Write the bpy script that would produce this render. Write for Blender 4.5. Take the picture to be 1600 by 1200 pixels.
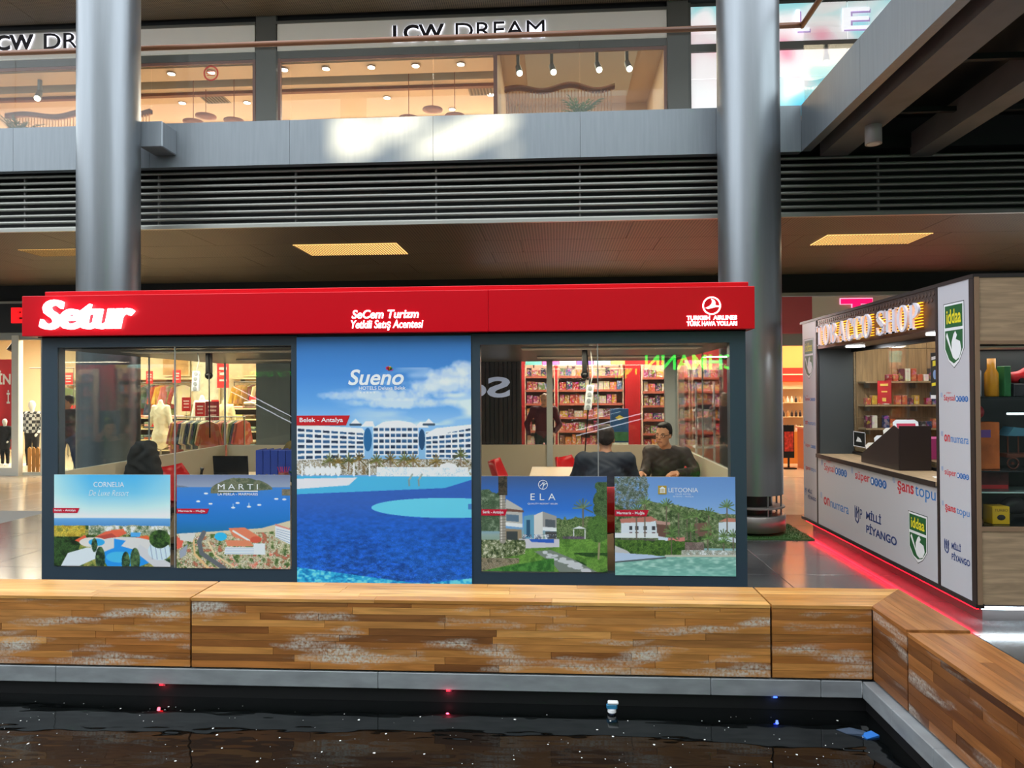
import bpy, math, random
import numpy as np
from mathutils import Vector, Matrix
for _o in list(bpy.data.objects): bpy.data.objects.remove(_o)
SC = bpy.context.scene
COL = SC.collection
R = math.radians
PI = math.pi
random.seed(7)
rng = np.random.default_rng(7)

# ---------------------------------------------------------------- camera
cam = bpy.data.cameras.new('camera')
cam.sensor_fit = 'HORIZONTAL'; cam.sensor_width = 36.0
cam.lens = 36.0 * 1130.0 / 1600.0
cam.clip_end = 300
camo = bpy.data.objects.new('camera', cam); COL.objects.link(camo)
camo.matrix_world = Matrix.Translation((0, 0, 1.8)) @ Matrix.Rotation(R(3.5), 4, 'Z') @ Matrix.Rotation(R(90.6), 4, 'X') @ Matrix.Rotation(R(-0.3), 4, 'Z')
SC.camera = camo

# ---------------------------------------------------------------- sky, sun, exposure
w = bpy.data.worlds.new('sky'); SC.world = w; w.use_nodes = True
bg = w.node_tree.nodes['Background']
bg.inputs['Color'].default_value = (0.86, 0.93, 1.0, 1); bg.inputs['Strength'].default_value = 3.5
sun = bpy.data.lights.new('sun', 'SUN'); sun.energy = 4.2; sun.angle = R(0.9); sun.color = (1.0, 0.84, 0.56)
suno = bpy.data.objects.new('sun', sun); COL.objects.link(suno)
SUN_DIR = Vector((0.16, 1.0, -0.29)).normalized()          # travelling towards the upper gallery
suno.rotation_euler = SUN_DIR.to_track_quat('-Z', 'Y').to_euler()
suno.location = (0, -20, 18)
vs = SC.view_settings
vs.view_transform = 'Standard'; vs.look = 'None'; vs.gamma = 1.0; vs.exposure = 0.0; vs.use_curve_mapping = False

def area_light(name, loc, size, power, color, rot=(0, 0, 0)):
    l = bpy.data.lights.new(name, 'AREA'); l.shape = 'RECTANGLE'; l.size = size[0]; l.size_y = size[1]
    l.energy = power; l.color = color
    o = bpy.data.objects.new(name, l); COL.objects.link(o); o.location = loc; o.rotation_euler = rot
    return o
def point_light(name, loc, power, color, r=0.03):
    l = bpy.data.lights.new(name, 'POINT'); l.energy = power; l.color = color; l.shadow_soft_size = r
    o = bpy.data.objects.new(name, l); COL.objects.link(o); o.location = loc
    return o

# ---------------------------------------------------------------- materials
def lin(c):
    return tuple(((v/255.0)/12.92 if v/255.0 <= 0.04045 else ((v/255.0+0.055)/1.055)**2.4) for v in c)
MATS = {}
def M(name, rgb=(128,128,128), rough=0.5, metal=0.0, emit=0.0, noise=None, bump=None, rnd=0.0, spec=0.5, ergb=None, coat=0.0, stretch=(1,1,1), trans=0.0):
    """principled material; rgb in display values; noise=(scale, amount) mottles the colour, rnd varies it per object"""
    if name in MATS: return MATS[name]
    m = bpy.data.materials.new(name); m.use_nodes = True; MATS[name] = m
    nt = m.node_tree; nd = nt.nodes; ln = nt.links
    b = nd['Principled BSDF']
    c = lin(rgb)
    b.inputs['Base Color'].default_value = (*c, 1)
    b.inputs['Roughness'].default_value = rough; b.inputs['Metallic'].default_value = metal
    b.inputs['Specular IOR Level'].default_value = spec
    b.inputs['Coat Weight'].default_value = coat
    if trans: b.inputs['Transmission Weight'].default_value = trans
    if emit:
        b.inputs['Emission Color'].default_value = (*lin(ergb or rgb), 1); b.inputs['Emission Strength'].default_value = emit
    src = None
    if noise or bump:
        tc = nd.new('ShaderNodeTexCoord'); mp = nd.new('ShaderNodeMapping'); mp.inputs['Scale'].default_value = stretch
        ln.new(tc.outputs['Object'], mp.inputs['Vector'])
    if noise:
        n = nd.new('ShaderNodeTexNoise'); n.inputs['Scale'].default_value = noise[0]; n.inputs['Detail'].default_value = 5
        ln.new(mp.outputs[0], n.inputs['Vector'])
        mr = nd.new('ShaderNodeMapRange'); mr.inputs['From Min'].default_value = 0.3; mr.inputs['From Max'].default_value = 0.7
        mr.inputs['To Min'].default_value = 1-noise[1]; mr.inputs['To Max'].default_value = 1+noise[1]
        ln.new(n.outputs['Fac'], mr.inputs['Value']); src = mr.outputs[0]
    if rnd:
        oi = nd.new('ShaderNodeObjectInfo')
        mr2 = nd.new('ShaderNodeMapRange'); mr2.inputs['To Min'].default_value = 1-rnd; mr2.inputs['To Max'].default_value = 1+rnd
        ln.new(oi.outputs['Random'], mr2.inputs['Value'])
        if src is not None:
            mu = nd.new('ShaderNodeMath'); mu.operation = 'MULTIPLY'; ln.new(src, mu.inputs[0]); ln.new(mr2.outputs[0], mu.inputs[1]); src = mu.outputs[0]
        else: src = mr2.outputs[0]
    if src is not None:
        vm = nd.new('ShaderNodeVectorMath'); vm.operation = 'SCALE'; vm.inputs[0].default_value = c
        ln.new(src, vm.inputs['Scale']); ln.new(vm.outputs[0], b.inputs['Base Color'])
    if bump:
        n2 = nd.new('ShaderNodeTexNoise'); n2.inputs['Scale'].default_value = bump[0]; n2.inputs['Detail'].default_value = 4
        ln.new(mp.outputs[0], n2.inputs['Vector'])
        bp = nd.new('ShaderNodeBump'); bp.inputs['Strength'].default_value = bump[1]; bp.inputs['Distance'].default_value = 0.02
        ln.new(n2.outputs['Fac'], bp.inputs['Height']); ln.new(bp.outputs[0], b.inputs['Normal'])
    return m
def palette_mat(name, cols, rough=0.5, noise=None, emit=0.0):
    """each object takes one colour of the list by its random number, with a finer printed mottling"""
    if name in MATS: return MATS[name]
    m = M(name, (128,128,128), rough); nt = m.node_tree; nd = nt.nodes; ln = nt.links; b = nd['Principled BSDF']
    oi = nd.new('ShaderNodeObjectInfo'); cr = nd.new('ShaderNodeValToRGB'); cr.color_ramp.interpolation = 'CONSTANT'
    el = cr.color_ramp.elements
    while len(el) < len(cols): el.new(0.5)
    for i, c in enumerate(cols):
        el[i].position = i/len(cols); el[i].color = (*lin(c), 1)
    ln.new(oi.outputs['Random'], cr.inputs[0]); out = cr.outputs[0]
    if noise:
        tc = nd.new('ShaderNodeTexCoord'); vo = nd.new('ShaderNodeTexVoronoi'); vo.inputs['Scale'].default_value = noise[0]
        ad = nd.new('ShaderNodeVectorMath'); ad.operation = 'ADD'
        cx = nd.new('ShaderNodeCombineXYZ'); mu = nd.new('ShaderNodeMath'); mu.operation = 'MULTIPLY'; mu.inputs[1].default_value = 37
        ln.new(oi.outputs['Random'], mu.inputs[0]); ln.new(mu.outputs[0], cx.inputs[0]); ln.new(mu.outputs[0], cx.inputs[1])
        ln.new(tc.outputs['Object'], ad.inputs[0]); ln.new(cx.outputs[0], ad.inputs[1]); ln.new(ad.outputs[0], vo.inputs['Vector'])
        mx = nd.new('ShaderNodeMix'); mx.data_type = 'RGBA'; mx.blend_type = 'MIX'
        mr = nd.new('ShaderNodeMath'); mr.operation = 'GREATER_THAN'; mr.inputs[1].default_value = 0.55
        sx = nd.new('ShaderNodeSeparateColor'); ln.new(vo.outputs['Color'], sx.inputs[0]); ln.new(sx.outputs[0], mr.inputs[0])
        m2 = nd.new('ShaderNodeMath'); m2.operation = 'MULTIPLY'; m2.inputs[1].default_value = noise[1]; ln.new(mr.outputs[0], m2.inputs[0])
        ln.new(m2.outputs[0], mx.inputs['Factor']); ln.new(out, mx.inputs['A']); ln.new(vo.outputs['Color'], mx.inputs['B']); out = mx.outputs['Result']
    ln.new(out, b.inputs['Base Color'])
    return m
def glass_mat(name, tint=(0.93,0.96,0.95), strength=1.0):
    """thin clear pane: see-through with a Fresnel mirror reflection"""
    if name in MATS: return MATS[name]
    m = bpy.data.materials.new(name); m.use_nodes = True; MATS[name] = m
    nt = m.node_tree; nd = nt.nodes; ln = nt.links; nd.remove(nd['Principled BSDF'])
    t = nd.new('ShaderNodeBsdfTransparent'); t.inputs[0].default_value = (*tint, 1)
    g = nd.new('ShaderNodeBsdfGlossy'); g.inputs['Roughness'].default_value = 0.0
    fr = nd.new('ShaderNodeFresnel'); fr.inputs['IOR'].default_value = 1.45
    ge = nd.new('ShaderNodeNewGeometry'); mi = nd.new('ShaderNodeMapRange')       # same reflectance from either face of the pane
    mi.inputs['To Min'].default_value = 1.45; mi.inputs['To Max'].default_value = 1/1.45
    ln.new(ge.outputs['Backfacing'], mi.inputs['Value']); ln.new(mi.outputs[0], fr.inputs['IOR'])
    mu = nd.new('ShaderNodeMath'); mu.operation = 'MULTIPLY'; mu.inputs[1].default_value = strength; mu.use_clamp = True
    mx = nd.new('ShaderNodeMixShader')
    ln.new(fr.outputs[0], mu.inputs[0]); ln.new(mu.outputs[0], mx.inputs[0]); ln.new(t.outputs[0], mx.inputs[1]); ln.new(g.outputs[0], mx.inputs[2])
    ln.new(mx.outputs[0], nd['Material Output'].inputs[0])
    return m
def emit_mat(name, rgb, strength): return M(name, rgb, 0.5, emit=strength)

# ---------------------------------------------------------------- mesh building
class MB:
    def __init__(s): s.v = []; s.f = []; s.sm = []
    def add(s, vs, fs, smooth=False):
        b = len(s.v); s.v += [tuple(map(float, p)) for p in vs]; s.f += [tuple(i+b for i in f) for f in fs]; s.sm += [smooth]*len(fs); return s
    def box(s, x0, x1, y0, y1, z0, z1, c=0.0):
        if c <= 0:
            return s.add([(x0,y0,z0),(x1,y0,z0),(x1,y1,z0),(x0,y1,z0),(x0,y0,z1),(x1,y0,z1),(x1,y1,z1),(x0,y1,z1)],
                  [(0,3,2,1),(4,5,6,7),(0,1,5,4),(1,2,6,5),(2,3,7,6),(3,0,4,7)])
        # chamfered box: 24 verts
        vs = []; idx = {}
        for sx in (0,1):
            for sy in (0,1):
                for sz in (0,1):
                    X = (x0,x1)[sx]; Y = (y0,y1)[sy]; Z = (z0,z1)[sz]
                    dx = c if sx == 0 else -c; dy = c if sy == 0 else -c; dz = c if sz == 0 else -c
                    for a, p in enumerate(((X,Y+dy,Z+dz),(X+dx,Y,Z+dz),(X+dx,Y+dy,Z))):
                        idx[(sx,sy,sz,a)] = len(vs); vs.append(p)
        I = lambda *k: idx[k]
        fs = []
        for k in (0,1):
            q = [I(k,0,0,0),I(k,1,0,0),I(k,1,1,0),I(k,0,1,0)]; fs.append(tuple(q if k else q[::-1]))
            q = [I(0,k,0,1),I(1,k,0,1),I(1,k,1,1),I(0,k,1,1)]; fs.append(tuple(q[::-1] if k else q))
            q = [I(0,0,k,2),I(1,0,k,2),I(1,1,k,2),I(0,1,k,2)]; fs.append(tuple(q if k else q[::-1]))
        for a in (0,1):
            for b in (0,1):
                fs.append((I(0,a,b,1),I(1,a,b,1),I(1,a,b,2),I(0,a,b,2)))
                fs.append((I(a,0,b,0),I(a,1,b,0),I(a,1,b,2),I(a,0,b,2)))
                fs.append((I(a,b,0,0),I(a,b,1,0),I(a,b,1,1),I(a,b,0,1)))
                for d in (0,1): fs.append((I(a,b,d,0),I(a,b,d,1),I(a,b,d,2)))
        return s.add(vs, fs)
    def cyl(s, p0, p1, r0, r1=None, n=16, caps=True, smooth=True):
        r1 = r0 if r1 is None else r1
        p0 = Vector(p0); p1 = Vector(p1); d = (p1-p0).normalized()
        a = d.orthogonal().normalized(); b = d.cross(a)
        vs = []
        for p, r in ((p0,r0),(p1,r1)):
            for i in range(n):
                t = 2*PI*i/n; vs.append(p + (a*math.cos(t)+b*math.sin(t))*r)
        s.add(vs, [(i,(i+1)%n,n+(i+1)%n,n+i) for i in range(n)], smooth)
        if caps:
            s.add(vs[:n], [tuple(range(n))[::-1]]); s.add(vs[n:], [tuple(range(n))])
        return s
    def tube(s, pts, r, n=8, smooth=True):
        pts = [Vector(p) for p in pts]; rr = r if isinstance(r, (list,tuple)) else [r]*len(pts)
        vs = []; up = None
        for i, p in enumerate(pts):
            d = (pts[min(i+1,len(pts)-1)]-pts[max(i-1,0)]).normalized()
            a = d.orthogonal().normalized() if up is None else (up - d*up.dot(d)).normalized()
            up = a; b = d.cross(a)
            for k in range(n):
                t = 2*PI*k/n; vs.append(p+(a*math.cos(t)+b*math.sin(t))*rr[i])
        fs = [(i*n+k, i*n+(k+1)%n, (i+1)*n+(k+1)%n, (i+1)*n+k) for i in range(len(pts)-1) for k in range(n)]
        fs2 = [tuple(range(n))[::-1], tuple((len(pts)-1)*n+k for k in range(n))]
        s.add(vs, fs, smooth); b0 = len(s.v)-len(vs)
        s.f += [tuple(i+b0 for i in f) for f in fs2]; s.sm += [False]*2
        return s
    def lathe(s, prof, c=(0,0,0), n=24, smooth=True, sx=1, sy=1):
        vs = [(c[0]+r*math.cos(2*PI*k/n)*sx, c[1]+r*math.sin(2*PI*k/n)*sy, c[2]+z) for r, z in prof for k in range(n)]
        fs = [(i*n+k, i*n+(k+1)%n, (i+1)*n+(k+1)%n, (i+1)*n+k) for i in range(len(prof)-1) for k in range(n)]
        s.add(vs, fs, smooth); b0 = len(s.v)-len(vs)
        s.f += [tuple(b0+k for k in range(n))[::-1], tuple(b0+(len(prof)-1)*n+k for k in range(n))]; s.sm += [False]*2
        return s
    def prism(s, poly, O, U, V, depth, smooth=False):
        """polygon in the plane O + u*U + v*V, thickened by depth along U x V"""
        O = Vector(O); U = Vector(U); V = Vector(V); N = U.cross(V).normalized()*depth
        n = len(poly); a = [O+U*p[0]+V*p[1] for p in poly]
        s.add(a+[p+N for p in a], [tuple(range(n))[::-1], tuple(range(n,2*n))]); b = len(s.v)-2*n
        s.f += [(b+i, b+(i+1)%n, b+n+(i+1)%n, b+n+i) for i in range(n)]; s.sm += [smooth]*n
        return s
    def ball(s, c, r, n=12, m=8, sc=(1,1,1)):
        vs = [(c[0],c[1],c[2]-r*sc[2])]
        for j in range(1, m):
            t = PI*j/m
            for k in range(n):
                vs.append((c[0]+r*sc[0]*math.sin(t)*math.cos(2*PI*k/n), c[1]+r*sc[1]*math.sin(t)*math.sin(2*PI*k/n), c[2]-r*sc[2]*math.cos(t)))
        vs.append((c[0],c[1],c[2]+r*sc[2])); L = len(vs)-1
        fs = [(0,1+(k+1)%n,1+k) for k in range(n)]
        for j in range(m-2): fs += [(1+j*n+k,1+j*n+(k+1)%n,1+(j+1)*n+(k+1)%n,1+(j+1)*n+k) for k in range(n)]
        fs += [(L,1+(m-2)*n+k,1+(m-2)*n+(k+1)%n) for k in range(n)]
        return s.add(vs, fs, True)
    def mesh(s, name, off=(0,0,0)):
        me = bpy.data.meshes.new(name)
        me.from_pydata([(p[0]-off[0],p[1]-off[1],p[2]-off[2]) for p in s.v], [], s.f)
        me.polygons.foreach_set('use_smooth', s.sm); me.update()
        return me
ORG = {}
def org(o): return ORG.get(o.name, (0.0,0.0,0.0)) if o is not None else (0.0,0.0,0.0)
def link(name, me, mat=None, parent=None):
    o = bpy.data.objects.new(name, me); COL.objects.link(o)
    if mat is not None:
        o.data.materials.clear(); o.data.materials.append(mat)
    if parent is not None: o.parent = parent; ORG[o.name] = org(parent)
    return o
def part(name, mb, mat, parent, label=None):
    """mesh given in world coordinates, stored relative to the thing it belongs to"""
    o = link(name, mb.mesh(name, org(parent)), mat, parent)
    if label: o['label'] = label
    return o
def thing(name, label, cat, loc, group=None, rz=0.0):
    o = bpy.data.objects.new(name, None); COL.objects.link(o); o.location = loc; o.empty_display_size = 0.1
    o.rotation_euler = (0,0,rz)
    ORG[o.name] = tuple(loc) if rz == 0 else tuple(loc)
    tag(o, label, cat, group); return o
def tag(o, label, cat, group=None):
    o['label'] = label; o['category'] = cat
    if group: o['group'] = group
    return o
def solo(name, mb, mat, label, cat, group=None, base=None):
    """a thing that is one mesh; its origin goes to the middle of its base"""
    if base is None:
        a = np.array(mb.v); base = ((a[:,0].min()+a[:,0].max())/2, (a[:,1].min()+a[:,1].max())/2, a[:,2].min())
    o = link(name, mb.mesh(name, base), mat); o.location = base; ORG[o.name] = tuple(base)
    return tag(o, label, cat, group)
def struct(name, mb, mat, parent=None):
    o = link(name, mb.mesh(name, org(parent)), mat, parent)
    if parent is None: o['kind'] = 'structure'
    return o
def structure_root(name, loc=(0,0,0)):
    o = bpy.data.objects.new(name, None); COL.objects.link(o); o.location = loc; ORG[o.name] = tuple(loc); o['kind'] = 'structure'; o.empty_display_size = .1
    return o
def dup(o, loc=None, rz=None, parent=None, mats=None):
    c = o.copy(); COL.objects.link(c); c.parent = parent
    if loc is not None: c.location = loc
    if rz is not None: c.rotation_euler = (0,0,rz)
    if parent is None and loc is not None: ORG[c.name] = tuple(loc)
    for ch in list(o.children):
        d = ch.copy(); COL.objects.link(d); d.parent = c
        for g in list(ch.children):
            e = g.copy(); COL.objects.link(e); e.parent = d
    return c
# ---------------------------------------------------------------- lettering
XZ = ((1,0,0),(0,0,1))            # faces the camera side (-Y)
def text_geo(body, extrude=0.0, bold=0.0, shear=0.0, spacing=1.0):
    c = bpy.data.curves.new('t', 'FONT'); c.body = body; c.size = 1; c.extrude = extrude; c.offset = bold; c.shear = shear
    c.space_character = spacing; c.resolution_u = 4
    o = bpy.data.objects.new('t', c); COL.objects.link(o)
    dg = bpy.context.evaluated_depsgraph_get(); me = bpy.data.meshes.new_from_object(o.evaluated_get(dg))
    v = np.array([tuple(p.co) for p in me.vertices]); f = [tuple(p.vertices) for p in me.polygons]
    bpy.data.objects.remove(o); bpy.data.curves.remove(c); bpy.data.meshes.remove(me)
    return v, f
def place_text(v, O, U, V, box, depth):
    """fit outline v into box=(u0,u1,v0,v1) of the plane; extrusion becomes depth along U x V"""
    v = v.copy(); mn = v.min(0); mx = v.max(0)
    u = box[0]+(v[:,0]-mn[0])/max(mx[0]-mn[0],1e-6)*(box[1]-box[0])
    t = box[2]+(v[:,1]-mn[1])/max(mx[1]-mn[1],1e-6)*(box[3]-box[2])
    zr = mx[2]-mn[2]; n = (v[:,2]-mn[2])/zr*depth if zr > 1e-6 else np.full(len(v), depth)
    O = np.array(O, float); U = np.array(U, float); V = np.array(V, float); N = np.cross(U, V)
    return O + u[:,None]*U + t[:,None]*V + n[:,None]*N
def lettering(body, O, UV, box, mat, parent, depth=0.002, bold=0.0, shear=0.0, spacing=1.0, name='lettering', split=False, mirror=False):
    v, f = text_geo(body, 0.1 if depth > 0.004 else 0.0, bold, shear, spacing)
    if mirror: v[:,0] *= -1; f = [q[::-1] for q in f]
    p = place_text(v, O, UV[0], UV[1], box, depth)
    if not split:
        mb = MB(); mb.add(p, f); return part(name, mb, mat, parent)
    lab = list(range(len(v)))
    def find(a):
        while lab[a] != a: lab[a] = lab[lab[a]]; a = lab[a]
        return a
    for q in f:
        for k in q[1:]: lab[find(k)] = find(q[0])
    # front, back and side walls of one glyph share a bounding interval: merge by overlap in u
    comp = {}
    for i in range(len(v)): comp.setdefault(find(i), []).append(i)
    its = sorted((v[ix,0].min(), v[ix,0].max(), ix) for ix in comp.values())
    groups = []
    for a, b, ix in its:
        if groups and a < groups[-1][1]-0.5*min(b-a, groups[-1][1]-groups[-1][0]): groups[-1][1] = max(b, groups[-1][1]); groups[-1][2] += ix
        else: groups.append([a, b, list(ix)])
    for a, b, ix in groups:
        st = set(ix); mp = {i: k for k, i in enumerate(ix)}; mb = MB()
        mb.add([p[i] for i in ix], [tuple(mp[k] for k in q) for q in f if q[0] in st]); part(name, mb, mat, parent)
# ================================================================ SETTING
m_dark_tile = M('dark stone tile', (74,76,78), 0.16, noise=(3.0,0.35), rnd=0.18, bump=(60,0.02))
m_light_tile = M('cream stone tile', (196,176,150), 0.14, noise=(2.0,0.08), rnd=0.05)
m_joint = M('tile joint', (112,112,110), 0.8)
m_steel = M('brushed steel cladding', (132,137,141), 0.36, 0.85, noise=(2.0,0.06), stretch=(6,6,0.4))
m_fascia = M('satin aluminium fascia', (132,139,144), 0.42, 0.45, noise=(3,0.06), stretch=(8,8,0.5))
m_louvre = M('aluminium louvre tube', (158,158,150), 0.36, 0.5)
m_black = M('black paint', (10,10,11), 0.6)
m_soot = M('dark void paint', (22,22,24), 0.7)
m_beam = M('dark grey beam paint', (116,114,112), 0.55, noise=(3,0.1))
m_rail = M('brown handrail', (128,84,58), 0.3)
m_glass = glass_mat('clear pane', (.95,.97,.96), .6)
m_glass_k = glass_mat('kiosk pane', (0.90,0.93,0.92), 1.0)
m_plaster = M('warm store plaster', (226,200,172), 0.8)
m_greywall = M('grey wall paint', (120,122,124), 0.7, noise=(1.2,0.05))

def perforated(name, rgb, hole, scale, rough=0.55):
    """sheet metal with a fine regular grid of dark holes"""
    m = M(name, rgb, rough, 0.2); nt = m.node_tree; nd = nt.nodes; ln = nt.links; b = nd['Principled BSDF']
    tc = nd.new('ShaderNodeTexCoord'); mp = nd.new('ShaderNodeMapping'); mp.inputs['Scale'].default_value = (scale, scale, scale)
    ln.new(tc.outputs['Object'], mp.inputs['Vector'])
    sp = nd.new('ShaderNodeSeparateXYZ'); ln.new(mp.outputs[0], sp.inputs[0])
    ds = []
    for k in (0, 1):
        fr = nd.new('ShaderNodeMath'); fr.operation = 'FRACT'; ln.new(sp.outputs[k], fr.inputs[0])
        sb = nd.new('ShaderNodeMath'); sb.operation = 'SUBTRACT'; sb.inputs[1].default_value = 0.5; ln.new(fr.outputs[0], sb.inputs[0])
        pw = nd.new('ShaderNodeMath'); pw.operation = 'POWER'; pw.inputs[1].default_value = 2; ln.new(sb.outputs[0], pw.inputs[0]); ds.append(pw)
    ad = nd.new('ShaderNodeMath'); ln.new(ds[0].outputs[0], ad.inputs[0]); ln.new(ds[1].outputs[0], ad.inputs[1])
    lt = nd.new('ShaderNodeMath'); lt.operation = 'LESS_THAN'; lt.inputs[1].default_value = 0.11; ln.new(ad.outputs[0], lt.inputs[0])
    mx = nd.new('ShaderNodeMix'); mx.data_type = 'RGBA'; mx.inputs['A'].default_value = (*lin(rgb),1); mx.inputs['B'].default_value = (*lin(hole),1)
    ln.new(lt.outputs[0], mx.inputs['Factor']); ln.new(mx.outputs['Result'], b.inputs['Base Color'])
    return m
m_perf = perforated('perforated bronze ceiling sheet', (100,91,76), (16,14,12), 22.0)

# ---- floor: dark stone tiles round the kiosks, cream tiles on the walkway
floor = structure_root('floor')
struct('screed', MB().box(-16,14, 10.7,15.3, -0.03,-0.006).box(-16,14, 4.62,10.7, -0.03,-0.006).box(1.95,14,-2,4.62,-0.03,-0.006), m_joint, floor)
tile_me = {}
def tile(x0,x1,y0,y1,mat,nm):
    k = (round(x1-x0,3), round(y1-y0,3), nm)
    if k not in tile_me:
        mb = MB().box(0,x1-x0-0.006,0,y1-y0-0.006,-0.02,0,0.0015); tile_me[k] = mb.mesh(nm); tile_me[k].materials.append(mat)
    o = bpy.data.objects.new(nm, tile_me[k]); COL.objects.link(o); o.location = (x0+.003,y0+.003,0); o.parent = floor
T = 0.9
for i in range(-9, 9):
    for j in range(7):
        x0 = 0.35+i*T; y0 = 4.62+j*T*0.965
        y1 = y0+T*0.965
        tile(x0,x0+T,y0,y1,m_dark_tile,'floor_tile')
for i in range(3, 9):
    for j in range(4):
        x0 = 0.35+i*T
        if x0 < 2.2: tile(2.0, 0.35+3*T if i < 3 else x0+T, 4.62-(j+1)*T, 4.62-j*T, m_dark_tile, 'floor_tile')
        else: tile(x0,x0+T,4.62-(j+1)*T,4.62-j*T,m_dark_tile,'floor_tile')
tile(1.95,3.05,3.72,4.62,m_dark_tile,'floor_tile'); tile(1.95,3.05,2.82,3.72,m_dark_tile,'floor_tile')
for i in range(-11, 8):
    for j in range(4):
        tile(-1+i*1.2,-1+(i+1)*1.2,10.71+j*1.15,10.71+(j+1)*1.15,m_light_tile,'walkway_tile')

# ---- pool basin, rim, water
m_pool = M('black pool tile', (20,21,22), 0.35, noise=(1.5,0.4))
struct('pool_basin', MB().box(-16,1.98,.6,4.95,-0.75,-0.7).box(-16,2.0,4.9,4.95,-0.7,-0.14).box(1.93,2.0,.6,4.95,-0.7,-0.14).box(-16,2.0,.6,.7,-.7,0), m_pool)
struct('rim_shade_skirt', MB().box(-16,1.9,4.615,4.64,-.7,-.0965).box(1.9,1.93,.7,4.64,-.7,-.0965), m_black)  # black skirt: the shade under the rim overhang is put into its colour
m_water = M('dark pool water', (8,10,10), 0.03, bump=(1.0,0.5), spec=0.5, stretch=(0.5,1.4,1))
MATS['dark pool water'].node_tree.nodes['Bump'].inputs['Distance'].default_value = 0.06
wv = MB().add([(-16,.7,-0.185),(1.95,.7,-0.185),(1.95,4.92,-0.185),(-16,4.92,-0.185)], [(0,1,2,3)])
wat = link('pool_water', wv.mesh('pool_water'), m_water); tag(wat, 'dark still water filling the pool below the wooden benches', 'water'); wat['kind'] = 'stuff'
m_rim = M('grey stone pool rim', (140,144,146), 0.42, 0.1, noise=(5,0.18), stretch=(1,1,3))
rim = structure_root('trim_1')
xr = [-9.3,-7.3,-5.3,-3.3,-1.15,0.95,1.62,1.868]
for a, b in zip(xr[:-1], xr[1:]): struct('rim_slab', MB().box(a+.001,b-.001,4.585,4.95,-0.096,0.008,0.004), m_rim, rim)
yr = [4.585,4.2,3.75,3.3,2.6,1.9,1.0]
for a, b in zip(yr[:-1], yr[1:]): struct('rim_slab', MB().box(1.868,2.2,b+.001,a-.001,-0.096,0.008,0.004), m_rim, rim)

# ---- round steel columns
def column(x, y, label, detail):
    t = structure_root('column', (x,y,0))
    z0 = 0.50 if detail else 0.0
    mb = MB().cyl((x,y,z0),(x,y,5.03),0.385,n=64,caps=True).cyl((x,y,5.03),(x,y,14),0.385,n=64)
    struct('column_shell', mb, m_steel, t)
    if detail:
        struct('column_core', MB().cyl((x,y,0.045),(x,y,0.52),0.25,n=40), M('dark column core', (40,38,38), .35, .5), t)
        struct('column_ring', MB().cyl((x,y,0.335),(x,y,0.352),0.40,n=48), m_beam, t)
        struct('column_base', MB().lathe([(0.39,0.045),(0.41,0.055),(0.41,0.235),(0.39,0.25)], (x,y,0), 56), M('column base metal', (128,126,124), .4, .6), t)
        for k in range(8):
            a = k*PI/4+0.3
            struct('column_rod', MB().cyl((x+.36*math.cos(a),y+.36*math.sin(a),.24),(x+.36*math.cos(a),y+.36*math.sin(a),.51),.012,n=8), m_steel, t)
    # bracket tying the column to the gallery edge
    if not detail: struct('column_bracket', MB().box(x+0.30,x+0.62,9.62,10.0,5.20,5.56,0.012), m_fascia, t)
    return t
column(-6.02, 9.4, 'left', False)
column(2.475, 9.4, 'right', True)
mat_mb = MB()
gx, gy = 2.50, 9.40
m_turf = M('artificial grass', (44,92,40), 0.9, noise=(90,0.5))
mat_mb.box(gx-.55,gx+.58,gy-.52,gy+.5,0.0,0.012)
gm = solo('grass_mat', mat_mb, m_turf, 'square of green artificial grass under the right steel column', 'mat')
r2 = random.Random(3); tuft = MB()
for k in range(2600):
    x = gx-.55+1.13*r2.random(); y = gy-.52+1.02*r2.random(); h = .012+.016*r2.random(); a = r2.random()*6.28
    if math.hypot(x-2.475,y-9.4) < .42: continue
    dx = .004*math.cos(a); dy = .004*math.sin(a)
    tuft.add([(x-dx,y-dy,.012),(x+dx,y+dy,.012),(x+dy*2,y-dx*2,.012+h)], [(0,1,2)])
to = part('grass_blades', tuft, m_turf, gm); to['kind'] = 'stuff'

# ---- upper gallery edge: fascia, louvres, bronze ceiling
fas = structure_root('wall_gallery_edge')
xs = [-16,-11.9,-9.8,-7.85,-5.8,-3.75,-1.7,0.35,2.2,3.34]
for a, b in zip(xs[:-1], xs[1:]): struct('fascia_panel', MB().box(a+.002,b-.002,10.0,10.12,5.035,5.665), m_fascia, fas)
ys = [10.0,8.1,6.2,4.3,2.4,0.5,-1.4]
for a, b in zip(ys[:-1], ys[1:]): struct('fascia_panel', MB().box(3.34,3.46,b+.002,a-.002,5.035,5.665), m_fascia, fas)
struct('floor_gallery', MB().box(-16,14,10.12,19.5,5.1,5.5), m_soot)
struct('floor_gallery_right', MB().box(3.46,14,-1.4,10.12,5.55,5.65), m_soot)
lou = structure_root('wall_louvre')
for k in range(9):
    z = 5.005-k*0.0965
    rr = 0.023 if k < 8 else 0.03
    mb = MB()
    for a, b in ((-16,-3.7),(-3.7,4.5),(4.5,14)): mb.cyl((a,10.2,z),(b,10.2,z),rr,n=12)
    struct('louvre_tube', mb, m_louvre, lou)
for k in range(-6,6):
    x = -3.75+2.05*k
    struct('louvre_bracket', MB().box(x-.012,x+.012,10.23,10.27,4.22,5.03), m_beam, lou)
struct('louvre_backing', MB().box(-16,14,10.75,10.8,4.3,5.1), m_black, lou)
sof = structure_root('ceiling')
sy = [10.22,11.42,12.42,13.4,14.4,15.3]; 
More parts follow.
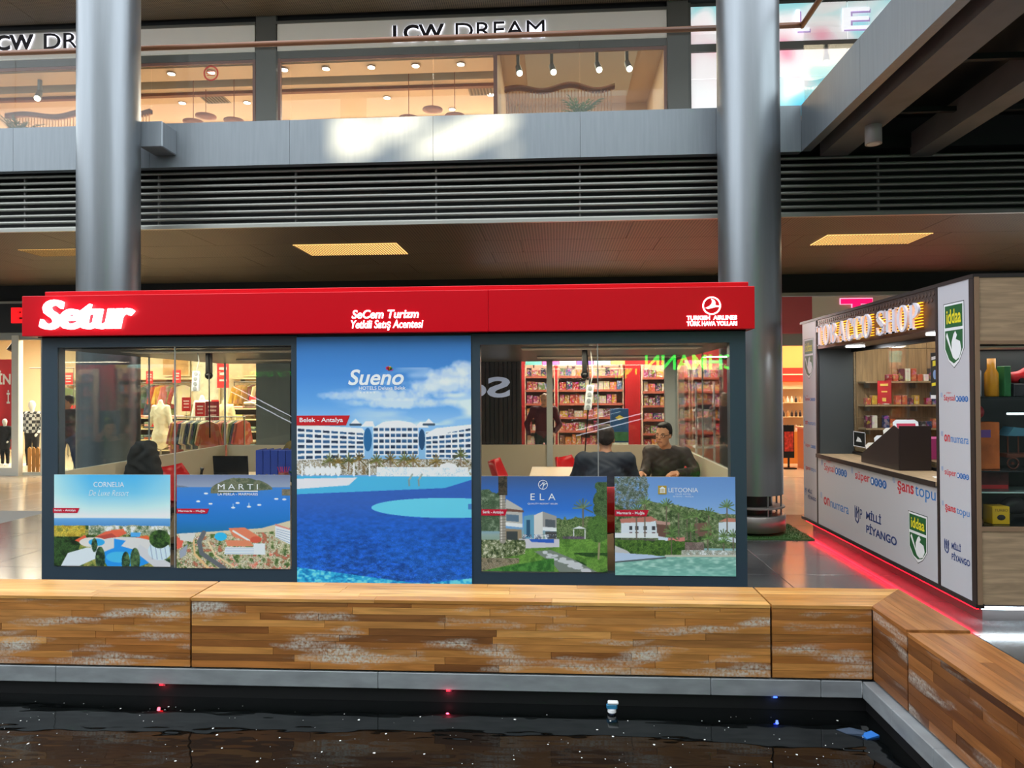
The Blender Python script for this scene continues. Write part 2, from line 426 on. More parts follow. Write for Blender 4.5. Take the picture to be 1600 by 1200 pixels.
for j in range(5):
    for i in range(11):
        x0 = -14.3+i*2.2+(0.55 if j % 2 else 0)
        struct('ceiling_panel', MB().box(x0+.004,x0+2.196,sy[j]+.004,sy[j+1]-.004,4.2,4.212), m_perf, sof)
struct('ceiling_backing', MB().box(-16,14,10.2,15.3,4.24,4.26), m_black, sof)
struct('ceiling_edge_strip', MB().box(-16,14,10.17,10.22,4.19,4.235), m_louvre, sof)
m_lamp = emit_mat('warm ceiling light', (255,206,124), 1.35)
m_lampdim = emit_mat('dim warm ceiling light', (220,180,110), 0.7)
def slot_light(x0,x1,y0,y1,label,mat,pw):
    t = thing('ceiling_light', label, 'ceiling light', ((x0+x1)/2,(y0+y1)/2,4.18))
    part('diffuser', MB().box(x0,x1,y0,y1,4.188,4.197), mat, t)
    bars = MB()
    n = int((x1-x0)/0.045)
    for k in range(n): bars.box(x0+(k+.36)*(x1-x0)/n, x0+(k+.64)*(x1-x0)/n, y0,y1,4.180,4.187)
    g = part('grille', bars, M('bronze grille', (120,96,60), .5, .3), t)
    if pw: area_light('ceiling_lamp', ((x0+x1)/2,(y0+y1)/2,4.17), (x1-x0,y1-y0), pw, (1,.82,.55))
slot_light(-4.25,-2.55,11.46,12.36,'glowing slotted ceiling light above the poster of the blue pool', m_lamp, 4)
slot_light(4.2,5.78,11.43,12.2,'glowing slotted ceiling light above the tobacco kiosk', m_lamp, 6)
slot_light(-8.9,-7.4,11.45,12.0,'faint slotted ceiling light left of the left column', m_lampdim, 2)

# ---- underside of the right-hand gallery
void = structure_root('ceiling_right')
struct('void_ceiling', MB().box(3.46,14,-1.4,10.2,5.5,5.54), m_black, void)
struct('ceiling_beam', MB().box(3.62,3.99,-1.4,10.1,5.0,5.32), m_beam, void)
struct('ceiling_beam', MB().box(4.84,5.12,-1.4,10.15,4.98,5.3), m_beam, void)
for y in (9.0,7.6,6.3):
    struct('cross_member', MB().box(3.99,4.84,y,y+.06,5.16,5.22).box(5.12,12,y,y+.06,5.16,5.22), m_soot, void)
for y in (9.3,8.3,7.4,6.6): struct('fixing_clip', MB().box(3.46,3.62,y,y+.05,5.2,5.22), m_louvre, void)
t = thing('cylinder_downlight','pale grey cylinder downlight under the dark right-hand gallery','downlight',(3.86,9.0,4.78))
part('lamp_body', MB().lathe([(.095,0.0),(.095,.34)], (3.86,9.0,4.78), 28), M('pale lamp metal', (170,166,162), .5, .2), t)
part('lamp_lens', MB().lathe([(.07,-0.004),(.07,.004)], (3.86,9.0,4.78), 24), M('frosted lens', (225,225,222), .3), t)

# ---- glass balustrade of the gallery
bal = thing('glass_balustrade', 'long glass balustrade with brown handrail along the upper gallery', 'railing', (-3,10.05,5.66))
for k in range(-5,4):
    x = -3.75+2.05*(k-1)
    x1 = min(x+2.05, 3.33)
    if x1 > x: part('glass_pane', MB().box(x+.006,x1-.006,10.04,10.052,5.6,6.70), m_glass, bal)
for a,b in ((9.99,8.0),(8.0,6.0),(6.0,4.0),(4.0,2.0)): part('glass_pane', MB().box(3.375,3.387,b+.006,a-.006,5.6,6.70), m_glass, bal)
part('handrail', MB().tube([(-16,10.03,6.775),(3.36,10.03,6.775)],0.038,12).tube([(3.38,10.06,6.775),(3.38,-1.4,6.775)],0.038,12), m_rail, bal)
part('base_channel', MB().box(-16,3.34,10.02,10.075,5.6,5.672).box(3.35,3.41,-1.4,10.0,5.6,5.672), m_fascia, bal)

# ---- upper gallery: ceiling and shopfronts
up = structure_root('ceiling_upper')
for j in range(4):
    for i in range(12):
        struct('ceiling_panel', MB().box(-13.5+i*2.2+.004,-13.5+(i+1)*2.2-.004,11+j*1.05+.004,11+(j+1)*1.05-.004,9.95,9.962), m_perf, up)
struct('upper_roof_slab', MB().box(-16,16,10.9,24,10.0,10.3), m_soot, up)
m_pier = M('grey pier cladding', (92,92,88), 0.5, 0.2)
m_signband = M('pale sign band', (226,222,214), 0.6)
struct('wall_upper_pier', MB().box(-6.46,-6.02,15.25,15.6,5.5,10.0), m_pier)
struct('wall_upper_pier', MB().box(2.37,2.80,15.25,15.6,5.5,10.0), m_pier)
struct('wall_upper_shade_bulkhead', MB().box(-16,2.8,15.35,15.5,9.72,10.0), m_black)  # black paints in the dark where the soffit fades into shade
struct('wall_upper_party_wall', MB().box(2.45,2.7,15.6,20,5.5,10), m_plaster)
struct('wall_upper_party_wall', MB().box(-14.2,-14,15.6,20,5.5,10), m_plaster)
struct('wall_upper_shop_back_wall', MB().box(-14,2.5,19.4,19.5,5.5,10), m_plaster)
struct('wall_upper_shop_floor', MB().box(-14,14,10.12,19.5,5.5,5.52), m_light_tile)
struct('wall_upper_shop_ceiling', MB().box(-14,-1.26,15.5,16.15,9.02,9.06).box(-14,-1.26,16.85,19.4,9.0,9.06).box(-1.26,2.45,15.5,19.4,9.5,9.54), m_plaster)
struct('wall_upper_inner_partition', MB().box(-1.30,-1.24,15.6,19.4,5.5,9.5), m_plaster)
struct('wall_upper_ceiling_trough', MB().box(-14,-1.3,16.15,16.5,9.2,9.24), M('dark trough', (66,58,48), .7))
struct('wall_upper_ceiling_trough_lip', MB().box(-14,-1.3,16.5,16.72,9.0,9.2), m_plaster)
struct('wall_upper_brown_beam', MB().box(-14,-1.3,16.72,16.85,8.93,9.06), M('brown beam', (128,74,48), .6))
m_frame_pink = M('rose brown shop frame', (128,88,78), .5)
def upper_unit(x0, x1, label, letters, ubox):
    t = thing('shop_sign', label, 'shop sign', ((x0+x1)/2,15.3,9.1))
    part('sign_band', MB().box(x0,x1,15.28,15.42,9.22,9.80), m_signband, t)
    part('sign_cap', MB().box(x0-.03,x1+.03,15.24,15.42,9.80,9.85), m_pier, t)
    ml = M('dark sign letter', (34,30,36), .4); mh = emit_mat('white letter halo', (235,238,255), 2.2)
    a, b, c, d = ubox
    w1 = (b-a)*0.34
    for bx, tx, bo in (((a,a+w1,c,d),'LCW',0.028),((a+w1*1.22,b,c,d),'DREAM',0.0)):
        lettering(tx, (0,15.262,0), XZ, (bx[0]-.012,bx[1]+.012,bx[2]-.012,bx[3]+.012), mh, t, depth=0.006, bold=bo+.012, name='letter_glow', split=True)
        lettering(tx, (0,15.25,0), XZ, bx, ml, t, depth=0.02, bold=bo, name='letter', split=True)
    f = structure_root('window_upper', ((x0+x1)/2,15.3,5.5))
    struct('frame_head', MB().box(x0,x1,15.3,15.36,9.06,9.22), m_pier, f)
    struct('frame_trim', MB().box(x0+.02,x1-.02,15.32,15.37,9.0,9.07), m_frame_pink, f)
    for x in (x0, x1-.06): struct('frame_jamb', MB().box(x,x+.06,15.3,15.37,5.5,9.06), m_frame_pink, f)
    return f
f2 = upper_unit(-6.0, 2.36, 'pale backlit shop sign right of centre on the upper floor', 'LCW DREAM', (-3.45,-0.2,9.33,9.66))
f1 = upper_unit(-13.9, -6.5, 'pale backlit shop sign cut off by the left edge, upper floor', 'LCW DREAM', (-12.6,-9.35,9.42,9.76))
for a,b in ((-5.94,-1.28),): struct('shop_pane', MB().box(a,b,15.33,15.342,5.6,9.0), m_glass, f2)
struct('door_post', MB().box(-1.30,-1.22,15.32,15.40,5.5,9.0), m_frame_pink, f2)
struct('shop_pane', MB().box(-1.2,2.28,15.33,15.342,5.6,9.0), m_glass, f2)
struct('shop_pane', MB().box(-13.84,-9.7,15.33,15.342,5.6,9.0), m_glass, f1); struct('shop_pane', MB().box(-9.6,-6.58,15.33,15.342,5.6,9.0), m_glass, f1)
area_light('upper_store_lamp', (-4,18.95,8.95), (5,.6), 300, (1,.90,.80))
area_light('upper_store_lamp', (0.6,17.5,9.44), (2.5,2.5), 60, (1,.82,.58))
area_light('upper_store_lamp', (-10,18.95,8.95), (6,.6), 330, (1,.90,.80))
m_dl = emit_mat('downlight lens', (255,244,225), 9.0)
m_dlring = M('downlight ring', (150,120,95), .4, .4)
dl = None
DLL = ['%s recessed downlight right of the dark upper pier, front row' % w_ for w_ in ('first','second','third','fourth','fifth')]+['recessed downlight in the back row, left of the disc lamps','recessed downlight in the back row beside the store door post','low recessed downlight among the disc lamps','recessed downlight nearest the dark upper pier on its left','recessed downlight behind the round red sticker','back row downlight just right of the left column','back row downlight left of the dark upper pier','recessed downlight hidden beside the left column']
for k,(x,y) in enumerate([(-6.0,15.68),(-5.06,15.7),(-4.04,15.7),(-3.05,15.7),(-2.05,15.7),(-4.08,17.36),(-1.54,17.36),(-2.6,18.2),(-7.67,15.69),(-8.6,15.7),(-9.2,17.3),(-7.6,17.4),(-10.6,15.7)]):
    if dl is None:
        dl = thing('recessed_downlight','small bright recessed downlight in the upper store ceiling','downlight',(x,y,8.99),'recessed downlights of the upper store')
        part('ring', MB().lathe([(.10,-0.012),(.10,0.0)], (x,y,8.995), 20), m_dlring, dl)
        part('lens', MB().lathe([(.078,-0.02),(.078,-.012)], (x,y,8.995), 20), m_dl, dl)
    else: c = dup(dl, (x,y,8.99))
    (dl if k == 0 else c)['label'] = DLL[k]
# ---- the rest of the atrium: far side wall with an added sun slot, side walls
m_far = M('far atrium wall', (176,176,172), 0.7, noise=(0.6,0.1))
wb = structure_root('wall_back')
struct('shopfront_zone', MB().box(-18,18,-14.3,-14,0,6.5), M('dark far shopfronts', (46,46,48), .6), wb)
struct('wall_panel', MB().box(-18,18,-14.3,-14,6.5,12.1).box(-18,18,-14.3,-14,12.75,19).box(-18,-7.0,-14.3,-14,12.1,12.75).box(-4.4,18,-14.3,-14,12.1,12.75), m_far, wb)  # unseen slot left in the wall to shape the sun patch
br = MB()
for x in (-6.7,-5.3): br.prism([(0,0),(.5,0),(1.9,.65),(1.4,.65)], (x,-14.1,12.1), (1,0,0), (0,0,1), .1)
br.prism([(0,0),(.12,0),(-.4,.65),(-.52,.65)], (-6.1,-14.1,12.1), (1,0,0), (0,0,1), .1)
struct('sun_slot_brace', br, m_beam, wb)  # braces added across the slot to streak the sun patch
struct('wall_left', MB().box(-18.3,-18,-14,24,0,8), m_far)
struct('wall_right', MB().box(18,18.3,-14,24,0,8), m_far)
struct('floor_far_side', MB().box(-18,18,-14,-2,-0.05,0).box(-18,2.0,-2,.6,-0.05,0).box(14,18,-2,15.3,-.05,0).box(-18,-16,.6,15.3,-.05,0), M('far dark floor', (80,80,80), .2))
# shopfronts across the atrium (their glow shows only as reflections)
t = thing('shop_sign', 'green lit shop sign across the atrium, seen mirrored in the kiosk glass', 'shop sign', (4.8,-13.9,2.6))
part('sign_board', MB().box(1.5,9.4,-13.98,-13.9,2.2,3.6), m_black, t)
lettering('DEICHMANN', (0,-13.9,0), ((-1,0,0),(0,0,1)), (-7.6,-3.2,2.55,3.1), emit_mat('green sign glow', (40,255,70), 14), t, depth=.02, bold=.02, name='letter', split=True)

m_hr = emit_mat('white led handrail', (236,242,255), 7)
for x0,z0,x1,z1,l in ((-9.4,1.84,-7.2,.72,'lit escalator handrail across the atrium, mirrored in the left kiosk window'),(.55,.55,2.4,1.02,'lit escalator handrail across the atrium, mirrored in the right kiosk window')):
    t = thing('escalator_handrail', l, 'handrail', ((x0+x1)/2,-8,0))
    for d in (0,.16): part('led_tube', MB().tube([(x0,-8-d,z0+d*.9),(x1,-8-d,z1+d*.9)],.016,8), m_hr, t)
    for x,z in ((x0,z0),(x1,z1)): part('post', MB().cyl((x,-8.08,0),(x,-8.08,z),.02,n=8), m_steel, t)
# ---- bright fashion shop on the upper floor, right of the pier
t = thing('shop_display', 'bright shop display of white, cyan and pink panels on the upper floor', 'display', (6.5,15.3,5.5))
m_disp = M('display print', (240,240,245), .5); nt = m_disp.node_tree; nd = nt.nodes; ln = nt.links; b = nd['Principled BSDF']
tc = nd.new('ShaderNodeTexCoord'); mp = nd.new('ShaderNodeMapping'); mp.inputs['Scale'].default_value = (.55,.55,.55); mp.inputs['Location'].default_value = (3.1,0,1.3)
n = nd.new('ShaderNodeTexNoise'); n.inputs['Scale'].default_value = .9; n.inputs['Detail'].default_value = 1.0; n.inputs['Distortion'].default_value = 1.2
cr = nd.new('ShaderNodeValToRGB'); e = cr.color_ramp.elements; e[0].position = .30; e[0].color = (*lin((90,200,225)),1); e[1].position = .72; e[1].color = (*lin((250,170,190)),1)
for p, c in ((.42,(170,230,236)),(.50,(250,250,252)),(.62,(252,240,244))):
    q = e.new(p); q.color = (*lin(c),1)
ln.new(tc.outputs['Object'], mp.inputs[0]); ln.new(mp.outputs[0], n.inputs['Vector']); ln.new(n.outputs['Fac'], cr.inputs[0]); ln.new(cr.outputs[0], b.inputs['Base Color']); ln.new(cr.outputs[0], b.inputs['Emission Color']); b.inputs['Emission Strength'].default_value = 0.6
for i in range(5):
    x0 = 2.87+i*1.62
    for z0, z1 in ((7.55,8.35),(8.37,8.92),(9.1,9.9)): part('display_panel', MB().box(x0,x0+1.60,15.40,15.44,z0,z1), m_disp, t)
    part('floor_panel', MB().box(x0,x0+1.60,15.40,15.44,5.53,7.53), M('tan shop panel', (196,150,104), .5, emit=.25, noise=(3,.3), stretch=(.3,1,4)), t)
part('display_head', MB().box(2.87,11,15.36,15.44,8.93,9.09), m_pier, t)
part('display_jamb', MB().box(2.81,2.865,15.3,15.44,5.53,9.95), m_pier, t)
mwl = emit_mat('white outlined letter', (244,242,250), 1.0); mol = emit_mat('violet letter shadow', (176,150,200), .5)
for tx, bx in (('L',(5.05,5.32)),('E',(6.0,6.55)),('C',(6.75,7.3))):
    lettering(tx, (0,15.39,0), XZ, (bx[0]+.03,bx[1]+.03,9.27,9.72), mol, t, depth=.006, bold=.02, name='letter_shadow')
    lettering(tx, (0,15.38,0), XZ, (bx[0],bx[1],9.30,9.75), mwl, t, depth=.02, bold=.01, name='letter')
struct('wall_upper_display', MB().box(2.8,14,15.45,15.6,5.5,10.0), m_pier)

# ---- track spotlights, wavy screen, plants and lamps in the upper store
m_spot = M('grey spotlight metal', (120,126,126), .4, .3)
sp = thing('track_spotlight','grey track spotlight behind the shop window','spotlight',(-0.9,16.0,8.6))
def spot(x, z, label, yaw=0):
    t = thing('track_spotlight', label, 'spotlight', (x,15.85,z+.38))
    part('stem', MB().box(x-.035,x+.035,15.81,15.89,z+.12,z+.42,0.008).cyl((x,15.85,z+.4),(x,15.85,z+.7),.008,n=6), m_spot, t)
    part('lamp_head', MB().cyl((x,15.85,z+.14),(x+.04+yaw,15.72,z-.06),.06,.075,n=18), m_spot, t)
    part('lens', MB().cyl((x+.041+yaw,15.715,z-.063),(x+.045+yaw,15.70,z-.075),.062,n=18), m_dl, t)
bpy.data.objects.remove(sp)
for x, z, l in ((-0.80,8.82,'leftmost of the four grey spotlights right of the store door post'),(-0.06,8.82,'second grey spotlight from the store door post'),(0.93,8.84,'third grey spotlight from the store door post'),(1.58,8.84,'grey spotlight nearest the right pier of the upper store'),(-11.8,8.60,'grey spotlight left of the left column on the upper floor')): spot(x, z, l)
def wavy(x0, x1, z, label):
    t = thing('wavy_screen', label, 'screen', ((x0+x1)/2,16.6,5.52))
    n = 40; pts = []
    for k in range(n+1):
        u = k/n; pts.append((x0+(x1-x0)*u, 16.6+.05*math.sin(u*9), z+.055*math.sin(u*13)))
    top = MB()
    for k in range(n):
        a, b2 = pts[k], pts[k+1]
        top.add([(a[0],a[1]-.06,a[2]),(b2[0],b2[1]-.06,b2[2]),(b2[0],b2[1]+.06,b2[2]),(a[0],a[1]+.06,a[2]),(a[0],a[1]-.06,a[2]+.10),(b2[0],b2[1]-.06,b2[2]+.10),(b2[0],b2[1]+.06,b2[2]+.10),(a[0],a[1]+.06,a[2]+.10)],[(0,3,2,1),(4,5,6,7),(0,1,5,4),(2,3,7,6)], True)
    part('wavy_rail', top, M('brown beam',), t)
    m_rod = M('copper rod', (196,140,84), .4, .3)
    rod = None
    for k in range(int((x1-x0)/0.075)):
        x = x0+.04+k*.075
        if rod is None: rod = part('rod', MB().cyl((x,16.6,5.52),(x,16.6,z),.012,n=6), m_rod, t); rx0 = x
        else:
            c = rod.copy(); COL.objects.link(c); c.parent = t; c.location = (x-rx0,0,0)
wavy(-1.15, 1.38, 8.72, 'copper rod screen with a wavy brown top rail behind the upper store window')
wavy(-13.2, -9.6, 8.45, 'copper rod screen with wavy rail in the upper store left of the column')
m_leaf = M('palm leaf green', (92,128,52), .55, rnd=.2)
m_leafd = M('dark palm leaf green', (58,84,44), .55)
def fern(name, x, y, z, label, h, n=14, seed=1, mt=None):
    t = thing(name, label, 'plant', (x,y,5.52)); rr = random.Random(seed)
    part('pot', MB().lathe([(.16,0),(.22,.02),(.26,z-5.52-.12),(.24,z-5.52-.1)], (x,y,5.52), 20), M('plant pot', (90,84,78), .6), t)
    for k in range(n):
        a = rr.random()*6.28; L = h*(.55+.5*rr.random()); lean = .35+.65*rr.random()
        mb = MB(); P = []
        for i in range(7):
            u = i/6; P.append(Vector((x+math.cos(a)*L*lean*u, y+math.sin(a)*L*lean*u*.5, z-.1+L*(u-.42*u*u*lean))))
        side = Vector((-math.sin(a), math.cos(a), 0))
        for i in range(1,7):
            wv_ = L*.22*(1-(i/6.6)**2)+.02; d = (P[i]-P[i-1])
            for s_ in (-1,1): 
                tip = P[i]+side*s_*wv_+d*.9+Vector((0,0,-.04)); mb.add([P[i-1],P[i-1]+d*.55,tip],[(0,1,2)])
        mb.tube([tuple(p) for p in P], [.008]*6+[.003], 5)
        part('frond', mb, mt or m_leaf, t)
fern('potted_palm', 0.55, 15.85, 7.86, 'green potted palm at the foot of the upper store window', .66, 22, 4)
fern('potted_palm', -12.3, 15.85, 7.78, 'green potted palm by the far left upper store window', .8, 20, 9, m_leafd)
m_disc = M('terracotta disc', (150,84,52), .5)
def disc_lamp(x, y, z, r, label):
    t = thing('pendant_disc', label, 'pendant lamp', (x,y,z))
    part('disc', MB().lathe([(r*.5,-.03),(r,-.012),(r,.012),(r*.4,.05)], (x,y,z), 28), m_disc, t)
    part('cord', MB().cyl((x,y,z+.04),(x,y,9.21 if 16.15 < y < 16.5 else (9.02 if y > 16.5 else 9.03)),.008,n=6), m_disc, t)
for x,y,z,r,l in ((-2.83,16.6,8.36,.235,'highest of the three terracotta disc lamps left of the store door post'),(-3.33,16.3,8.06,.23,'left low terracotta disc lamp beside the store door post'),(-2.27,16.3,8.08,.23,'right low terracotta disc lamp beside the store door post'),(-8.25,16.6,8.36,.24,'highest of the terracotta disc lamps beside the left column'),(-8.35,16.2,8.08,.23,'low terracotta disc lamp nearest the left column'),(-7.43,16.3,8.12,.23,'low terracotta disc lamp left of the dark upper pier')): disc_lamp(x,y,z,r,l)
def vent(x,y,label):
    t = thing('ceiling_vent', label, 'vent', (x,y,8.98)); mb = MB()
    part('vent_frame', MB().box(x-.3,x+.3,y-.3,y+.3,8.985,8.997), M('vent grey', (150,130,108), .6), t)
    for k in range(7): part('slat', MB().box(x-.26+k*.08,x-.22+k*.08,y-.26,y+.26,8.972,8.985), M('vent slat', (84,70,58), .6), t)
vent(-1.75,17.1,'square ceiling vent beside the store door post'); vent(-8.3,17.1,'square ceiling vent right of the left column')
t = thing('window_sticker','round red sticker on the upper shop window right of the left column','sticker',(-7.50,15.32,8.62))
ring = MB(); n = 40
for k in range(n):
    a = 2*PI*k/n; b2 = 2*PI*(k+1)/n
    ring.add([(-7.50+math.cos(a)*.17,15.322,8.80+math.sin(a)*.17),(-7.50+math.cos(b2)*.17,15.322,8.80+math.sin(b2)*.17),(-7.50+math.cos(b2)*.135,15.322,8.80+math.sin(b2)*.135),(-7.50+math.cos(a)*.135,15.322,8.80+math.sin(a)*.135)],[(0,3,2,1)])
m_redst = M('red sticker print', (222,60,40), .5)
part('sticker_ring', ring, m_redst, t); part('sticker_bars', MB().box(-7.60,-7.40,15.318,15.321,8.83,8.85).box(-7.61,-7.39,15.318,15.321,8.79,8.805).box(-7.59,-7.41,15.318,15.321,8.75,8.765), m_redst, t)
# ================================================================ WOODEN BENCHES ROUND THE POOL
def wood_mat(name, cols, axis, wear, rough=0.35, gscale=1.0):
    m = M(name, (150,100,50), rough); nt = m.node_tree; nd = nt.nodes; ln = nt.links; b = nd['Principled BSDF']
    oi = nd.new('ShaderNodeObjectInfo'); cr = nd.new('ShaderNodeValToRGB'); e = cr.color_ramp.elements
    while len(e) < len(cols): e.new(.5)
    for i, c in enumerate(cols): e[i].position = i/(len(cols)-1); e[i].color = (*lin(c),1)
    ln.new(oi.outputs['Random'], cr.inputs[0])
    tc = nd.new('ShaderNodeTexCoord'); mp = nd.new('ShaderNodeMapping')
    st = {'x':(1.2,14,14),'y':(14,1.2,14),'z':(14,14,1.2)}[axis]
    mp.inputs['Scale'].default_value = tuple(s*gscale for s in st)
    cx = nd.new('ShaderNodeCombineXYZ'); mu = nd.new('ShaderNodeMath'); mu.operation = 'MULTIPLY'; mu.inputs[1].default_value = 53
    ln.new(oi.outputs['Random'], mu.inputs[0])
    for k in range(3): ln.new(mu.outputs[0], cx.inputs[k])
    ln.new(cx.outputs[0], mp.inputs['Location']); ln.new(tc.outputs['Object'], mp.inputs['Vector'])
    n = nd.new('ShaderNodeTexNoise'); n.inputs['Scale'].default_value = 2.4; n.inputs['Detail'].default_value = 6; n.inputs['Distortion'].default_value = .6
    ln.new(mp.outputs[0], n.inputs['Vector'])
    mr = nd.new('ShaderNodeMapRange'); mr.inputs['From Min'].default_value = .3; mr.inputs['From Max'].default_value = .7; mr.inputs['To Min'].default_value = .72; mr.inputs['To Max'].default_value = 1.22
    ln.new(n.outputs['Fac'], mr.inputs[0])
    vm = nd.new('ShaderNodeVectorMath'); vm.operation = 'SCALE'; ln.new(cr.outputs[0], vm.inputs[0]); ln.new(mr.outputs[0], vm.inputs['Scale']); out = vm.outputs[0]
    if wear:
        # rubbed, whitened finish: long streaky patches broken up by fine scratches
        mp2 = nd.new('ShaderNodeMapping'); mp2.inputs['Scale'].default_value = {'x':(1.1,5,7),'y':(5,1.1,7)}[axis]; ln.new(tc.outputs['Object'], mp2.inputs['Vector'])
        n1 = nd.new('ShaderNodeTexNoise'); n1.inputs['Scale'].default_value = 1.5; n1.inputs['Detail'].default_value = 3; ln.new(mp2.outputs[0], n1.inputs['Vector'])
        n3 = nd.new('ShaderNodeTexNoise'); n3.inputs['Scale'].default_value = 70; n3.inputs['Detail'].default_value = 3; ln.new(tc.outputs['Object'], n3.inputs['Vector'])
        a = nd.new('ShaderNodeMapRange'); a.inputs['From Min'].default_value = wear[0]; a.inputs['From Max'].default_value = wear[0]+.13; ln.new(n1.outputs['Fac'], a.inputs[0])
        c2 = nd.new('ShaderNodeMapRange'); c2.inputs['From Min'].default_value = .30; c2.inputs['From Max'].default_value = .62; ln.new(n3.outputs['Fac'], c2.inputs[0])
        m3 = nd.new('ShaderNodeMath'); m3.operation = 'MULTIPLY'; ln.new(a.outputs[0], m3.inputs[0]); ln.new(c2.outputs[0], m3.inputs[1])
        m4 = nd.new('ShaderNodeMath'); m4.operation = 'MULTIPLY'; m4.inputs[1].default_value = wear[1]; ln.new(m3.outputs[0], m4.inputs[0])
        mx = nd.new('ShaderNodeMix'); mx.data_type = 'RGBA'; mx.inputs['B'].default_value = (*lin((206,202,190)),1); ln.new(m4.outputs[0], mx.inputs['Factor']); ln.new(out, mx.inputs['A']); out = mx.outputs['Result']
    ln.new(out, b.inputs['Base Color'])
    return m
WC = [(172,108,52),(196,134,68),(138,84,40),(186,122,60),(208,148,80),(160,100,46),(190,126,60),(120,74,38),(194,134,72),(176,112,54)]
WC_SHADE = [(106,62,30),(138,84,42),(80,46,24),(118,72,36),(150,94,48),(92,54,28),(128,78,38)]  # darker copy of the wood: this side's shade is put into the colour
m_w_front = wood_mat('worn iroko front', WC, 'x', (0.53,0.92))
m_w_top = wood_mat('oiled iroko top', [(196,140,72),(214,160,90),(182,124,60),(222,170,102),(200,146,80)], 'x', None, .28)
m_w_side = wood_mat('worn iroko shaded side', WC_SHADE, 'y', (0.54,0.6))
m_w_sidetop = wood_mat('oiled iroko shaded side top', [(164,108,58),(148,92,48),(178,122,68),(128,78,40)], 'y', None, .25)  # top darkened likewise, with shade put into the wood colour
m_core = M('bench core board', (70,46,24), .7)
rb = random.Random(11)
def runs(a, b, lo, hi, r):
    out = []; x = a
    while x < b-1e-4:
        L = lo+(hi-lo)*r.random(); e = x+L
        if b-e < lo*.6: e = b
        out.append((x, e)); x = e
    return out
def clip_poly(poly, a, b, c):       # keep a*x+b*y <= c
    out = []
    for i in range(len(poly)):
        p = poly[i]; q = poly[(i+1) % len(poly)]; dp = a*p[0]+b*p[1]-c; dq = a*q[0]+b*q[1]-c
        if dp <= 0: out.append(p)
        if dp*dq < 0: t = dp/(dp-dq); out.append((p[0]+(q[0]-p[0])*t, p[1]+(q[1]-p[1])*t))
    return out
def bench_x(x0, x1, label, mitre=False):
    t = thing('wooden_bench', label, 'bench', ((x0+x1)/2,4.78,0.008), 'wooden benches round the pool')
    core = [(x0+.004,4.604),(x1-.004,4.604),(x1-.004 if not mitre else x1+.28,4.965),(x0+.004,4.965)]
    part('core', MB().prism(core, (0,0,.012), (1,0,0), (0,1,0), .438), m_core, t)
    rows = 10; h = .444/rows
    for r in range(rows):
        for a, b in runs(x0+.003, x1-.003, .35, 1.1, rb):
            a2 = a+.0012; b2 = b-.0012; d = rb.random()*.0022
            part('plank', MB().box(max(a2,x0+.003),b2,4.585-d*.5,4.606,.022+r*h+.0007,.022+(r+1)*h-.0007), m_w_front, t)
    rows = 5; h = (4.985-4.58)/rows
    xe = x1 + (.42 if mitre else 0)
    for r in range(rows):
        for a, b in runs(x0+.003, xe-.003, .5, 1.3, rb):
            poly = [(a+.001,4.58+r*h+.0006),(b-.001,4.58+r*h+.0006),(b-.001,4.58+(r+1)*h-.0006),(a+.001,4.58+(r+1)*h-.0006)]
            if mitre: poly = clip_poly(poly, 1, -.847, 1.927-.847*4.58)
            if len(poly) > 2: part('plank', MB().prism(poly, (0,0,.45+rb.random()*.0012), (1,0,0), (0,1,0), .02), m_w_top, t)
    return t
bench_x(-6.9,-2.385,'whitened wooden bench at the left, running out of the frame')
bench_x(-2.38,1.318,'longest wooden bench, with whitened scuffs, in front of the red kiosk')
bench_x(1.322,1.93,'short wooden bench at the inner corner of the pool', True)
def bench_y(y0, y1, z, label, mitre=False):
    t = thing('wooden_bench', label, 'bench', (2.1,(y0+y1)/2,0.008), 'wooden benches round the pool')
    core = [(1.95,y0+.004),(2.25,y0+.004),(2.25,y1-.004 if not mitre else 4.90),(1.95,y1-.004)]
    part('core', MB().prism(core, (0,0,.012), (1,0,0), (0,1,0), z-.032), m_core, t)
    rows = 8; h = (z-.026)/rows
    for r in range(rows):
        for a, b in runs(y0+.003, y1-.003, .25, .8, rb):
            part('plank', MB().box(1.93-rb.random()*.001,1.952,a+.0012,b-.0012,.022+r*h+.0007,.022+(r+1)*h-.0007), m_w_side, t)
    rows = 5; x0 = 1.925; h = (2.27-x0)/rows; ye = y1+(.42 if mitre else 0)
    for r in range(rows):
        for a, b in runs(y0+.003, ye-.003, .4, 1.1, rb):
            poly = [(x0+r*h+.0006,a+.001),(x0+(r+1)*h-.0006,a+.001),(x0+(r+1)*h-.0006,b-.001),(x0+r*h+.0006,b-.001)]
            if mitre: poly = clip_poly(poly, -1.181, 1, 4.58-1.181*1.928)
            if mitre: poly = clip_poly(poly, 0, 1, 4.985)
            if len(poly) > 2: part('plank', MB().prism(poly, (0,0,z-.02+rb.random()*.0012), (1,0,0), (0,1,0), .02), m_w_sidetop, t)
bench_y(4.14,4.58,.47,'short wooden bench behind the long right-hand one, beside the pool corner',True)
bench_y(1.2,4.135,.458,'shade-darkened wooden bench at the right, running towards the viewer')
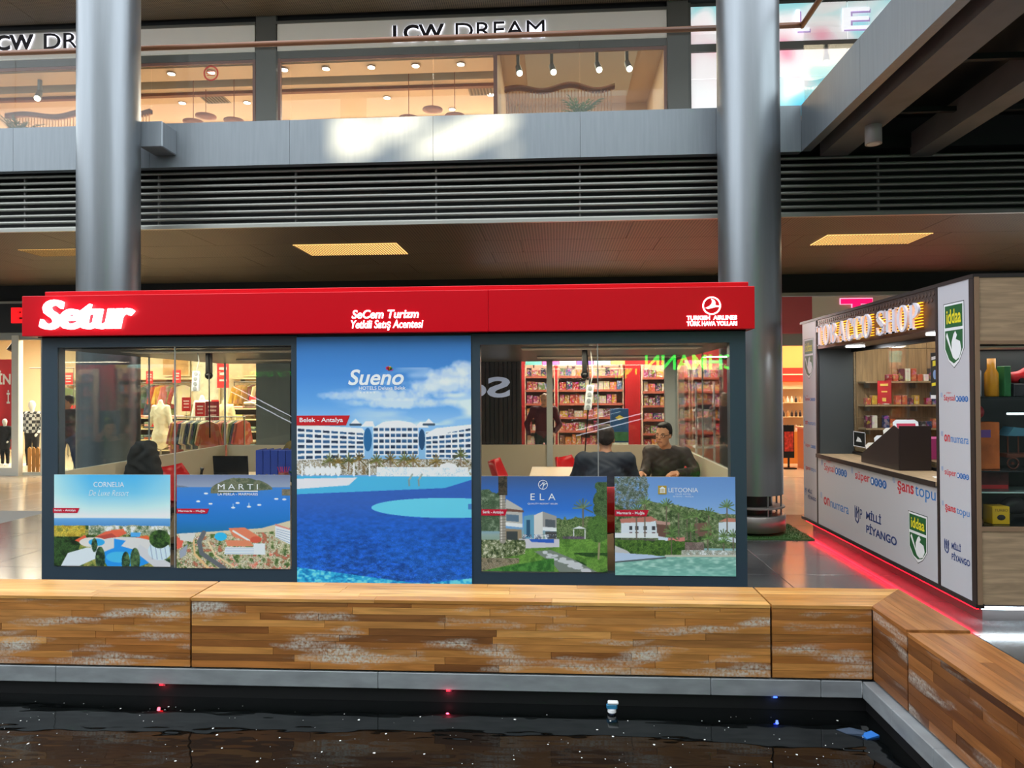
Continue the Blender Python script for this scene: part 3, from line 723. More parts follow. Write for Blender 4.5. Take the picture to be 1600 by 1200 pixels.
# ================================================================ RED TRAVEL KIOSK
m_kframe = M('anthracite powder coat', (52,68,80), 0.42, 0.1)
m_red = M('gloss red sign sheet', (206,0,22), 0.34, spec=.25)
m_beige = M('beige kiosk panel', (196,184,160), 0.5)
m_kceil = M('dark kiosk ceiling', (24,19,17), 0.28)
m_white = M('white paint', (235,235,235), .45)
m_letter = emit_mat('white lit letter', (250,250,255), 3.2)
m_joint_s = M('glass seal', (150,150,146), .4)
KX0, KX1, KY0, KY1 = -4.592, 1.594, 6.2, 9.75
kio = thing('travel_kiosk','long red-signed travel agency kiosk with glass sides and dark frame','kiosk',(-1.5,8.0,0))
ZT = 2.31
for a,b,c,d in ((KX0,-4.446,0,ZT),(-2.315,-2.262,0,ZT),(-.732,-.654,0,ZT),(1.462,KX1,0,ZT)): part('frame_post', MB().box(a,b,KY0,KY0+.1,c,d), m_kframe, kio)
for a,b,c,d in ((-4.446,-2.315,2.215,ZT),(-.654,1.462,2.205,ZT),(-4.446,-2.315,0,.262),(-.654,1.462,0,.25)): part('frame_rail', MB().box(a,b,KY0,KY0+.1,c,d), m_kframe, kio)
part('infill_panel', MB().box(-2.262,-.732,KY0+.02,KY0+.08,0,ZT), m_kframe, kio)
part('corner_seal', MB().box(KX0+.02,KX0+.04,KY1-.04,KY1-.02,1.085,2.21), m_joint_s, kio)
part('corner_post', MB().box(KX1-.16,KX1,KY1-.1,KY1,0,ZT), M('grey post', (186,192,190), .4,.1), kio)
part('back_post', MB().box(-.13,-.05,KY1-.08,KY1,0,ZT), M('grey post'), kio)
part('raised_floor', MB().box(KX0+.02,KX1-.02,KY0+.1,KY1-.02,0.0,.10), M('kiosk floor laminate', (120,100,80), .4), kio)
part('ceiling_board', MB().box(KX0+.01,KX1-.01,KY0+.1,KY1,2.205,2.30), m_kceil, kio)
part('half_wall', MB().box(KX0+.01,KX0+.05,KY0+.1,KY1-.07,.10,1.085), m_beige, kio)
part('half_wall', MB().box(KX1-.05,KX1-.01,KY0+.1,KY1-.1,.10,1.085), m_beige, kio)
part('half_wall', MB().box(KX0+.07,-1.95,KY1-.05,KY1-.01,.10,1.085), m_beige, kio)
part('half_wall', MB().box(-1.94,-.13,KY1-.05,KY1-.01,.10,1.085), m_beige, kio); part('half_wall', MB().box(-.05,KX1-.16,KY1-.05,KY1-.01,.10,1.085), m_beige, kio)
for a, b in ((-4.446,-3.372),(-3.368,-2.315),(-.654,.352),(.356,1.462)): part('glass_pane', MB().box(a,b,KY0+.005,KY0+.015,.24,2.22), m_glass_k, kio)
for x in (-3.37,.354): part('glass_joint', MB().box(x-.004,x+.004,KY0+.002,KY0+.018,.26,2.21), m_joint_s, kio)
for a, b in ((KY0+.1,7.85),(7.86,KY1-.07)):
    for x in (KX0+.025,KX1-.035): part('glass_pane', MB().box(x,x+.01,a,b,1.085,2.205), m_glass_k, kio)
for a, b in ((KX0+.07,-3.1),(-3.09,-1.6),(-1.59,-.13),(-.05,KX1-.16)): part('glass_pane', MB().box(a,b,KY1-.035,KY1-.025,1.085,2.205), m_glass_k, kio)
for y in (7.855,):
    for x in (KX0+.03,KX1-.03): part('glass_joint', MB().box(x-.008,x+.008,y-.004,y+.004,1.085,2.205), m_joint_s, kio)
# sign band
sg = part('sign_band', MB().box(-4.704,-.572,6.10,6.2,2.31,2.665,.004).box(-.570,1.647,6.10,6.2,2.31,2.665,.004), m_red, kio)
part('side_sign_band', MB().box(-4.704,-4.63,6.2,KY1+.1,2.31,2.665).box(1.6,1.647,6.2,KY1+.1,2.31,2.665).box(-4.704,1.647,KY1+.05,KY1+.12,2.31,2.665), m_red, kio)
part('roof_deck', MB().box(-4.63,1.6,6.2,KY1+.05,2.30,2.34), m_kceil, kio)
part('parapet', MB().box(-4.70,1.67,6.38,6.46,2.62,2.742,.004), m_red, kio)
part('parapet_flashing', MB().box(-4.70,1.64,6.2,6.38,2.655,2.662), m_red, kio)
lettering('Setur', (0,6.10,0), XZ, (-4.515,-3.665,2.365,2.625), m_letter, sg, depth=.045, bold=.022, shear=.18, spacing=.93, name='letter', split=True)
m_sl = emit_mat('small white lit letter', (255,250,252), 2.0)
lettering('SeCem Turizm', (0,6.10,0), XZ, (-1.745,-1.165,2.432,2.505), m_sl, sg, depth=.008, bold=.02, shear=.2)
lettering('Yetkili Satış Acentesi', (0,6.10,0), XZ, (-1.752,-1.128,2.328,2.418), m_sl, sg, depth=.008, bold=.012, shear=.2)
lettering('TURKISH  AIRLINES', (0,6.10,0), XZ, (1.088,1.50,2.387,2.424), m_sl, sg, depth=.008, bold=.03)
lettering('TÜRK HAVA YOLLARI', (0,6.10,0), XZ, (1.088,1.50,2.338,2.384), m_sl, sg, depth=.008, bold=.03)
em = MB(); cx, cz, ro, ri = 1.293, 2.505, .076, .064
for k in range(40):
    a = 2*PI*k/40; b2 = 2*PI*(k+1)/40
    em.add([(cx+ro*math.cos(a),6.092,cz+ro*math.sin(a)),(cx+ro*math.cos(b2),6.092,cz+ro*math.sin(b2)),(cx+ri*math.cos(b2),6.092,cz+ri*math.sin(b2)),(cx+ri*math.cos(a),6.092,cz+ri*math.sin(a))],[(0,3,2,1)])
# stylised bird inside the ring
bird = [(-.052,-.018),(-.02,-.004),(.0,.016),(.004,.040),(-.004,.058),(.022,.048),(.032,.024),(.030,.004),(.058,.000),(.066,.006),(.060,-.010),(.030,-.012),(.0,-.020),(-.030,-.026)]
em.prism([(p[0],p[1]) for p in bird], (cx,6.095,cz), (1,0,0), (0,0,1), .003)
part('airline_emblem', em, m_sl, sg)
# vinyl word on the back glass, read from outside so mirrored from here
lettering('Setur', (0,KY1-.04,0), XZ, (-2.15,-.62,1.72,2.0), M('pale blue vinyl', (196,206,240), .5, emit=.25), kio, depth=.001, bold=.03, mirror=True, name='vinyl_lettering')
area_light('kiosk_fill', (-3.0,8.6,2.19), (1.6,.3), 18, (1,.84,.62)); area_light('kiosk_fill', (.6,8.5,2.19), (1.6,.3), 30, (1,.84,.62))  # unseen fill lights added to brighten the kiosk interior
area_light('kiosk_fill', (-3.3,6.75,2.19), (1.6,.25), 24, (1,.86,.66)); area_light('kiosk_fill', (.5,6.75,2.19), (1.6,.25), 26, (1,.86,.66))  # more added fill near the front, for surfaces facing the glass

# ================================================================ PRINTED POSTERS (painted cell by cell)
class Paint:
    def __init__(s, w, h, seed):
        w *= 2; h *= 2; s.w, s.h = w, h; s.im = np.zeros((h, w, 3)); s.r = np.random.default_rng(seed)
        s.Y, s.X = np.mgrid[0:h, 0:w]; s.x = (s.X+.5)/w; s.y = (s.Y+.5)/h
    def noise(s, sx, sy=None, oct=3):
        sy = 2*(sy or sx); sx = 2*sx; out = np.zeros((s.h, s.w)); amp = 1.0; tot = 0
        for o in range(oct):
            gx = max(2, int(s.w/sx*2**o)+2); gy = max(2, int(s.h/sy*2**o)+2); g = s.r.random((gy, gx))
            fx = s.x*(gx-1.001); fy = s.y*(gy-1.001); ix = fx.astype(int); iy = fy.astype(int); tx = fx-ix; ty = fy-iy
            tx = tx*tx*(3-2*tx); ty = ty*ty*(3-2*ty)
            v = (g[iy,ix]*(1-tx)+g[iy,ix+1]*tx)*(1-ty)+(g[iy+1,ix]*(1-tx)+g[iy+1,ix+1]*tx)*ty
            out += v*amp; tot += amp; amp *= .55
        return out/tot
    def grad(s, stops, a=None):
        ys = [p for p, c in stops]; f = np.stack([np.interp(s.y, ys, [c[k] for p, c in stops]) for k in range(3)], -1); s.im = f if a is None else s.im*(1-a[...,None])+f*a[...,None]
    def mix(s, mask, col): 
        m = np.clip(mask, 0, 1)[...,None]; s.im = s.im*(1-m)+np.array(col, float)*m
    def poly(s, pts, col, soft=.0):
        ins = np.zeros((s.h, s.w), bool); n = len(pts); j = n-1
        for i in range(n):
            xi, yi = pts[i]; xj, yj = pts[j]
            if yi != yj: ins ^= ((yi > s.y) != (yj > s.y)) & (s.x < (xj-xi)*(s.y-yi)/(yj-yi)+xi)
            j = i
        s.mix(ins.astype(float), col); return ins
    def ell(s, cx, cy, rx, ry, col, rough=0.0):
        d = ((s.x-cx)/rx)**2+((s.y-cy)/ry)**2
        if rough: d = d+(s.noise(5)-.5)*rough
        m = (d < 1); s.mix(m.astype(float), col); return m
    def blobs(s, mask, cols, size, oct=2, thr=None):
        """fills a mask with irregular dabs of the given colours"""
        n = s.noise(size, oct=oct); n = (n-n.min())/(n.max()-n.min()+1e-9)
        q = np.clip(((n-.2)/.6*len(cols)+s.r.normal(0,.9,n.shape)).astype(int), 0, len(cols)-1); c = np.array(cols, float)[q]
        c = c*(1+.22*(s.r.random((s.h, s.w))-.5))[...,None]
        m = mask.astype(float)[...,None]; s.im = s.im*(1-m)+c*m
    def line(s, x0, y0, x1, y1, wd, col):
        wd = wd*2
        dx, dy = (x1-x0)*s.w, (y1-y0)*s.h; L2 = dx*dx+dy*dy+1e-9
        px = (s.x-x0)*s.w; py = (s.y-y0)*s.h; t = np.clip((px*dx+py*dy)/L2, 0, 1)
        s.mix(np.clip(wd/2+.5-np.hypot(px-t*dx, py-t*dy), 0, 1), col)
    def palm(s, x, y, h, w, col, trunk, seed=0):
        s.line(x, y, x, y+h, max(1.0, w*s.w*.04), trunk); r = np.random.default_rng(seed)
        for k in range(9):
            a = -PI*(k+.5)/9 if k else .3; ex = x+math.cos(a)*w*.5; ey = y+math.sin(a)*w*.45*s.w/s.h+ .02*abs(math.cos(a)); s.line(x, y, ex, ey, 1.6, np.array(col)*(.7+.5*r.random()))
def poster(name, label, P, x0, x1, z0, z1, y, sat=.10):
    t = thing(name, label, 'poster', ((x0+x1)/2, y, z0))
    part('backing', MB().box(x0,x1,y+.002,y+.005,z0,z1), m_white, t)
    h, w = P.h//2, P.w//2; xs = np.linspace(x0, x1, w+1); zs = np.linspace(z1, z0, h+1)
    gx, gz = np.meshgrid(xs, zs); co = np.stack([gx, np.full_like(gx, y), gz], -1).reshape(-1, 3)-np.array(org(t))
    i = np.arange(h*(w+1)).reshape(h, w+1)[:, :w].ravel()
    f = np.stack([i, i+w+1, i+w+2, i+1], -1)
    me = bpy.data.meshes.new('print'); me.from_pydata(co, [], f.tolist()) if False else None
    me.vertices.add(len(co)); me.vertices.foreach_set('co', co.ravel()); me.loops.add(f.size); me.loops.foreach_set('vertex_index', f.ravel().astype(np.int32))
    me.polygons.add(len(f)); me.polygons.foreach_set('loop_start', np.arange(0, f.size, 4, dtype=np.int32)); me.polygons.foreach_set('loop_total', np.full(len(f), 4, dtype=np.int32))
    me.update(calc_edges=True)
    P.im = P.im.reshape(P.h//2,2,P.w//2,2,3).mean((1,3)); P.h //= 2; P.w //= 2; h, w = P.h, P.w
    g_ = P.im.mean(-1, keepdims=True); im = np.clip(P.im+(g_-P.im)*sat, 0, 255)/255; im = np.minimum(np.where(im <= .04045, im/12.92, ((im+.055)/1.055)**2.4)*1.34, .93)
    at = me.color_attributes.new('print', 'FLOAT_COLOR', 'CORNER')
    c = np.repeat(np.concatenate([im.reshape(-1,3), np.ones((h*w,1))], 1), 4, axis=0).astype(np.float32); at.data.foreach_set('color', c.ravel())
    m = MATS.get('poster print')
    if m is None:
        m = M('poster print', (255,255,255), .38); a = m.node_tree.nodes.new('ShaderNodeVertexColor'); a.layer_name = 'print'; m.node_tree.links.new(a.outputs[0], m.node_tree.nodes['Principled BSDF'].inputs['Base Color'])
    o = link('print', me, m, t); return t
m_pw = M('white print ink', (246,250,252), .5); m_tag = M('crimson tag print', (206,14,52), .45); m_tag2 = M('red tag print', (206,18,32), .45)
def tag_label(t, x0, x1, z0, z1, y, body, mt, slant=.02):
    tp_ = part('place_tag', MB().add([(x0,y,z0),(x1-slant,y,z0),(x1,y,z1),(x0,y,z1)],[(0,1,2,3)]), mt, t)
    w_ = (x1-x0-slant); lettering(body, (0,y-.001,0), XZ, (x0+.06*w_,x1-slant-.06*w_,z0+.2*(z1-z0),z1-.22*(z1-z0)), m_pw, tp_, depth=.0006, bold=.012)

# 1 Cornelia
P = Paint(180, 142, 1)
P.grad([(0,(60,168,250)),(.2,(96,184,250)),(.36,(176,214,248)),(.47,(222,228,240)),(.48,(96,160,212)),(.56,(66,132,196)),(.57,(150,150,110)),(1,(150,150,110))])
P.mix(np.clip(1-P.x*3.2,0,1)*(P.y<.48)*.55, (235,244,252)); P.mix(np.clip((P.x-.7)*3,0,1)*(P.y<.48)*.35, (235,240,250))
land = P.y > .545+.03*P.noise(14)
P.blobs(land, [(30,50,24),(58,92,40),(96,124,50),(150,150,60),(196,178,88),(120,116,66)], 9)
P.blobs(land & (P.y < .66) & (P.x > .3), [(70,100,60),(196,190,170),(120,130,90),(230,228,220)], 6)
yl = (P.x < .27)&(P.y > .56)&(P.y < .74); P.blobs(yl, [(150,120,30),(206,176,50),(226,196,70),(120,120,40)], 8)
gl = (P.x+.25*P.y < .42)&(P.y > .68); P.blobs(gl, [(20,34,16),(44,78,34),(70,104,50),(32,56,26)], 10)
for q in ([(.33,.70),(.45,.62),(.60,.60),(.63,.64),(.52,.70),(.36,.73)],): P.poly(q, (226,92,62)); 
P.poly([(.36,.68),(.50,.64),(.54,.68),(.46,.71)], (186,70,56)); P.poly([(.18,.72),(.27,.66),(.29,.71),(.25,.76)], (232,90,56)); P.poly([(.68,.69),(.80,.66),(.84,.70),(.80,.75),(.70,.74)], (236,96,50)); P.poly([(.48,.61),(.60,.59),(.61,.62)], (240,100,64))
P.ell(.34,.74,.12,.055,(214,206,196)); P.ell(.62,.80,.30,.12,(206,202,198))
P.ell(.37,.74,.07,.04,(40,160,220)); P.poly([(.52,.70),(.62,.72),(.58,.78),(.70,.82),(.86,.94),(.74,1.0),(.46,1.0),(.40,.86),(.52,.80)], (28,140,224)); P.ell(.56,.90,.11,.06,(60,176,240)); P.poly([(.66,.63),(.75,.63),(.74,.68),(.66,.68)], (70,160,226))
P.poly([(.06,1.0),(.12,.86),(.28,.80),(.42,.80),(.36,.92),(.22,1.0)], (206,214,220)); P.poly([(.74,.76),(.86,.86),(1,.96),(1,1),(.86,1),(.70,.84)], (198,196,198))
P.ell(.91,.83,.10,.10,(196,212,230)); 
for k in range(5): P.line(.83+k*.04,.76,.85+k*.04,.92,.8,(110,130,150))
P.blobs(((P.x-.91)**2/.008+(P.y-.70)**2/.010 < 1), [(24,44,22),(50,84,36),(76,112,46)], 6)
for x, y, s_ in ((.62,.98,.10),(.70,.96,.12),(.40,.95,.12),(.35,.80,.07)): P.blobs(((P.x-x)**2/(s_*.35)**2+(P.y-y+.03)**2/(s_*1.1)**2 < 1), [(22,40,28),(52,84,50),(90,120,70)], 5)
t = poster('hotel_poster','window poster of a resort with red roofs and winding blue pools', P, -4.472,-3.405,.272,1.082, 6.193)
lettering('CORNELIA', (0,6.191,0), XZ, (-4.105,-3.825,.972,1.018), m_pw, t, depth=.0006)
lettering('De Luxe Resort', (0,6.191,0), XZ, (-4.15,-3.78,.895,.945), m_pw, t, depth=.0006, shear=.35, bold=-.012)
tag_label(t, -4.48,-4.235,.742,.785, 6.190, 'Belek - Antalya', m_tag)
# 2 Marti
P = Paint(176, 146, 2)
P.grad([(0,(104,118,150)),(.13,(140,150,172)),(.135,(52,120,196)),(.3,(36,116,206)),(.5,(24,112,190)),(.66,(26,108,150)),(1,(150,140,100))])
hill = P.y > .07+.06*np.abs(np.sin(P.x*5+.4))*(P.x<.4)+.03*P.noise(20); P.blobs(hill&(P.x<.36)&(P.y<.135), [(92,104,124),(110,120,134),(120,128,140)], 12)
isl = (P.y > .17-.13*np.clip(np.sin((P.x-.30)/.55*PI),0,1)**.6-.02*P.noise(9))&(P.x>.30)&(P.x<.86)&(P.y<.20-.05*np.clip((P.x-.4)*2,0,1)); P.blobs(isl, [(70,84,62),(104,110,84),(128,124,100),(84,96,70)], 9)
for x,y in ((.26,.20),(.19,.285),(.30,.31),(.50,.35),(.54,.30),(.64,.34),(.73,.32),(.95,.26),(.88,.255)): P.ell(x,y,.018,.010,(236,240,244))
for x,y in ((.5,.35),(.64,.34)): P.line(x,y,x,y-.04,.8,(230,236,240))
P.blobs((P.x>.93)&(P.y>.15)&(P.y<.22), [(90,90,70),(130,116,96)], 6)
bch = P.y > .545+.03*(1-P.x)*3-.06*(P.x>.75)*(P.x-.75)*4; P.mix(bch.astype(float), (206,190,156))
twn = P.y > .60+.05*(1-P.x)-.05*(P.x>.8)*(P.x-.8)*4
P.blobs(twn, [(70,96,44),(112,130,64),(206,196,160),(182,160,120),(226,216,200),(96,116,56),(190,100,76)], 7)
P.blobs(twn&(P.noise(8)>.62), [(222,110,80),(236,226,214),(70,100,44)], 6)
P.line(.24,.62,.20,.72,7,(98,100,104)); P.line(.20,.72,.22,.84,7,(98,100,104)); P.line(.22,.84,.42,1.0,7,(98,100,104)); P.line(.15,.70,.16,.85,3,(226,178,120)); P.line(.16,.85,.28,1.0,4,(232,180,120)); P.line(.28,.72,.34,.86,3,(222,196,150)); P.line(.34,.86,.5,.98,3,(222,190,140))
P.ell(.39,.66,.055,.045,(40,176,226)); P.poly([(.46,.57),(.60,.56),(.76,.68),(.66,.72),(.50,.66)], (232,120,84)); P.line(.50,.60,.64,.70,3,(238,226,214))
P.poly([(.43,.70),(.64,.70),(.68,.76),(.45,.76)], (236,128,88)); P.poly([(.43,.77),(.68,.77),(.68,.85),(.42,.85)], (226,232,242)); P.poly([(.68,.73),(.78,.73),(.78,.85),(.68,.85)], (214,224,238)); P.ell(.70,.69,.05,.035,(214,84,60))
for k in range(4): P.line(.43,.785+k*.018,.68,.785+k*.018,.7,(150,170,190))
P.poly([(.87,.54),(1,.58),(1,.74),(.87,.66)], (220,228,240)); P.poly([(.87,.52),(1,.57),(1,.585),(.87,.54)], (216,130,110))
for k in range(5): P.line(.88,.575+k*.022,1,.61+k*.028,.8,(120,136,160))
P.poly([(0,.66),(.06,.71),(.04,.78),(0,.80)], (226,92,70)); P.poly([(.02,.82),(.10,.74),(.08,.86),(.03,.90)], (150,156,170)); P.poly([(.02,.63),(.17,.62),(.14,.72),(.03,.70)], (206,204,196))
t = poster('hotel_poster','window poster of a seaside town with a red-roofed hotel by a bay', P, -3.345,-2.325,.262,1.082, 6.193)
lettering('MARTI', (0,6.191,0), XZ, (-2.972,-2.612,.955,1.002), m_pw, t, depth=.0006, spacing=1.5)
part('underline', MB().box(-2.97,-2.612,6.190,6.1915,.935,.944), m_pw, t)
lettering('LA PERLA - MARMARIS', (0,6.191,0), XZ, (-2.972,-2.612,.902,.925), m_pw, t, depth=.0006, bold=.01)
tag_label(t, -3.345,-3.05,.742,.785, 6.190, 'Marmaris - Muğla', m_tag)
# 3 Sueno
P = Paint(260, 366, 3)
P.grad([(0,(44,112,186)),(.15,(58,128,204)),(.26,(84,152,218)),(.33,(126,178,224)),(.45,(120,170,210)),(1,(20,80,180))])
n = P.noise(70,22); cl = np.clip((n-.50)*5,0,1)*(P.y>.12)*(P.y<.34)*np.clip((P.x-.15)*1.6,0,1); P.mix(cl*.8, (226,230,238))
for cx_,cy_,rx,ry in ((.90,.155,.16,.035),(.80,.115,.0,.0),(.88,.19,.25,.032),(.5,.225,.35,.022),(.62,.255,.3,.02),(.97,.125,.1,.03)):
    if rx: P.mix(np.clip(1.2-(((P.x-cx_)/rx)**2+((P.y-cy_)/ry)**2)-(P.noise(12)-.5)*1.6,0,1)*.75, (214,220,232))
P.blobs((P.y>.47)&(P.y<.53), [(120,96,56),(200,206,214),(150,130,90),(226,232,240),(90,80,50)], 6)
def hotel(x0,x1,yt0,yt1,yb0,yb1,rows,cols):
    P.poly([(x0,yt0),(x1,yt1),(x1,yb1),(x0,yb0)], (222,232,240))
    for r_ in range(rows):
        for c_ in range(cols):
            u0 = (c_+.12)/cols; u1 = (c_+.9)/cols; v0 = (r_+.25)/rows; v1 = (r_+.8)/rows
            f = lambda u,v: (x0+(x1-x0)*u, (yt0+(yt1-yt0)*u)*(1-v)+(yb0+(yb1-yb0)*u)*v)
            P.poly([f(u0,v0),f(u1,v0),f(u1,v1),f(u0,v1)], (40,84,128) if (c_+r_)%3 else (28,50,78))
hotel(0,.39,.345,.365,.475,.465,6,8); hotel(.44,.70,.345,.345,.455,.455,5,8); hotel(.74,1,.365,.345,.465,.47,6,7)
P.poly([(0,.335),(.38,.352),(.40,.372),(0,.352)], (236,240,244)); P.poly([(.44,.35),(.50,.328),(.58,.322),(.66,.33),(.71,.35)], (232,240,246)); P.poly([(.74,.375),(.80,.352),(1,.338),(1,.352),(.75,.385)], (236,240,246))
P.ell(.41,.395,.024,.045,(30,96,150)); P.ell(.72,.395,.018,.04,(30,70,110)); P.poly([(.37,.345),(.40,.325),(.44,.325),(.45,.345)], (230,238,246)); P.poly([(.68,.35),(.71,.328),(.74,.33),(.76,.35)], (230,238,246))
P.poly([(.31,.335),(.34,.315),(.37,.335)], (220,228,236)); P.poly([(.73,.335),(.76,.315),(.79,.335)], (220,228,236)); P.line(.31,.338,.37,.338,3,(50,70,90)); P.line(.73,.338,.79,.338,3,(50,70,90))
for k,(x,y) in enumerate(((.19,.475),(.24,.48),(.30,.475),(.36,.47),(.46,.475),(.54,.47),(.62,.47),(.67,.475),(.94,.455),(.80,.48))): P.palm(x,y,.04,.09,(120,98,40) if k%2 else (96,100,44),(120,96,70),k)
for x in (.03,.08,.2,.24,.33,.42): P.line(x,.49,x,.535,2.4,(232,240,246))
for k in range(7): P.ell(.06+.03*k,.515,.016,.018,(238,242,246))
P.poly([(.46,.50),(.98,.50),(.98,.535),(.46,.54)], (214,226,236)); P.ell(.87,.50,.05,.016,(240,244,248)); P.blobs((P.x>.46)&(P.y>.50)&(P.y<.535)&(P.noise(5)>.5), [(240,244,248),(150,180,200),(226,234,240)], 4)
P.mix(((P.y>.535)&(P.y<1)).astype(float), (62,170,214))
P.poly([(0,.545),(.35,.54),(.30,.57),(0,.585)], (214,212,216))
wd = P.y > .60-.055*np.clip((P.x-.35)*1.5,0,1)-.0; wm = (P.y > .605-.03*P.x-.03*(P.x>.85)*(P.x-.85)*6)
P.mix(wm.astype(float), (24,84,184)); deep = P.noise(7,3,3); P.im = P.im*(1+((deep-.5)*1.1*np.clip((P.y-.6)*3,.1,1))[...,None]*wm[...,None])
P.mix(wm*np.clip((P.y-.6)*2,0,.6)*(P.noise(120,60)>.5)*.5, (30,110,214)); P.mix(wm*np.clip((.72-P.y)*6,0,.5), (60,96,176))
P.ell(.86,.655,.43,.038,(88,196,230)); P.mix((P.x>.98)*(P.y>.64)*(P.y<.66)*1.0,(60,120,190))
spk = (P.r.random((P.h,P.w)) > .90)&(P.y>.72)&wm; P.mix(spk*.6*np.clip((P.y-.68)*4,0,1), (120,196,240)); dk = (P.r.random((P.h,P.w)) > .86)&(P.y>.74)&wm; P.mix(dk*.5, (8,40,130))
sh = (P.y > .885+.055*np.clip(P.x*1.5,0,1)-.02*np.clip((P.x-.75)*4,0,1)); P.mix(sh.astype(float), (36,168,214)); rp = P.noise(5,3,2); P.mix(sh*np.clip((rp-.5)*6,0,1)*.8, (120,222,240)); P.mix(sh*np.clip((.42-rp)*6,0,1)*.7, (10,96,170))
P.mix(((P.y > 1.0-.035*np.sin(np.clip((P.x-.25)/.75,0,1)*PI))&(P.x>.25)).astype(float)*.85, (16,60,170))
for a in (.665,.72): P.line(a,.528,a-.02,.55,2.6,(150,160,150)); P.line(a-.02,.55,a-.018,.57,2.4,(120,140,140))
t = poster('hotel_poster','tall central poster of a white hotel behind a deep blue pool', P, -2.262,-.732,.02,2.285, 6.188)
lettering('Sueno', (0,6.186,0), XZ, (-1.805,-1.315,1.862,2.0), m_pw, t, depth=.0006, bold=.02, shear=.25)
lettering('HOTELS Deluxe Belek', (0,6.186,0), XZ, (-1.71,-1.30,1.822,1.852), m_pw, t, depth=.0006, bold=.008)
st = MB()
for k in range(5):
    pts = [((.010 if i % 2 == 0 else .004)*math.sin(i*PI/5),(.010 if i % 2 == 0 else .004)*math.cos(i*PI/5)) for i in range(10)]
    st.prism(pts, (-1.695+k*.03,6.187,1.798), (1,0,0), (0,0,1), .0006)
part('stars', st, m_pw, t)
for k,(c,a) in enumerate((((230,60,40),100),((240,180,40),70),((90,170,60),45),((220,50,110),125),((150,90,170),20))):
    part('flower_petal', MB().prism([(0,0),(.012,.028),(0,.045),(-.012,.028)], (-1.447,6.187,1.985), (math.sin(R(a)),0,-math.cos(R(a))), (math.cos(R(a)),0,math.sin(R(a))), .0006), M('petal ink %d'%k, c, .5), t)
tag_label(t, -2.262,-1.79,1.515,1.60, 6.185, 'Belek - Antalya', m_tag2, .035)
# 4 Ela
P = Paint(190, 144, 4)
P.grad([(0,(56,84,134)),(.15,(44,96,176)),(.35,(36,108,206)),(.5,(84,148,220)),(.62,(140,160,150)),(1,(80,120,50))])
P.blobs((P.x < .15+.05*P.noise(10))&(P.y>.10+.1*P.noise(9))&(P.y<.58), [(60,82,56),(90,112,84),(44,66,40),(120,138,110)], 6)
P.poly([(.20,.24),(.33,.34),(.33,.52),(.16,.52)], (176,172,164)); P.poly([(.20,.34),(.34,.36),(.34,.38),(.20,.37)], (110,70,56)); P.poly([(.20,.40),(.30,.41),(.30,.48),(.20,.47)], (86,110,130)); P.poly([(.16,.48),(.33,.50),(.33,.54),(.16,.52)], (222,220,214)); P.poly([(.16,.55),(.32,.56),(.32,.68),(.16,.68)], (150,128,100)); P.poly([(.20,.58),(.29,.58),(.29,.67),(.20,.67)], (60,66,66))
P.poly([(.34,.42),(.42,.40),(.42,.66),(.34,.66)], (90,150,180)); P.poly([(.36,.46),(.39,.46),(.39,.64),(.36,.64)], (40,80,110)); P.poly([(.42,.41),(.49,.37),(.49,.68),(.42,.68)], (206,202,194)); P.poly([(.49,.37),(.60,.42),(.60,.54),(.49,.54)], (150,146,142)); P.poly([(.51,.45),(.59,.46),(.59,.54),(.51,.54)], (84,90,96)); P.poly([(.49,.53),(.62,.54),(.62,.58),(.49,.57)], (226,224,220)); P.poly([(.51,.58),(.60,.58),(.60,.66),(.51,.66)], (70,70,70))
P.blobs((P.x>.60)&(P.y>.36+.16*P.noise(16))&(P.y<.66), [(56,84,40),(104,130,70),(146,160,104),(40,62,30),(84,112,54)], 4)
P.blobs((P.x>.93-.06*P.noise(8))&(P.y>.06)&(P.y<.62), [(60,90,50),(96,122,76),(40,66,36)], 6); P.palm(.81,.33,.2,.16,(110,130,80),(110,100,80),3)
P.mix(((P.x>.30)&(P.y>.655)&(P.y<.77)).astype(float), (196,190,196)); P.poly([(.38,.66),(.58,.66),(.58,.70),(.40,.69)], (40,90,190)); P.blobs((P.x>.33)&(P.x<.6)&(P.y>.61)&(P.y<.66)&(P.noise(4)>.5), [(230,232,236),(60,70,90)], 3)
P.poly([(.72,.55),(.78,.52),(.84,.55)], (226,240,240)); P.line(.735,.56,.735,.65,1.5,(220,226,228)); P.line(.825,.56,.825,.65,1.5,(220,226,228)); P.blobs((P.x>.65)&(P.x<.82)&(P.y>.63)&(P.y<.70), [(90,70,96),(120,100,120),(70,66,70)], 5)
gr = (P.y>.655)&(P.x>.62)|(P.y>.74+.06*(.65-P.x)); P.blobs(gr, [(74,116,40),(100,148,54),(122,170,64),(88,132,48)], 9)
sh = gr&(P.y>.80)&(P.x>.74)&(P.noise(24,7)>.56); P.blobs(sh, [(34,66,28),(50,88,36)], 6)
P.poly([(.42,.79),(.55,.77),(.72,.86),(.92,1.0),(.62,1.0),(.56,.90)], (120,128,116))
for k in range(26):
    u = P.r.random(); v = P.r.random(); x = .46+.38*u+.02*v; y = .79+.20*u+(.06*(v-.5)); P.ell(x,y,.018+.022*u,.010+.012*u,(196,196,196))
P.blobs((P.x<.36-.02*P.noise(6))&(P.y>.67)&(P.y<.90-.12*(P.x*2)), [(40,58,30),(84,98,50),(150,150,110),(60,80,40),(206,200,170)], 4)
P.blobs((P.x<.3)&(P.y>.86)&(P.y<1)&(P.y+.3*P.x<1.0), [(130,112,84),(170,156,130),(90,84,60)], 5); P.blobs((P.y>.86)&(P.x>.05)&(P.x<.58)&(P.y+.25*P.x>1.0), [(44,98,36),(60,122,46),(80,142,56)], 5)
P.line(.17,.0,.17,.68,9,(150,140,126)); P.line(.16,.10,.16,.68,2,(206,198,186))
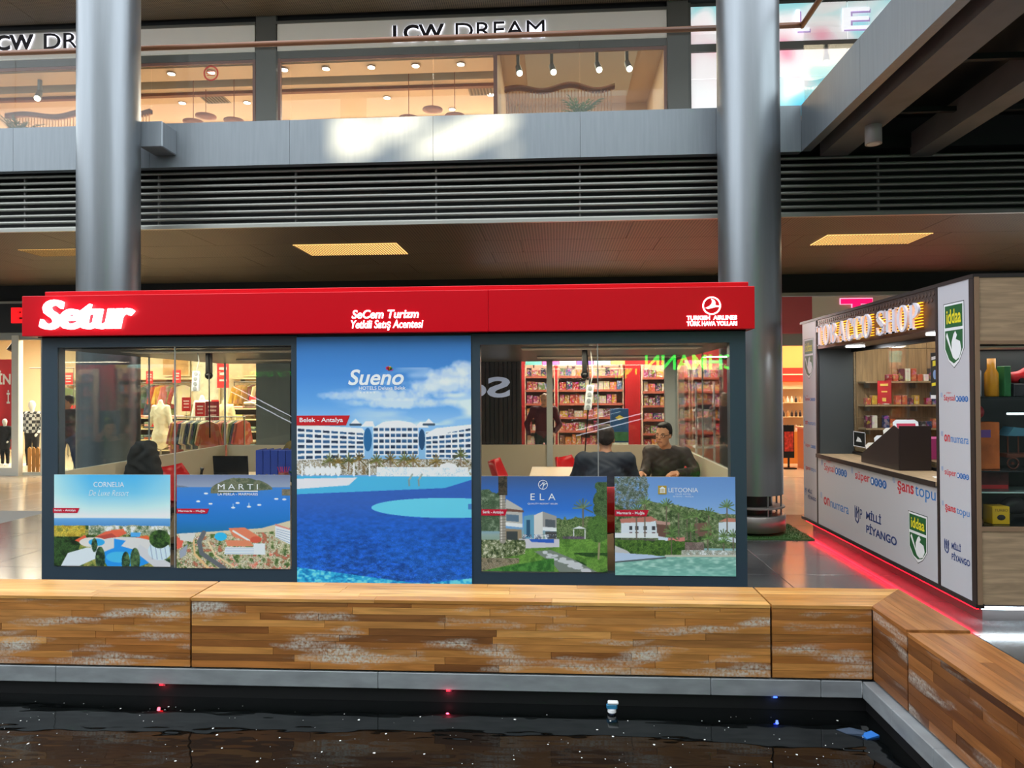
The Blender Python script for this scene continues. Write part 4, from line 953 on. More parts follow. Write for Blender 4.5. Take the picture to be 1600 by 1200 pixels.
for k in range(16): P.line(.145,.22+k*.03,.195,.215+k*.03,.8,(110,100,88))
P.blobs((np.abs(P.x-.172)<.035)&(P.y<.2), [(60,50,40),(96,84,66),(40,36,30)], 4); P.line(.94,.63,.93,.86,3,(150,140,100)); P.blobs(((P.x-.93)**2/.008+(P.y-.55)**2/.02<1), [(70,110,44),(100,140,60),(50,84,36)], 6)
t = poster('hotel_poster','window poster of a white villa with palm trunk, lawn and stone path', P, -.648,.425,.262,1.075, 6.193, .12)
ez = 1.003; ring = MB(); ex = -.118
for k in range(32):
    a = 2*PI*k/32; b2 = 2*PI*(k+1)/32
    ring.add([(ex+.041*math.cos(a),6.190,ez+.041*math.sin(a)),(ex+.041*math.cos(b2),6.190,ez+.041*math.sin(b2)),(ex+.036*math.cos(b2),6.190,ez+.036*math.sin(b2)),(ex+.036*math.cos(a),6.190,ez+.036*math.sin(a))],[(0,3,2,1)])
for poly in ([(-.03,-.01),(-.008,.010),(.0,.026),(.004,.026),(-.003,.006),(-.026,-.014)],[(-.006,-.034),(.0,-.036),(.006,-.01),(.020,.004),(.034,.008),(.032,.013),(.016,.009),(.0,-.006)],[(.008,.022),(.013,.022),(.010,.006),(.004,-.002),(.002,.004)]): ring.prism(poly, (ex,6.191,ez), (1,0,0), (0,0,1), .0006)
part('tree_emblem', ring, m_pw, t)
lettering('ELA', (0,6.191,0), XZ, (-.225,-.012,.872,.928), m_pw, t, depth=.0006, spacing=1.7)
lettering('QUALITY RESORT BELEK', (0,6.191,0), XZ, (-.25,.008,.832,.848), m_pw, t, depth=.0006)
tag_label(t, -.648,-.425,.738,.792, 6.190, 'Serik - Antalya', m_tag)
# 5 Letoonia
P = Paint(186, 150, 5)
P.grad([(0,(92,138,204)),(.2,(104,152,214)),(.4,(130,170,220)),(.5,(150,180,200)),(1,(120,180,160))])
mt_ = P.y > .24+.20*np.clip((P.x-.15)*1.0,0,1)-.04*P.noise(12); P.blobs(mt_&(P.y<.72), [(44,66,34),(80,102,58),(116,136,84),(60,82,46),(150,160,116)], 4)
P.blobs((((P.x-.12)/.17)**2+((P.y-.12)/.22)**2 < 1+.9*(P.noise(8)-.5)), [(70,84,66),(96,110,90),(150,168,190),(50,64,46),(104,150,206)], 4)
P.poly([(.05,.47),(.34,.44),(.36,.62),(.05,.62)], (206,212,222)); P.poly([(.04,.43),(.30,.40),(.36,.44),(.30,.455),(.05,.47)], (190,112,96)); P.poly([(.35,.47),(.46,.48),(.46,.62),(.35,.62)], (110,74,62)); P.poly([(.34,.44),(.46,.46),(.46,.49),(.35,.48)], (186,140,126))
for x in (.12,.17,.24,.31): P.poly([(x,.50),(x+.025,.50),(x+.025,.54),(x,.54)], (60,60,66)); P.poly([(x,.56),(x+.025,.56),(x+.025,.60),(x,.60)], (90,56,50))
P.poly([(.86,.46),(1,.44),(1,.66),(.86,.64)], (200,210,224)); P.poly([(.86,.45),(.93,.41),(1,.42),(1,.455)], (196,120,100)); P.poly([(.66,.47),(.76,.46),(.80,.50),(.80,.60),(.67,.60)], (120,84,72)); P.poly([(0,.57),(.36,.57),(.36,.62),(0,.62)], (214,222,232)); P.poly([(.36,.60),(.46,.62),(.46,.70),(.36,.70)], (196,206,220)); P.poly([(.06,.63),(.33,.63),(.33,.68),(.06,.68)], (90,80,76))
P.poly([(.44,.62),(.58,.61),(.58,.65),(.44,.66)], (206,120,110))
for k,(x,y,s_) in enumerate(((.43,.29,.4),(.25,.27,.45),(.53,.36,.36),(.60,.42,.3),(.68,.40,.3),(.78,.38,.3),(.93,.30,.35),(.47,.55,.22),(.63,.55,.24),(.77,.54,.28),(.90,.60,.2),(.98,.6,.2),(.18,.35,.4))): P.palm(x,y,s_*.75,.13,(96,126,66),(110,96,80),k)
P.blobs((P.y>.64)&(P.y<.80)&(P.x<.72-.03*P.noise(5))&(P.y>.62+.05*P.noise(7)), [(40,72,26),(76,112,40),(110,150,54),(54,88,34)], 6); P.blobs((P.x>.58)&(P.x<.74)&(P.y>.66)&(P.y<.77), [(130,100,96),(90,84,70),(150,124,116)], 5)
for k,(x,y,s_) in enumerate(((.47,.60,.2),(.77,.62,.16),(.90,.66,.14))): P.palm(x,y,s_,.10,(90,130,60),(110,96,80),k+20)
P.blobs((P.y>.74)&(P.x>.55)&(P.y<.80), [(150,144,124),(206,204,196),(110,120,96),(226,226,224)], 5)
wt = P.y > .795+.02*(P.x<.5); P.mix(wt.astype(float), (124,182,164)); rp = P.noise(10,3,2); P.mix(wt*np.clip((rp-.52)*5,0,1)*.6, (190,222,206)); P.mix(wt*np.clip((.45-rp)*5,0,1)*.5, (84,150,134)); P.mix(wt*np.clip((P.y-.9)*6,0,.5), (110,190,170))
P.poly([(0,.70),(.10,.75),(.14,.79),(0,.80)], (190,186,184)); P.poly([(0,.77),(.30,.79),(.42,.815),(.30,.83),(0,.86)], (176,194,220)); P.line(0,.868,.42,.818,2,(70,80,84)); P.line(.42,.80,1,.795,3,(196,190,170))
t = poster('hotel_poster','window poster of a palm-fringed lakeside hotel with terracotta roofs', P, .490,1.498,.238,1.072, 6.193, .14)
part('gold_square', MB().box(.855,.926,6.190,6.1915,.925,.998), M('gold ink', (190,160,60), .5), t)
tp = MB().box(.868,.914,6.188,6.1895,.937,.941).prism([(0,0),(.054,0),(.027,.02)], (.864,6.1895,.972), (1,0,0), (0,0,1), .0006)
for k in range(4): tp.box(.871+k*.0118,.877+k*.0118,6.188,6.1895,.941,.972)
part('temple_emblem', tp, m_pw, t)
lettering('LETOONIA', (0,6.191,0), XZ, (.942,1.188,.942,.98), m_pw, t, depth=.0006)
lettering('CLUB HOTEL', (0,6.191,0), XZ, (1.0,1.13,.92,.933), m_pw, t, depth=.0006, spacing=1.3)
lettering('FETHIYE - MUGLA', (0,6.191,0), XZ, (.98,1.15,.90,.912), m_pw, t, depth=.0006, spacing=1.2)
tag_label(t, .490,.775,.738,.792, 6.190, 'Marmaris - Muğla', m_tag)
# ================================================================ PEOPLE (smooth blended bodies)
def sdf_mesh(prims, vox, k, pad=.05, noise=None):
    """prims: ('c',p0,p1,r0,r1[,k]) tapered capsule, ('e',centre,(rx,ry,rz)[,k[,rot]]) ellipsoid; blended to one surface"""
    P = []
    for p in prims:
        if p[0] == 'c': m = max(p[3],p[4]); P += [np.array(p[1])-m, np.array(p[1])+m, np.array(p[2])-m, np.array(p[2])+m]
        else: m = max(p[2]); P += [np.array(p[1])-m, np.array(p[1])+m]
    P = np.array(P); lo = P.min(0)-pad; hi = P.max(0)+pad
    n = np.ceil((hi-lo)/vox).astype(int)+1
    F = np.full(n, 9.0)
    for p in prims:
        kk = k
        if p[0] == 'c':
            a = np.array(p[1],float); b = np.array(p[2],float); r0, r1 = p[3], p[4]; m = max(r0,r1)
            if len(p) > 5: kk = p[5]
            l = np.minimum(a,b)-m-.06; h = np.maximum(a,b)+m+.06
        else:
            a = np.array(p[1],float); rr = np.array(p[2],float); rot = p[4] if len(p) > 4 else None
            if len(p) > 3 and p[3] is not None: kk = p[3]
            m = rr.max(); l = a-m-.06; h = a+m+.06
        i0 = np.clip(np.floor((l-lo)/vox).astype(int),0,n-1); i1 = np.clip(np.ceil((h-lo)/vox).astype(int)+1,1,n)
        sl = tuple(slice(u,v) for u, v in zip(i0,i1))
        g = np.meshgrid(*[lo[d]+vox*np.arange(i0[d],i1[d]) for d in range(3)], indexing='ij'); X = np.stack(g,-1)
        if p[0] == 'c':
            d = b-a; L = d@d+1e-9; t = np.clip(((X-a)@d)/L,0,1); q = X-a-t[...,None]*d; D = np.sqrt((q*q).sum(-1))-(r0+(r1-r0)*t)
        else:
            q = X-a
            if rot is not None: q = q@np.array(rot)
            s = np.sqrt(((q/rr)**2).sum(-1)); D = (s-1)*rr.min()*(.6+.4*min(1,rr.min()/rr.max()))
        A = F[sl]; hh = np.clip(.5+.5*(A-D)/kk,0,1); F[sl] = A*(1-hh)+D*hh-kk*hh*(1-hh)
    if noise is not None:
        g = np.meshgrid(*[lo[d]+vox*np.arange(n[d]) for d in range(3)], indexing='ij')
        F = F+noise[0]*(np.sin(g[0]*noise[1]+2*np.sin(g[2]*noise[1]*.6))*np.sin(g[2]*noise[1]*.8+1.5*np.sin(g[1]*noise[1])))
    I = F < 0
    S = F
    # surface nets
    nx, ny, nz = n-1
    acc = np.zeros((nx,ny,nz,3)); cnt = np.zeros((nx,ny,nz))
    cn = [(a,b,c) for a in (0,1) for b in (0,1) for c in (0,1)]
    V = lambda o: S[o[0]:o[0]+nx, o[1]:o[1]+ny, o[2]:o[2]+nz]
    for o in cn:
        for d in range(3):
            if o[d] == 0:
                o2 = list(o); o2[d] = 1; f0 = V(o); f1 = V(o2); cr = (f0 < 0) != (f1 < 0)
                t = np.where(cr, f0/(f0-f1+1e-12), 0)
                for e in range(3): acc[...,e] += np.where(cr, o[e]+(t if e == d else 0), 0)
                cnt += cr
    act = cnt > 0; idx = -np.ones((nx,ny,nz),int); idx[act] = np.arange(act.sum())
    ii = np.argwhere(act); vs = lo+vox*(ii+acc[act]/cnt[act][:,None])
    fs = []
    for d in range(3):
        u, v = (d+1)%3, (d+2)%3
        f0 = S[tuple(slice(0,-1) if e == d else slice(None) for e in range(3))]; f1 = S[tuple(slice(1,None) if e == d else slice(None) for e in range(3))]
        cr = np.argwhere((f0 < 0) != (f1 < 0)); 
        ok = (cr[:,u] > 0)&(cr[:,v] > 0)&(cr[:,u] < n[u]-1)&(cr[:,v] < n[v]-1); cr = cr[ok]
        ins = S[tuple(cr.T)] < 0
        q = []
        for du, dv in ((1,1),(0,1),(0,0),(1,0)):
            c = cr.copy(); c[:,u] -= du; c[:,v] -= dv; q.append(idx[tuple(c.T)])
        q = np.stack(q,-1); q[~ins] = q[~ins][:,::-1]; q = q[(q >= 0).all(1)]; fs.append(q)
    mb = MB(); mb.v = [tuple(p) for p in vs]; mb.f = [tuple(map(int,f)) for f in np.concatenate(fs)]; mb.sm = [True]*len(mb.f)
    return mb
def V3(*a): return np.array(a, float)
def head_frame(yaw, pitch=0.0, roll=0.0):
    """columns: right, forward, up. yaw 0 looks towards -Y (the camera)"""
    return np.array(Matrix.Rotation(yaw,3,'Z') @ Matrix.Rotation(roll,3,'Y') @ Matrix.Rotation(pitch,3,'X')) @ np.diag([1,-1,1])
def head_prims(c, Rm, s=1.0):
    q = lambda x,y,z: c+Rm@(V3(x,y,z)*s)
    E_ = lambda x,y,z,a,b,d,k=.02: ('e', q(x,y,z), (a*s,b*s,d*s), k, Rm)
    return [E_(0,-.012,.045,.074,.094,.085), E_(0,.020,-.01,.066,.075,.085), E_(0,.035,-.075,.045,.050,.045,.03),
            E_(0,.066,.030,.052,.022,.018,.015), ('c', q(0,.088,.024), q(0,.112,-.022), .009*s,.014*s,.010), E_(0,.090,-.058,.026,.014,.018,.012), E_(0,.080,-.098,.022,.018,.016,.016),
            E_(.030,.072,-.018,.024,.020,.022,.02), E_(-.030,.072,-.018,.024,.020,.022,.02),
            E_(.078,-.012,-.005,.010,.020,.032,.006), E_(-.078,-.012,-.005,.010,.020,.032,.006)]
def hand_prims(w, d, up, s=1.0, curl=.4):
    """w wrist, d pointing direction, up back-of-hand normal"""
    d = d/np.linalg.norm(d); up = up-d*(up@d); up = up/np.linalg.norm(up); sd = np.cross(d,up)
    out = [('c', w, w+d*.075*s, .026*s, .030*s, .012), ('c', w+d*.03*s-sd*.016*s, w+d*.085*s-sd*.022*s,.018*s,.016*s,.01), ('c', w+d*.03*s+sd*.016*s, w+d*.085*s+sd*.022*s,.018*s,.016*s,.01)]
    for k, L in enumerate((.062,.074,.070,.055)):
        b = w+d*.088*s+sd*(-.030+.020*k)*s; m = b+(d*math.cos(curl*.6)-up*math.sin(curl*.6))*L*.5*s; e = m+(d*math.cos(curl*1.6)-up*math.sin(curl*1.6))*L*.5*s
        out += [('c', b, m, .0095*s,.009*s,.004), ('c', m, e, .009*s,.0075*s,.004)]
    th = w+d*.025*s-sd*.028*s; t1 = th+(d*.6-sd*.7-up*.2)*.045*s; out += [('c', th, t1, .014*s,.011*s,.008), ('c', t1, t1+(d*.9-sd*.2-up*.3)*.03*s, .011*s,.008*s,.004)]
    return out
def torso_prims(pel, chest, nk, shl, shr, g=0.0, belly=.0, w=1.0):
    mid = (pel+chest)/2
    ax = (shr-shl)/np.linalg.norm(shr-shl); dn = V3(0,0,1); fw = np.cross(dn, ax); Rm = np.stack([ax,fw,dn],-1)
    return [('e', pel, ((.165+g)*w,(.125+g),.14+g), .06, Rm), ('e', mid, ((.155+g)*w,(.115+g+belly),.17+g), .06, Rm), ('e', chest, ((.175+g)*w,(.125+g),.18+g), .06, Rm),
            ('c', shl, shr, .062+g, .062+g, .06), ('c', chest+V3(0,0,.08), nk, .085+g, .052+g*.6, .05)]
def person(label, J, look, skin, top, bottom, hair, group=None, vox=.011, hands=True, bald=False, glasses=False, sleeve=.95, noise=.004, hood=False, headscale=1.0, topname='jacket', hair_low=-.03):
    """J: joints; look=(yaw,pitch,roll) of the head"""
    base = J['base']; t = thing('person', label, 'person', base, group)
    Rm = head_frame(*look); hc = J['head']
    B = head_prims(hc, Rm, headscale)+[('c', J['neck'], hc+Rm@V3(0,-.015,-.06), .052,.050,.02)]
    B += torso_prims(J['pel'], J['chest'], J['neck'], J['shl'], J['shr'], -.012)
    C = torso_prims(J['pel'], J['chest'], J['neck']-V3(0,0,.02), J['shl'], J['shr'], .012, J.get('belly',0))
    for s in ('l','r'):
        B += [('c', J['sh'+s], J['el'+s], .046,.038,.03), ('c', J['el'+s], J['wr'+s], .038,.026,.02)]
        wr = J['el'+s]+(J['wr'+s]-J['el'+s])*sleeve
        C += [('c', J['sh'+s], J['el'+s], .068,.056,.04), ('c', J['el'+s], wr, .056,.043,.03)]
        if hands: B += hand_prims(J['wr'+s], J.get('hd'+s, J['wr'+s]-J['el'+s]), J.get('hu'+s, V3(0,0,1)))
    T = []
    for s in ('l','r'):
        if 'kn'+s in J:
            hp = J['pel']+(J['sh'+s]-J['chest'])*.5*V3(1,1,0)+V3(0,0,-.04)
            B += [('c', hp, J['kn'+s], .07,.05,.03), ('c', J['kn'+s], J['an'+s], .05,.036,.03), ('c', J['an'+s]-V3(0,0,.03), J['toe'+s], .035,.028,.02)]
            T += [('c', hp, J['kn'+s], .092,.070,.04), ('c', J['kn'+s], J['an'+s], .070,.058,.03)]
    if T: T += [('e', J['pel']-V3(0,0,.02), (.172,.135,.13), .05)]
    part('body', sdf_mesh(B, vox, .02), skin, t)
    part(topname, sdf_mesh(C, vox, .03, noise=(noise,55)), top, t)
    if T:
        part('trousers', sdf_mesh(T, vox*1.15, .03, noise=(noise,45)), bottom, t)
        for s in ('l','r'):
            a = J['an'+s]-V3(0,0,.035); part('shoe', sdf_mesh([('c', a, J['toe'+s], .043,.036), ('c', a-(J['toe'+s]-a)*.15, a, .036,.04)], .012, .02), M('dark shoe', (30,28,28), .5), t)
    q = lambda x,y,z: hc+Rm@(V3(x,y,z)*headscale)
    if hair is not None:
        H = []
        if not bald: H += [('e', q(0,-.030,.070), (.079*headscale,.094*headscale,.074*headscale), .02, Rm), ('e', q(0,.036,.112), (.050,.040,.022), .015, Rm)]
        H += [('e', q(0,-.060,.010+hair_low*0), (.072,.055,.07), .02, Rm), ('e', q(.066,-.022,.030), (.018,.040,.040), .015, Rm), ('e', q(-.066,-.022,.030), (.018,.040,.040), .015, Rm)]
        part('hair', sdf_mesh(H, .009, .015, noise=(.0025,160)), hair, t)
    ey = MB(); ew = MB()
    for s_ in (-1,1):
        ew.ball(tuple(q(.031*s_,.079,.008)), .0125*headscale, 10, 6); ey.ball(tuple(q(.031*s_,.0885,.008)), .0062*headscale, 8, 5)
    part('eye_whites', ew, M('eye white', (225,220,212), .3), t); part('irises', ey, M('dark iris', (30,22,18), .2), t)
    bw = MB()
    for s_ in (-1,1): bw.tube([tuple(q(.014*s_,.090,.028)), tuple(q(.032*s_,.088,.034)), tuple(q(.050*s_,.074,.028))], .0045, 6)
    part('eyebrows', bw, hair or M('dark brow', (40,30,26), .8), t)
    part('mouth', MB().tube([tuple(q(-.024,.092,-.060)), tuple(q(-.010,.102,-.057)), tuple(q(.010,.102,-.057)), tuple(q(.024,.092,-.060))], .0055, 6), M('lip', (140,70,62), .5), t)
    if glasses:
        gl = MB()
        for s_ in (-1,1):
            pts = [tuple(q(s_*.033+.025*math.cos(a),.101-.006*abs(math.cos(a)),.007+.018*math.sin(a))) for a in np.linspace(0,2*PI,17)]; gl.tube(pts, .0028, 6)
            gl.tube([tuple(q(s_*.058,.096,.012)), tuple(q(s_*.074,.05,.014)), tuple(q(s_*.080,-.01,.012))], .0026, 6)
        gl.tube([tuple(q(-.010,.104,.010)), tuple(q(.010,.104,.010))], .0026, 6)
        part('glasses', gl, M('black spectacle frame', (18,18,20), .3), t)
    return t
m_skin = M('warm skin', (222,158,122), .5); m_skin2 = M('tanned skin', (184,126,96), .5); m_hair = M('black hair', (26,20,18), .6); m_hairg = M('dark brown hair', (40,28,24), .6)
# --- the agent, seated, facing us and glancing to the left
person('man in glasses and dark brown jacket seated facing us behind the desk', dict(base=V3(1.17,8.15,.10), pel=V3(1.25,8.22,.62), chest=V3(1.22,8.12,.98), neck=V3(1.20,8.06,1.17), head=V3(1.165,7.99,1.315), shl=V3(1.03,8.10,1.12), shr=V3(1.41,8.10,1.10),
    ell=V3(.96,7.98,.90), wrl=V3(.90,7.76,.925), elr=V3(1.52,7.98,.92), wrr=V3(1.28,7.74,.93), hdl=V3(-.4,-1,-.06), hdr=V3(-.9,-.5,-.05), knl=V3(1.10,7.86,.60), knr=V3(1.42,7.86,.60), anl=V3(1.10,7.86,.20), anr=V3(1.42,7.86,.20), toel=V3(1.10,7.70,.14), toer=V3(1.42,7.70,.14)),
    (R(-32),R(6),R(3)), m_skin, M('dark brown bomber jacket', (54,40,34), .55), M('dark jeans', (34,36,46), .7), m_hair, glasses=True, vox=.0095)
# --- the customer, seated with his back to us
person('man in a navy jacket seated with his back to us at the kiosk desk', dict(base=V3(.46,6.85,.10), pel=V3(.45,6.80,.62), chest=V3(.45,6.84,.98), neck=V3(.46,6.88,1.20), head=V3(.465,6.93,1.335), shl=V3(.66,6.86,1.15), shr=V3(.25,6.86,1.15),
    ell=V3(.76,6.96,.90), wrl=V3(.66,7.20,.94), elr=V3(.15,6.96,.90), wrr=V3(.28,7.20,.94), hdl=V3(-.3,1,0), hdr=V3(.3,1,0), knl=V3(.62,7.18,.58), knr=V3(.30,7.18,.58), anl=V3(.62,7.16,.2), anr=V3(.30,7.16,.2), toel=V3(.62,7.32,.14), toer=V3(.30,7.32,.14)),
    (R(178),R(10),0), m_skin2, M('navy jacket cloth', (20,30,46), .75), M('dark jeans'), m_hairg, vox=.0105)
# --- someone half hidden behind the poster panel
person('person in an olive top half hidden behind the central poster panel', dict(base=V3(-3.32,9.3,.10), pel=V3(-3.28,9.32,.62), chest=V3(-3.28,9.30,.96), neck=V3(-3.27,9.28,1.16), head=V3(-3.20,9.26,1.31), shl=V3(-3.47,9.28,1.09), shr=V3(-3.08,9.28,1.11),
    ell=V3(-3.55,9.1,.90), wrl=V3(-3.36,8.95,.93), elr=V3(-2.98,9.06,.92), wrr=V3(-3.10,9.12,1.16), hdr=V3(-.3,.4,.9), hur=V3(0,-1,0), hdl=V3(.6,-.6,0)),
    (R(-50),0,0), m_skin, M('olive sweatshirt', (92,80,42), .8), M('dark jeans'), m_hair, vox=.012, topname='sweatshirt')
# --- shopper in the clothes store, seen from behind
person('shopper in a black hooded jacket and jeans in the clothes store', dict(base=V3(-10.27,14.6,0.0), pel=V3(-10.27,14.6,.92), chest=V3(-10.27,14.58,1.26), neck=V3(-10.27,14.58,1.47), head=V3(-10.22,14.57,1.63), shl=V3(-10.47,14.60,1.40), shr=V3(-10.05,14.60,1.42),
    ell=V3(-10.60,14.5,1.12), wrl=V3(-10.52,14.35,.98), elr=V3(-9.94,14.66,1.12), wrr=V3(-9.92,14.5,.90), knl=V3(-10.38,14.56,.50), knr=V3(-10.12,14.66,.50), anl=V3(-10.42,14.60,.10), anr=V3(-10.08,14.72,.10), toel=V3(-10.48,14.46,.045), toer=V3(-10.02,14.60,.045)),
    (R(-60),R(8),0), m_skin2, M('black jacket cloth', (26,28,30), .8), M('blue jeans', (40,58,92), .8), m_hair, vox=.017)
# --- shopper in the toy store
person('bald man in a maroon sweater standing in the toy store', dict(base=V3(-.28,14.9,0.0), pel=V3(-.26,14.9,.92), chest=V3(-.27,14.86,1.28), neck=V3(-.26,14.82,1.48), head=V3(-.24,14.76,1.63), shl=V3(-.47,14.86,1.42), shr=V3(-.05,14.86,1.42),
    ell=V3(-.60,14.8,1.14), wrl=V3(-.56,14.62,.92), elr=V3(.06,14.8,1.12), wrr=V3(-.05,14.6,.96), knl=V3(-.36,14.84,.50), knr=V3(-.15,14.84,.50), anl=V3(-.36,14.92,.10), anr=V3(-.14,14.92,.10), toel=V3(-.38,14.76,.045), toer=V3(-.12,14.76,.045)),
    (R(-15),R(24),0), m_skin, M('maroon sweater', (96,30,34), .8), M('dark green trousers', (34,42,34), .8), m_hairg, bald=True, vox=.017, topname='sweater')
# ================================================================ INSIDE THE KIOSK
m_desk = M('pale birch desk top', (222,190,146), .4, noise=(4,.05), stretch=(.3,3,3)); m_blackp = M('black plastic', (18,18,20), .35)
m_redsh = M('red shell chair plastic', (206,14,24), .35); m_chrome = M('chrome leg', (190,190,192), .2, .9)
def desk(x0,x1,y0,y1,label):
    t = thing('desk', label, 'desk', ((x0+x1)/2,(y0+y1)/2,.10))
    part('desk_top', MB().box(x0,x1,y0,y1,.85,.88,.004), m_desk, t)
    for x in (x0+.03,x1-.07):
        for y in (y0+.03,y1-.07): part('leg', MB().box(x,x+.04,y,y+.04,.10,.85), m_kframe, t)
    part('modesty_panel', MB().box(x0+.08,x1-.08,y1-.06,y1-.04,.35,.85), m_beige, t)
desk(-3.85,-2.1,7.25,8.25,'pale desk with laptop and blue binders in the left half of the kiosk')
desk(-.50,1.35,7.35,7.85,'pale desk between the two seated men in the kiosk')
desk(-.30,.25,7.9,8.85,'pale side desk behind the man in the navy jacket')
def red_chair(x,y,rz,label,z=.10):
    t = thing('red_chair', label, 'chair', (x,y,z), 'red shell chairs in the kiosk', rz)
    n, m = 14, 12; vs = []
    for j in range(m+1):                    # seat front to backrest top, one curved shell
        u = j/m
        if u < .45: py = -.22+.40*u/.45; pz = .44-.03*math.sin(u/.45*PI)
        else: q = (u-.45)/.55; py = .18+.12*q+.05*math.sin(q*PI*.5); pz = .44+.42*q
        for i in range(n+1):
            s_ = i/n*2-1; wd = .24+.03*math.sin(u*PI)-(.06*max(0,(u-.8)/.2)); lift = .13*abs(s_)**2.6*(1-.6*abs(u-.45)); vs.append((s_*wd, py-(.10*abs(s_)**2.4 if u > .45 else 0), pz+lift*(1 if u < .6 else .3)))
    fs = [(j*(n+1)+i, j*(n+1)+i+1, (j+1)*(n+1)+i+1, (j+1)*(n+1)+i) for j in range(m) for i in range(n)]
    mb = MB(); mb.add(vs, fs, True); o = link('shell', mb.mesh('shell'), m_redsh, t); sm = o.modifiers.new('thick','SOLIDIFY'); sm.thickness = .014
    for a,b in ((-1,-1),(1,-1),(-1,1),(1,1)): link('leg', MB().cyl((a*.12,b*.10,.43),(a*.22,b*.2,0),.012,n=10).mesh('leg'), m_chrome, t)
    return t
red_chair(-4.16,8.0,R(80),'red shell chair behind the desk with the laptop')
red_chair(-.44,8.4,R(85),'red shell chair at the far left of the right window, side on',.13)
red_chair(.32,9.05,R(60),'red shell chair behind the man in the navy jacket')
red_chair(1.40,8.36,R(-30),'red shell chair the man in glasses sits on')
red_chair(.46,6.74,R(180),'red shell chair under the man in the navy jacket')
# black coat over a chair back
t = thing('office_chair','black coat hung over the back of an office chair by the left window','chair',(-4.26,7.25,.10))
part('coat', sdf_mesh([('c',V3(-4.31,7.25,1.25),V3(-4.19,7.25,1.25),.05,.05),('e',V3(-4.25,7.25,1.10),(.12,.08,.18)),('e',V3(-4.25,7.25,.85),(.18,.09,.28)),('c',V3(-4.34,7.2,1.2),V3(-4.44,7.19,.74),.045,.045),('c',V3(-4.16,7.2,1.2),V3(-4.06,7.19,.74),.045,.045)], .013, .05, noise=(.006,40)), M('black coat cloth', (18,18,20), .8), t)
part('seat', MB().box(-4.48,-4.02,7.28,7.72,.52,.60,.02), m_blackp, t); part('gas_lift', MB().cyl((-4.25,7.5,.16),(-4.25,7.5,.53),.025), m_chrome, t)
for k in range(5): a = k*2*PI/5; part('foot', MB().box(-.0,.0,0,0,0,0) if False else MB().tube([(-4.25,7.5,.17),(-4.25+.28*math.cos(a),7.5+.28*math.sin(a),.13)],.02,8), m_blackp, t)
# laptop
t = thing('laptop','open black laptop on the left desk, lid towards us','laptop',(-3.38,7.42,.88))
part('keyboard_base', MB().box(-3.57,-3.205,7.40,7.64,.882,.900,.003), m_blackp, t)
part('lid', MB().prism([(-.185,0),(.185,0),(.205,.265),(-.165,.265)], (-3.395,7.385,.895), (1,0,0), (0,-.28,.96), .010), M('laptop lid', (20,21,24), .25), t)
# binders
for k, l in enumerate(('leftmost blue ring binder on the desk','second blue ring binder from the laptop','third blue ring binder from the laptop','blue ring binder beside the pen pot','rightmost blue ring binder, partly behind the kiosk post')):
    x = -3.12+k*.080; t = thing('ring_binder', l, 'binder', (x+.037,7.45,.88), 'blue binders on the left desk')
    part('spine', MB().box(x,x+.075,7.34,7.36,.882,1.205,.003), M('blue binder board', (36,64,160), .45), t)
    part('cover', MB().box(x,x+.004,7.36,7.62,.882,1.205).box(x+.071,x+.075,7.36,7.62,.882,1.205), M('blue binder board'), t)
    part('pages', MB().box(x+.008,x+.067,7.38,7.60,.89,1.175), m_white, t)
    part('finger_ring', MB().cyl((x+.0375,7.336,.945),(x+.0375,7.341,.945),.014,n=18), m_chrome, t)
t = thing('pen_pot','dark red pen pot with pink pens in front of the binders','pen pot',(-2.80,7.28,.88))
part('pot', MB().lathe([(.045,0),(.05,.005),(.052,.10),(.046,.10)], (-2.80,7.28,.882), 20), M('brown red pot', (110,40,30), .5), t)
for k in range(6): part('pen', MB().cyl((-2.82+k*.008,7.28,.92),(-2.86+k*.024,7.27+.01*(k%2),1.04),.004,n=6), M('pink pen', (214,50,110), .4), t)
t = thing('desk_plant','small green plant beside the pen pot','plant',(-2.70,7.30,.88))
part('pot', MB().lathe([(.03,0),(.04,.06)], (-2.70,7.3,.882), 14), m_blackp, t)
for k in range(8): a = k*.8; part('leaf', MB().add([(-2.70,7.3,.94),(-2.70+.03*math.cos(a)-.01,7.3+.03*math.sin(a),.98),(-2.70+.06*math.cos(a),7.3+.06*math.sin(a),1.0),(-2.70+.03*math.cos(a)+.01,7.3+.03*math.sin(a)+.008,.985)],[(0,1,2,3)]), M('leaf green', (50,120,50), .5), t)
t = thing('desk_phone','black desk telephone left of the laptop','telephone',(-3.72,7.40,.88))
part('phone_base', MB().prism([(0,0),(.18,0),(.18,.03),(0,.07)], (-3.62,7.32,.882), (0,1,0), (0,0,1), .17), m_blackp, t)
part('handset', MB().tube([(-3.70,7.36,1.02),(-3.705,7.36,.99),(-3.712,7.36,.94),(-3.72,7.36,.91)],[.022,.014,.014,.022],10), m_blackp, t)
part('keypad', MB().box(-3.785,-3.74,7.318,7.322,.90,.93), M('keypad grey', (150,140,120), .5), t)
# papers and keyboard on the right desk
t = thing('keyboard','black keyboard under the hand of the man in glasses','keyboard',(.92,7.62,.88)); part('keyboard_body', MB().box(.72,1.08,7.5,7.64,.882,.898,.003), m_blackp, t)
kk = MB()
for i in range(12):
    for j in range(4): kk.box(.735+i*.028,.757+i*.028,7.51+j*.032,7.535+j*.032,.898,.902)
part('keys', kk, M('key grey', (50,50,54), .5), t)
for x,y,a,l in ((1.12,7.48,.3,'white paper sheet on the desk before the man in glasses'),(.98,7.44,-.2,'white paper sheet nearest the window on the desk')):
    o = solo('paper_sheet', MB().prism([(-.105,-.148),(.105,-.148),(.105,.148),(-.105,.148)], (x,y,.8805), (math.cos(a),math.sin(a),0), (-math.sin(a),math.cos(a),0), .0015), M('paper white', (236,234,228), .7), l, 'paper')
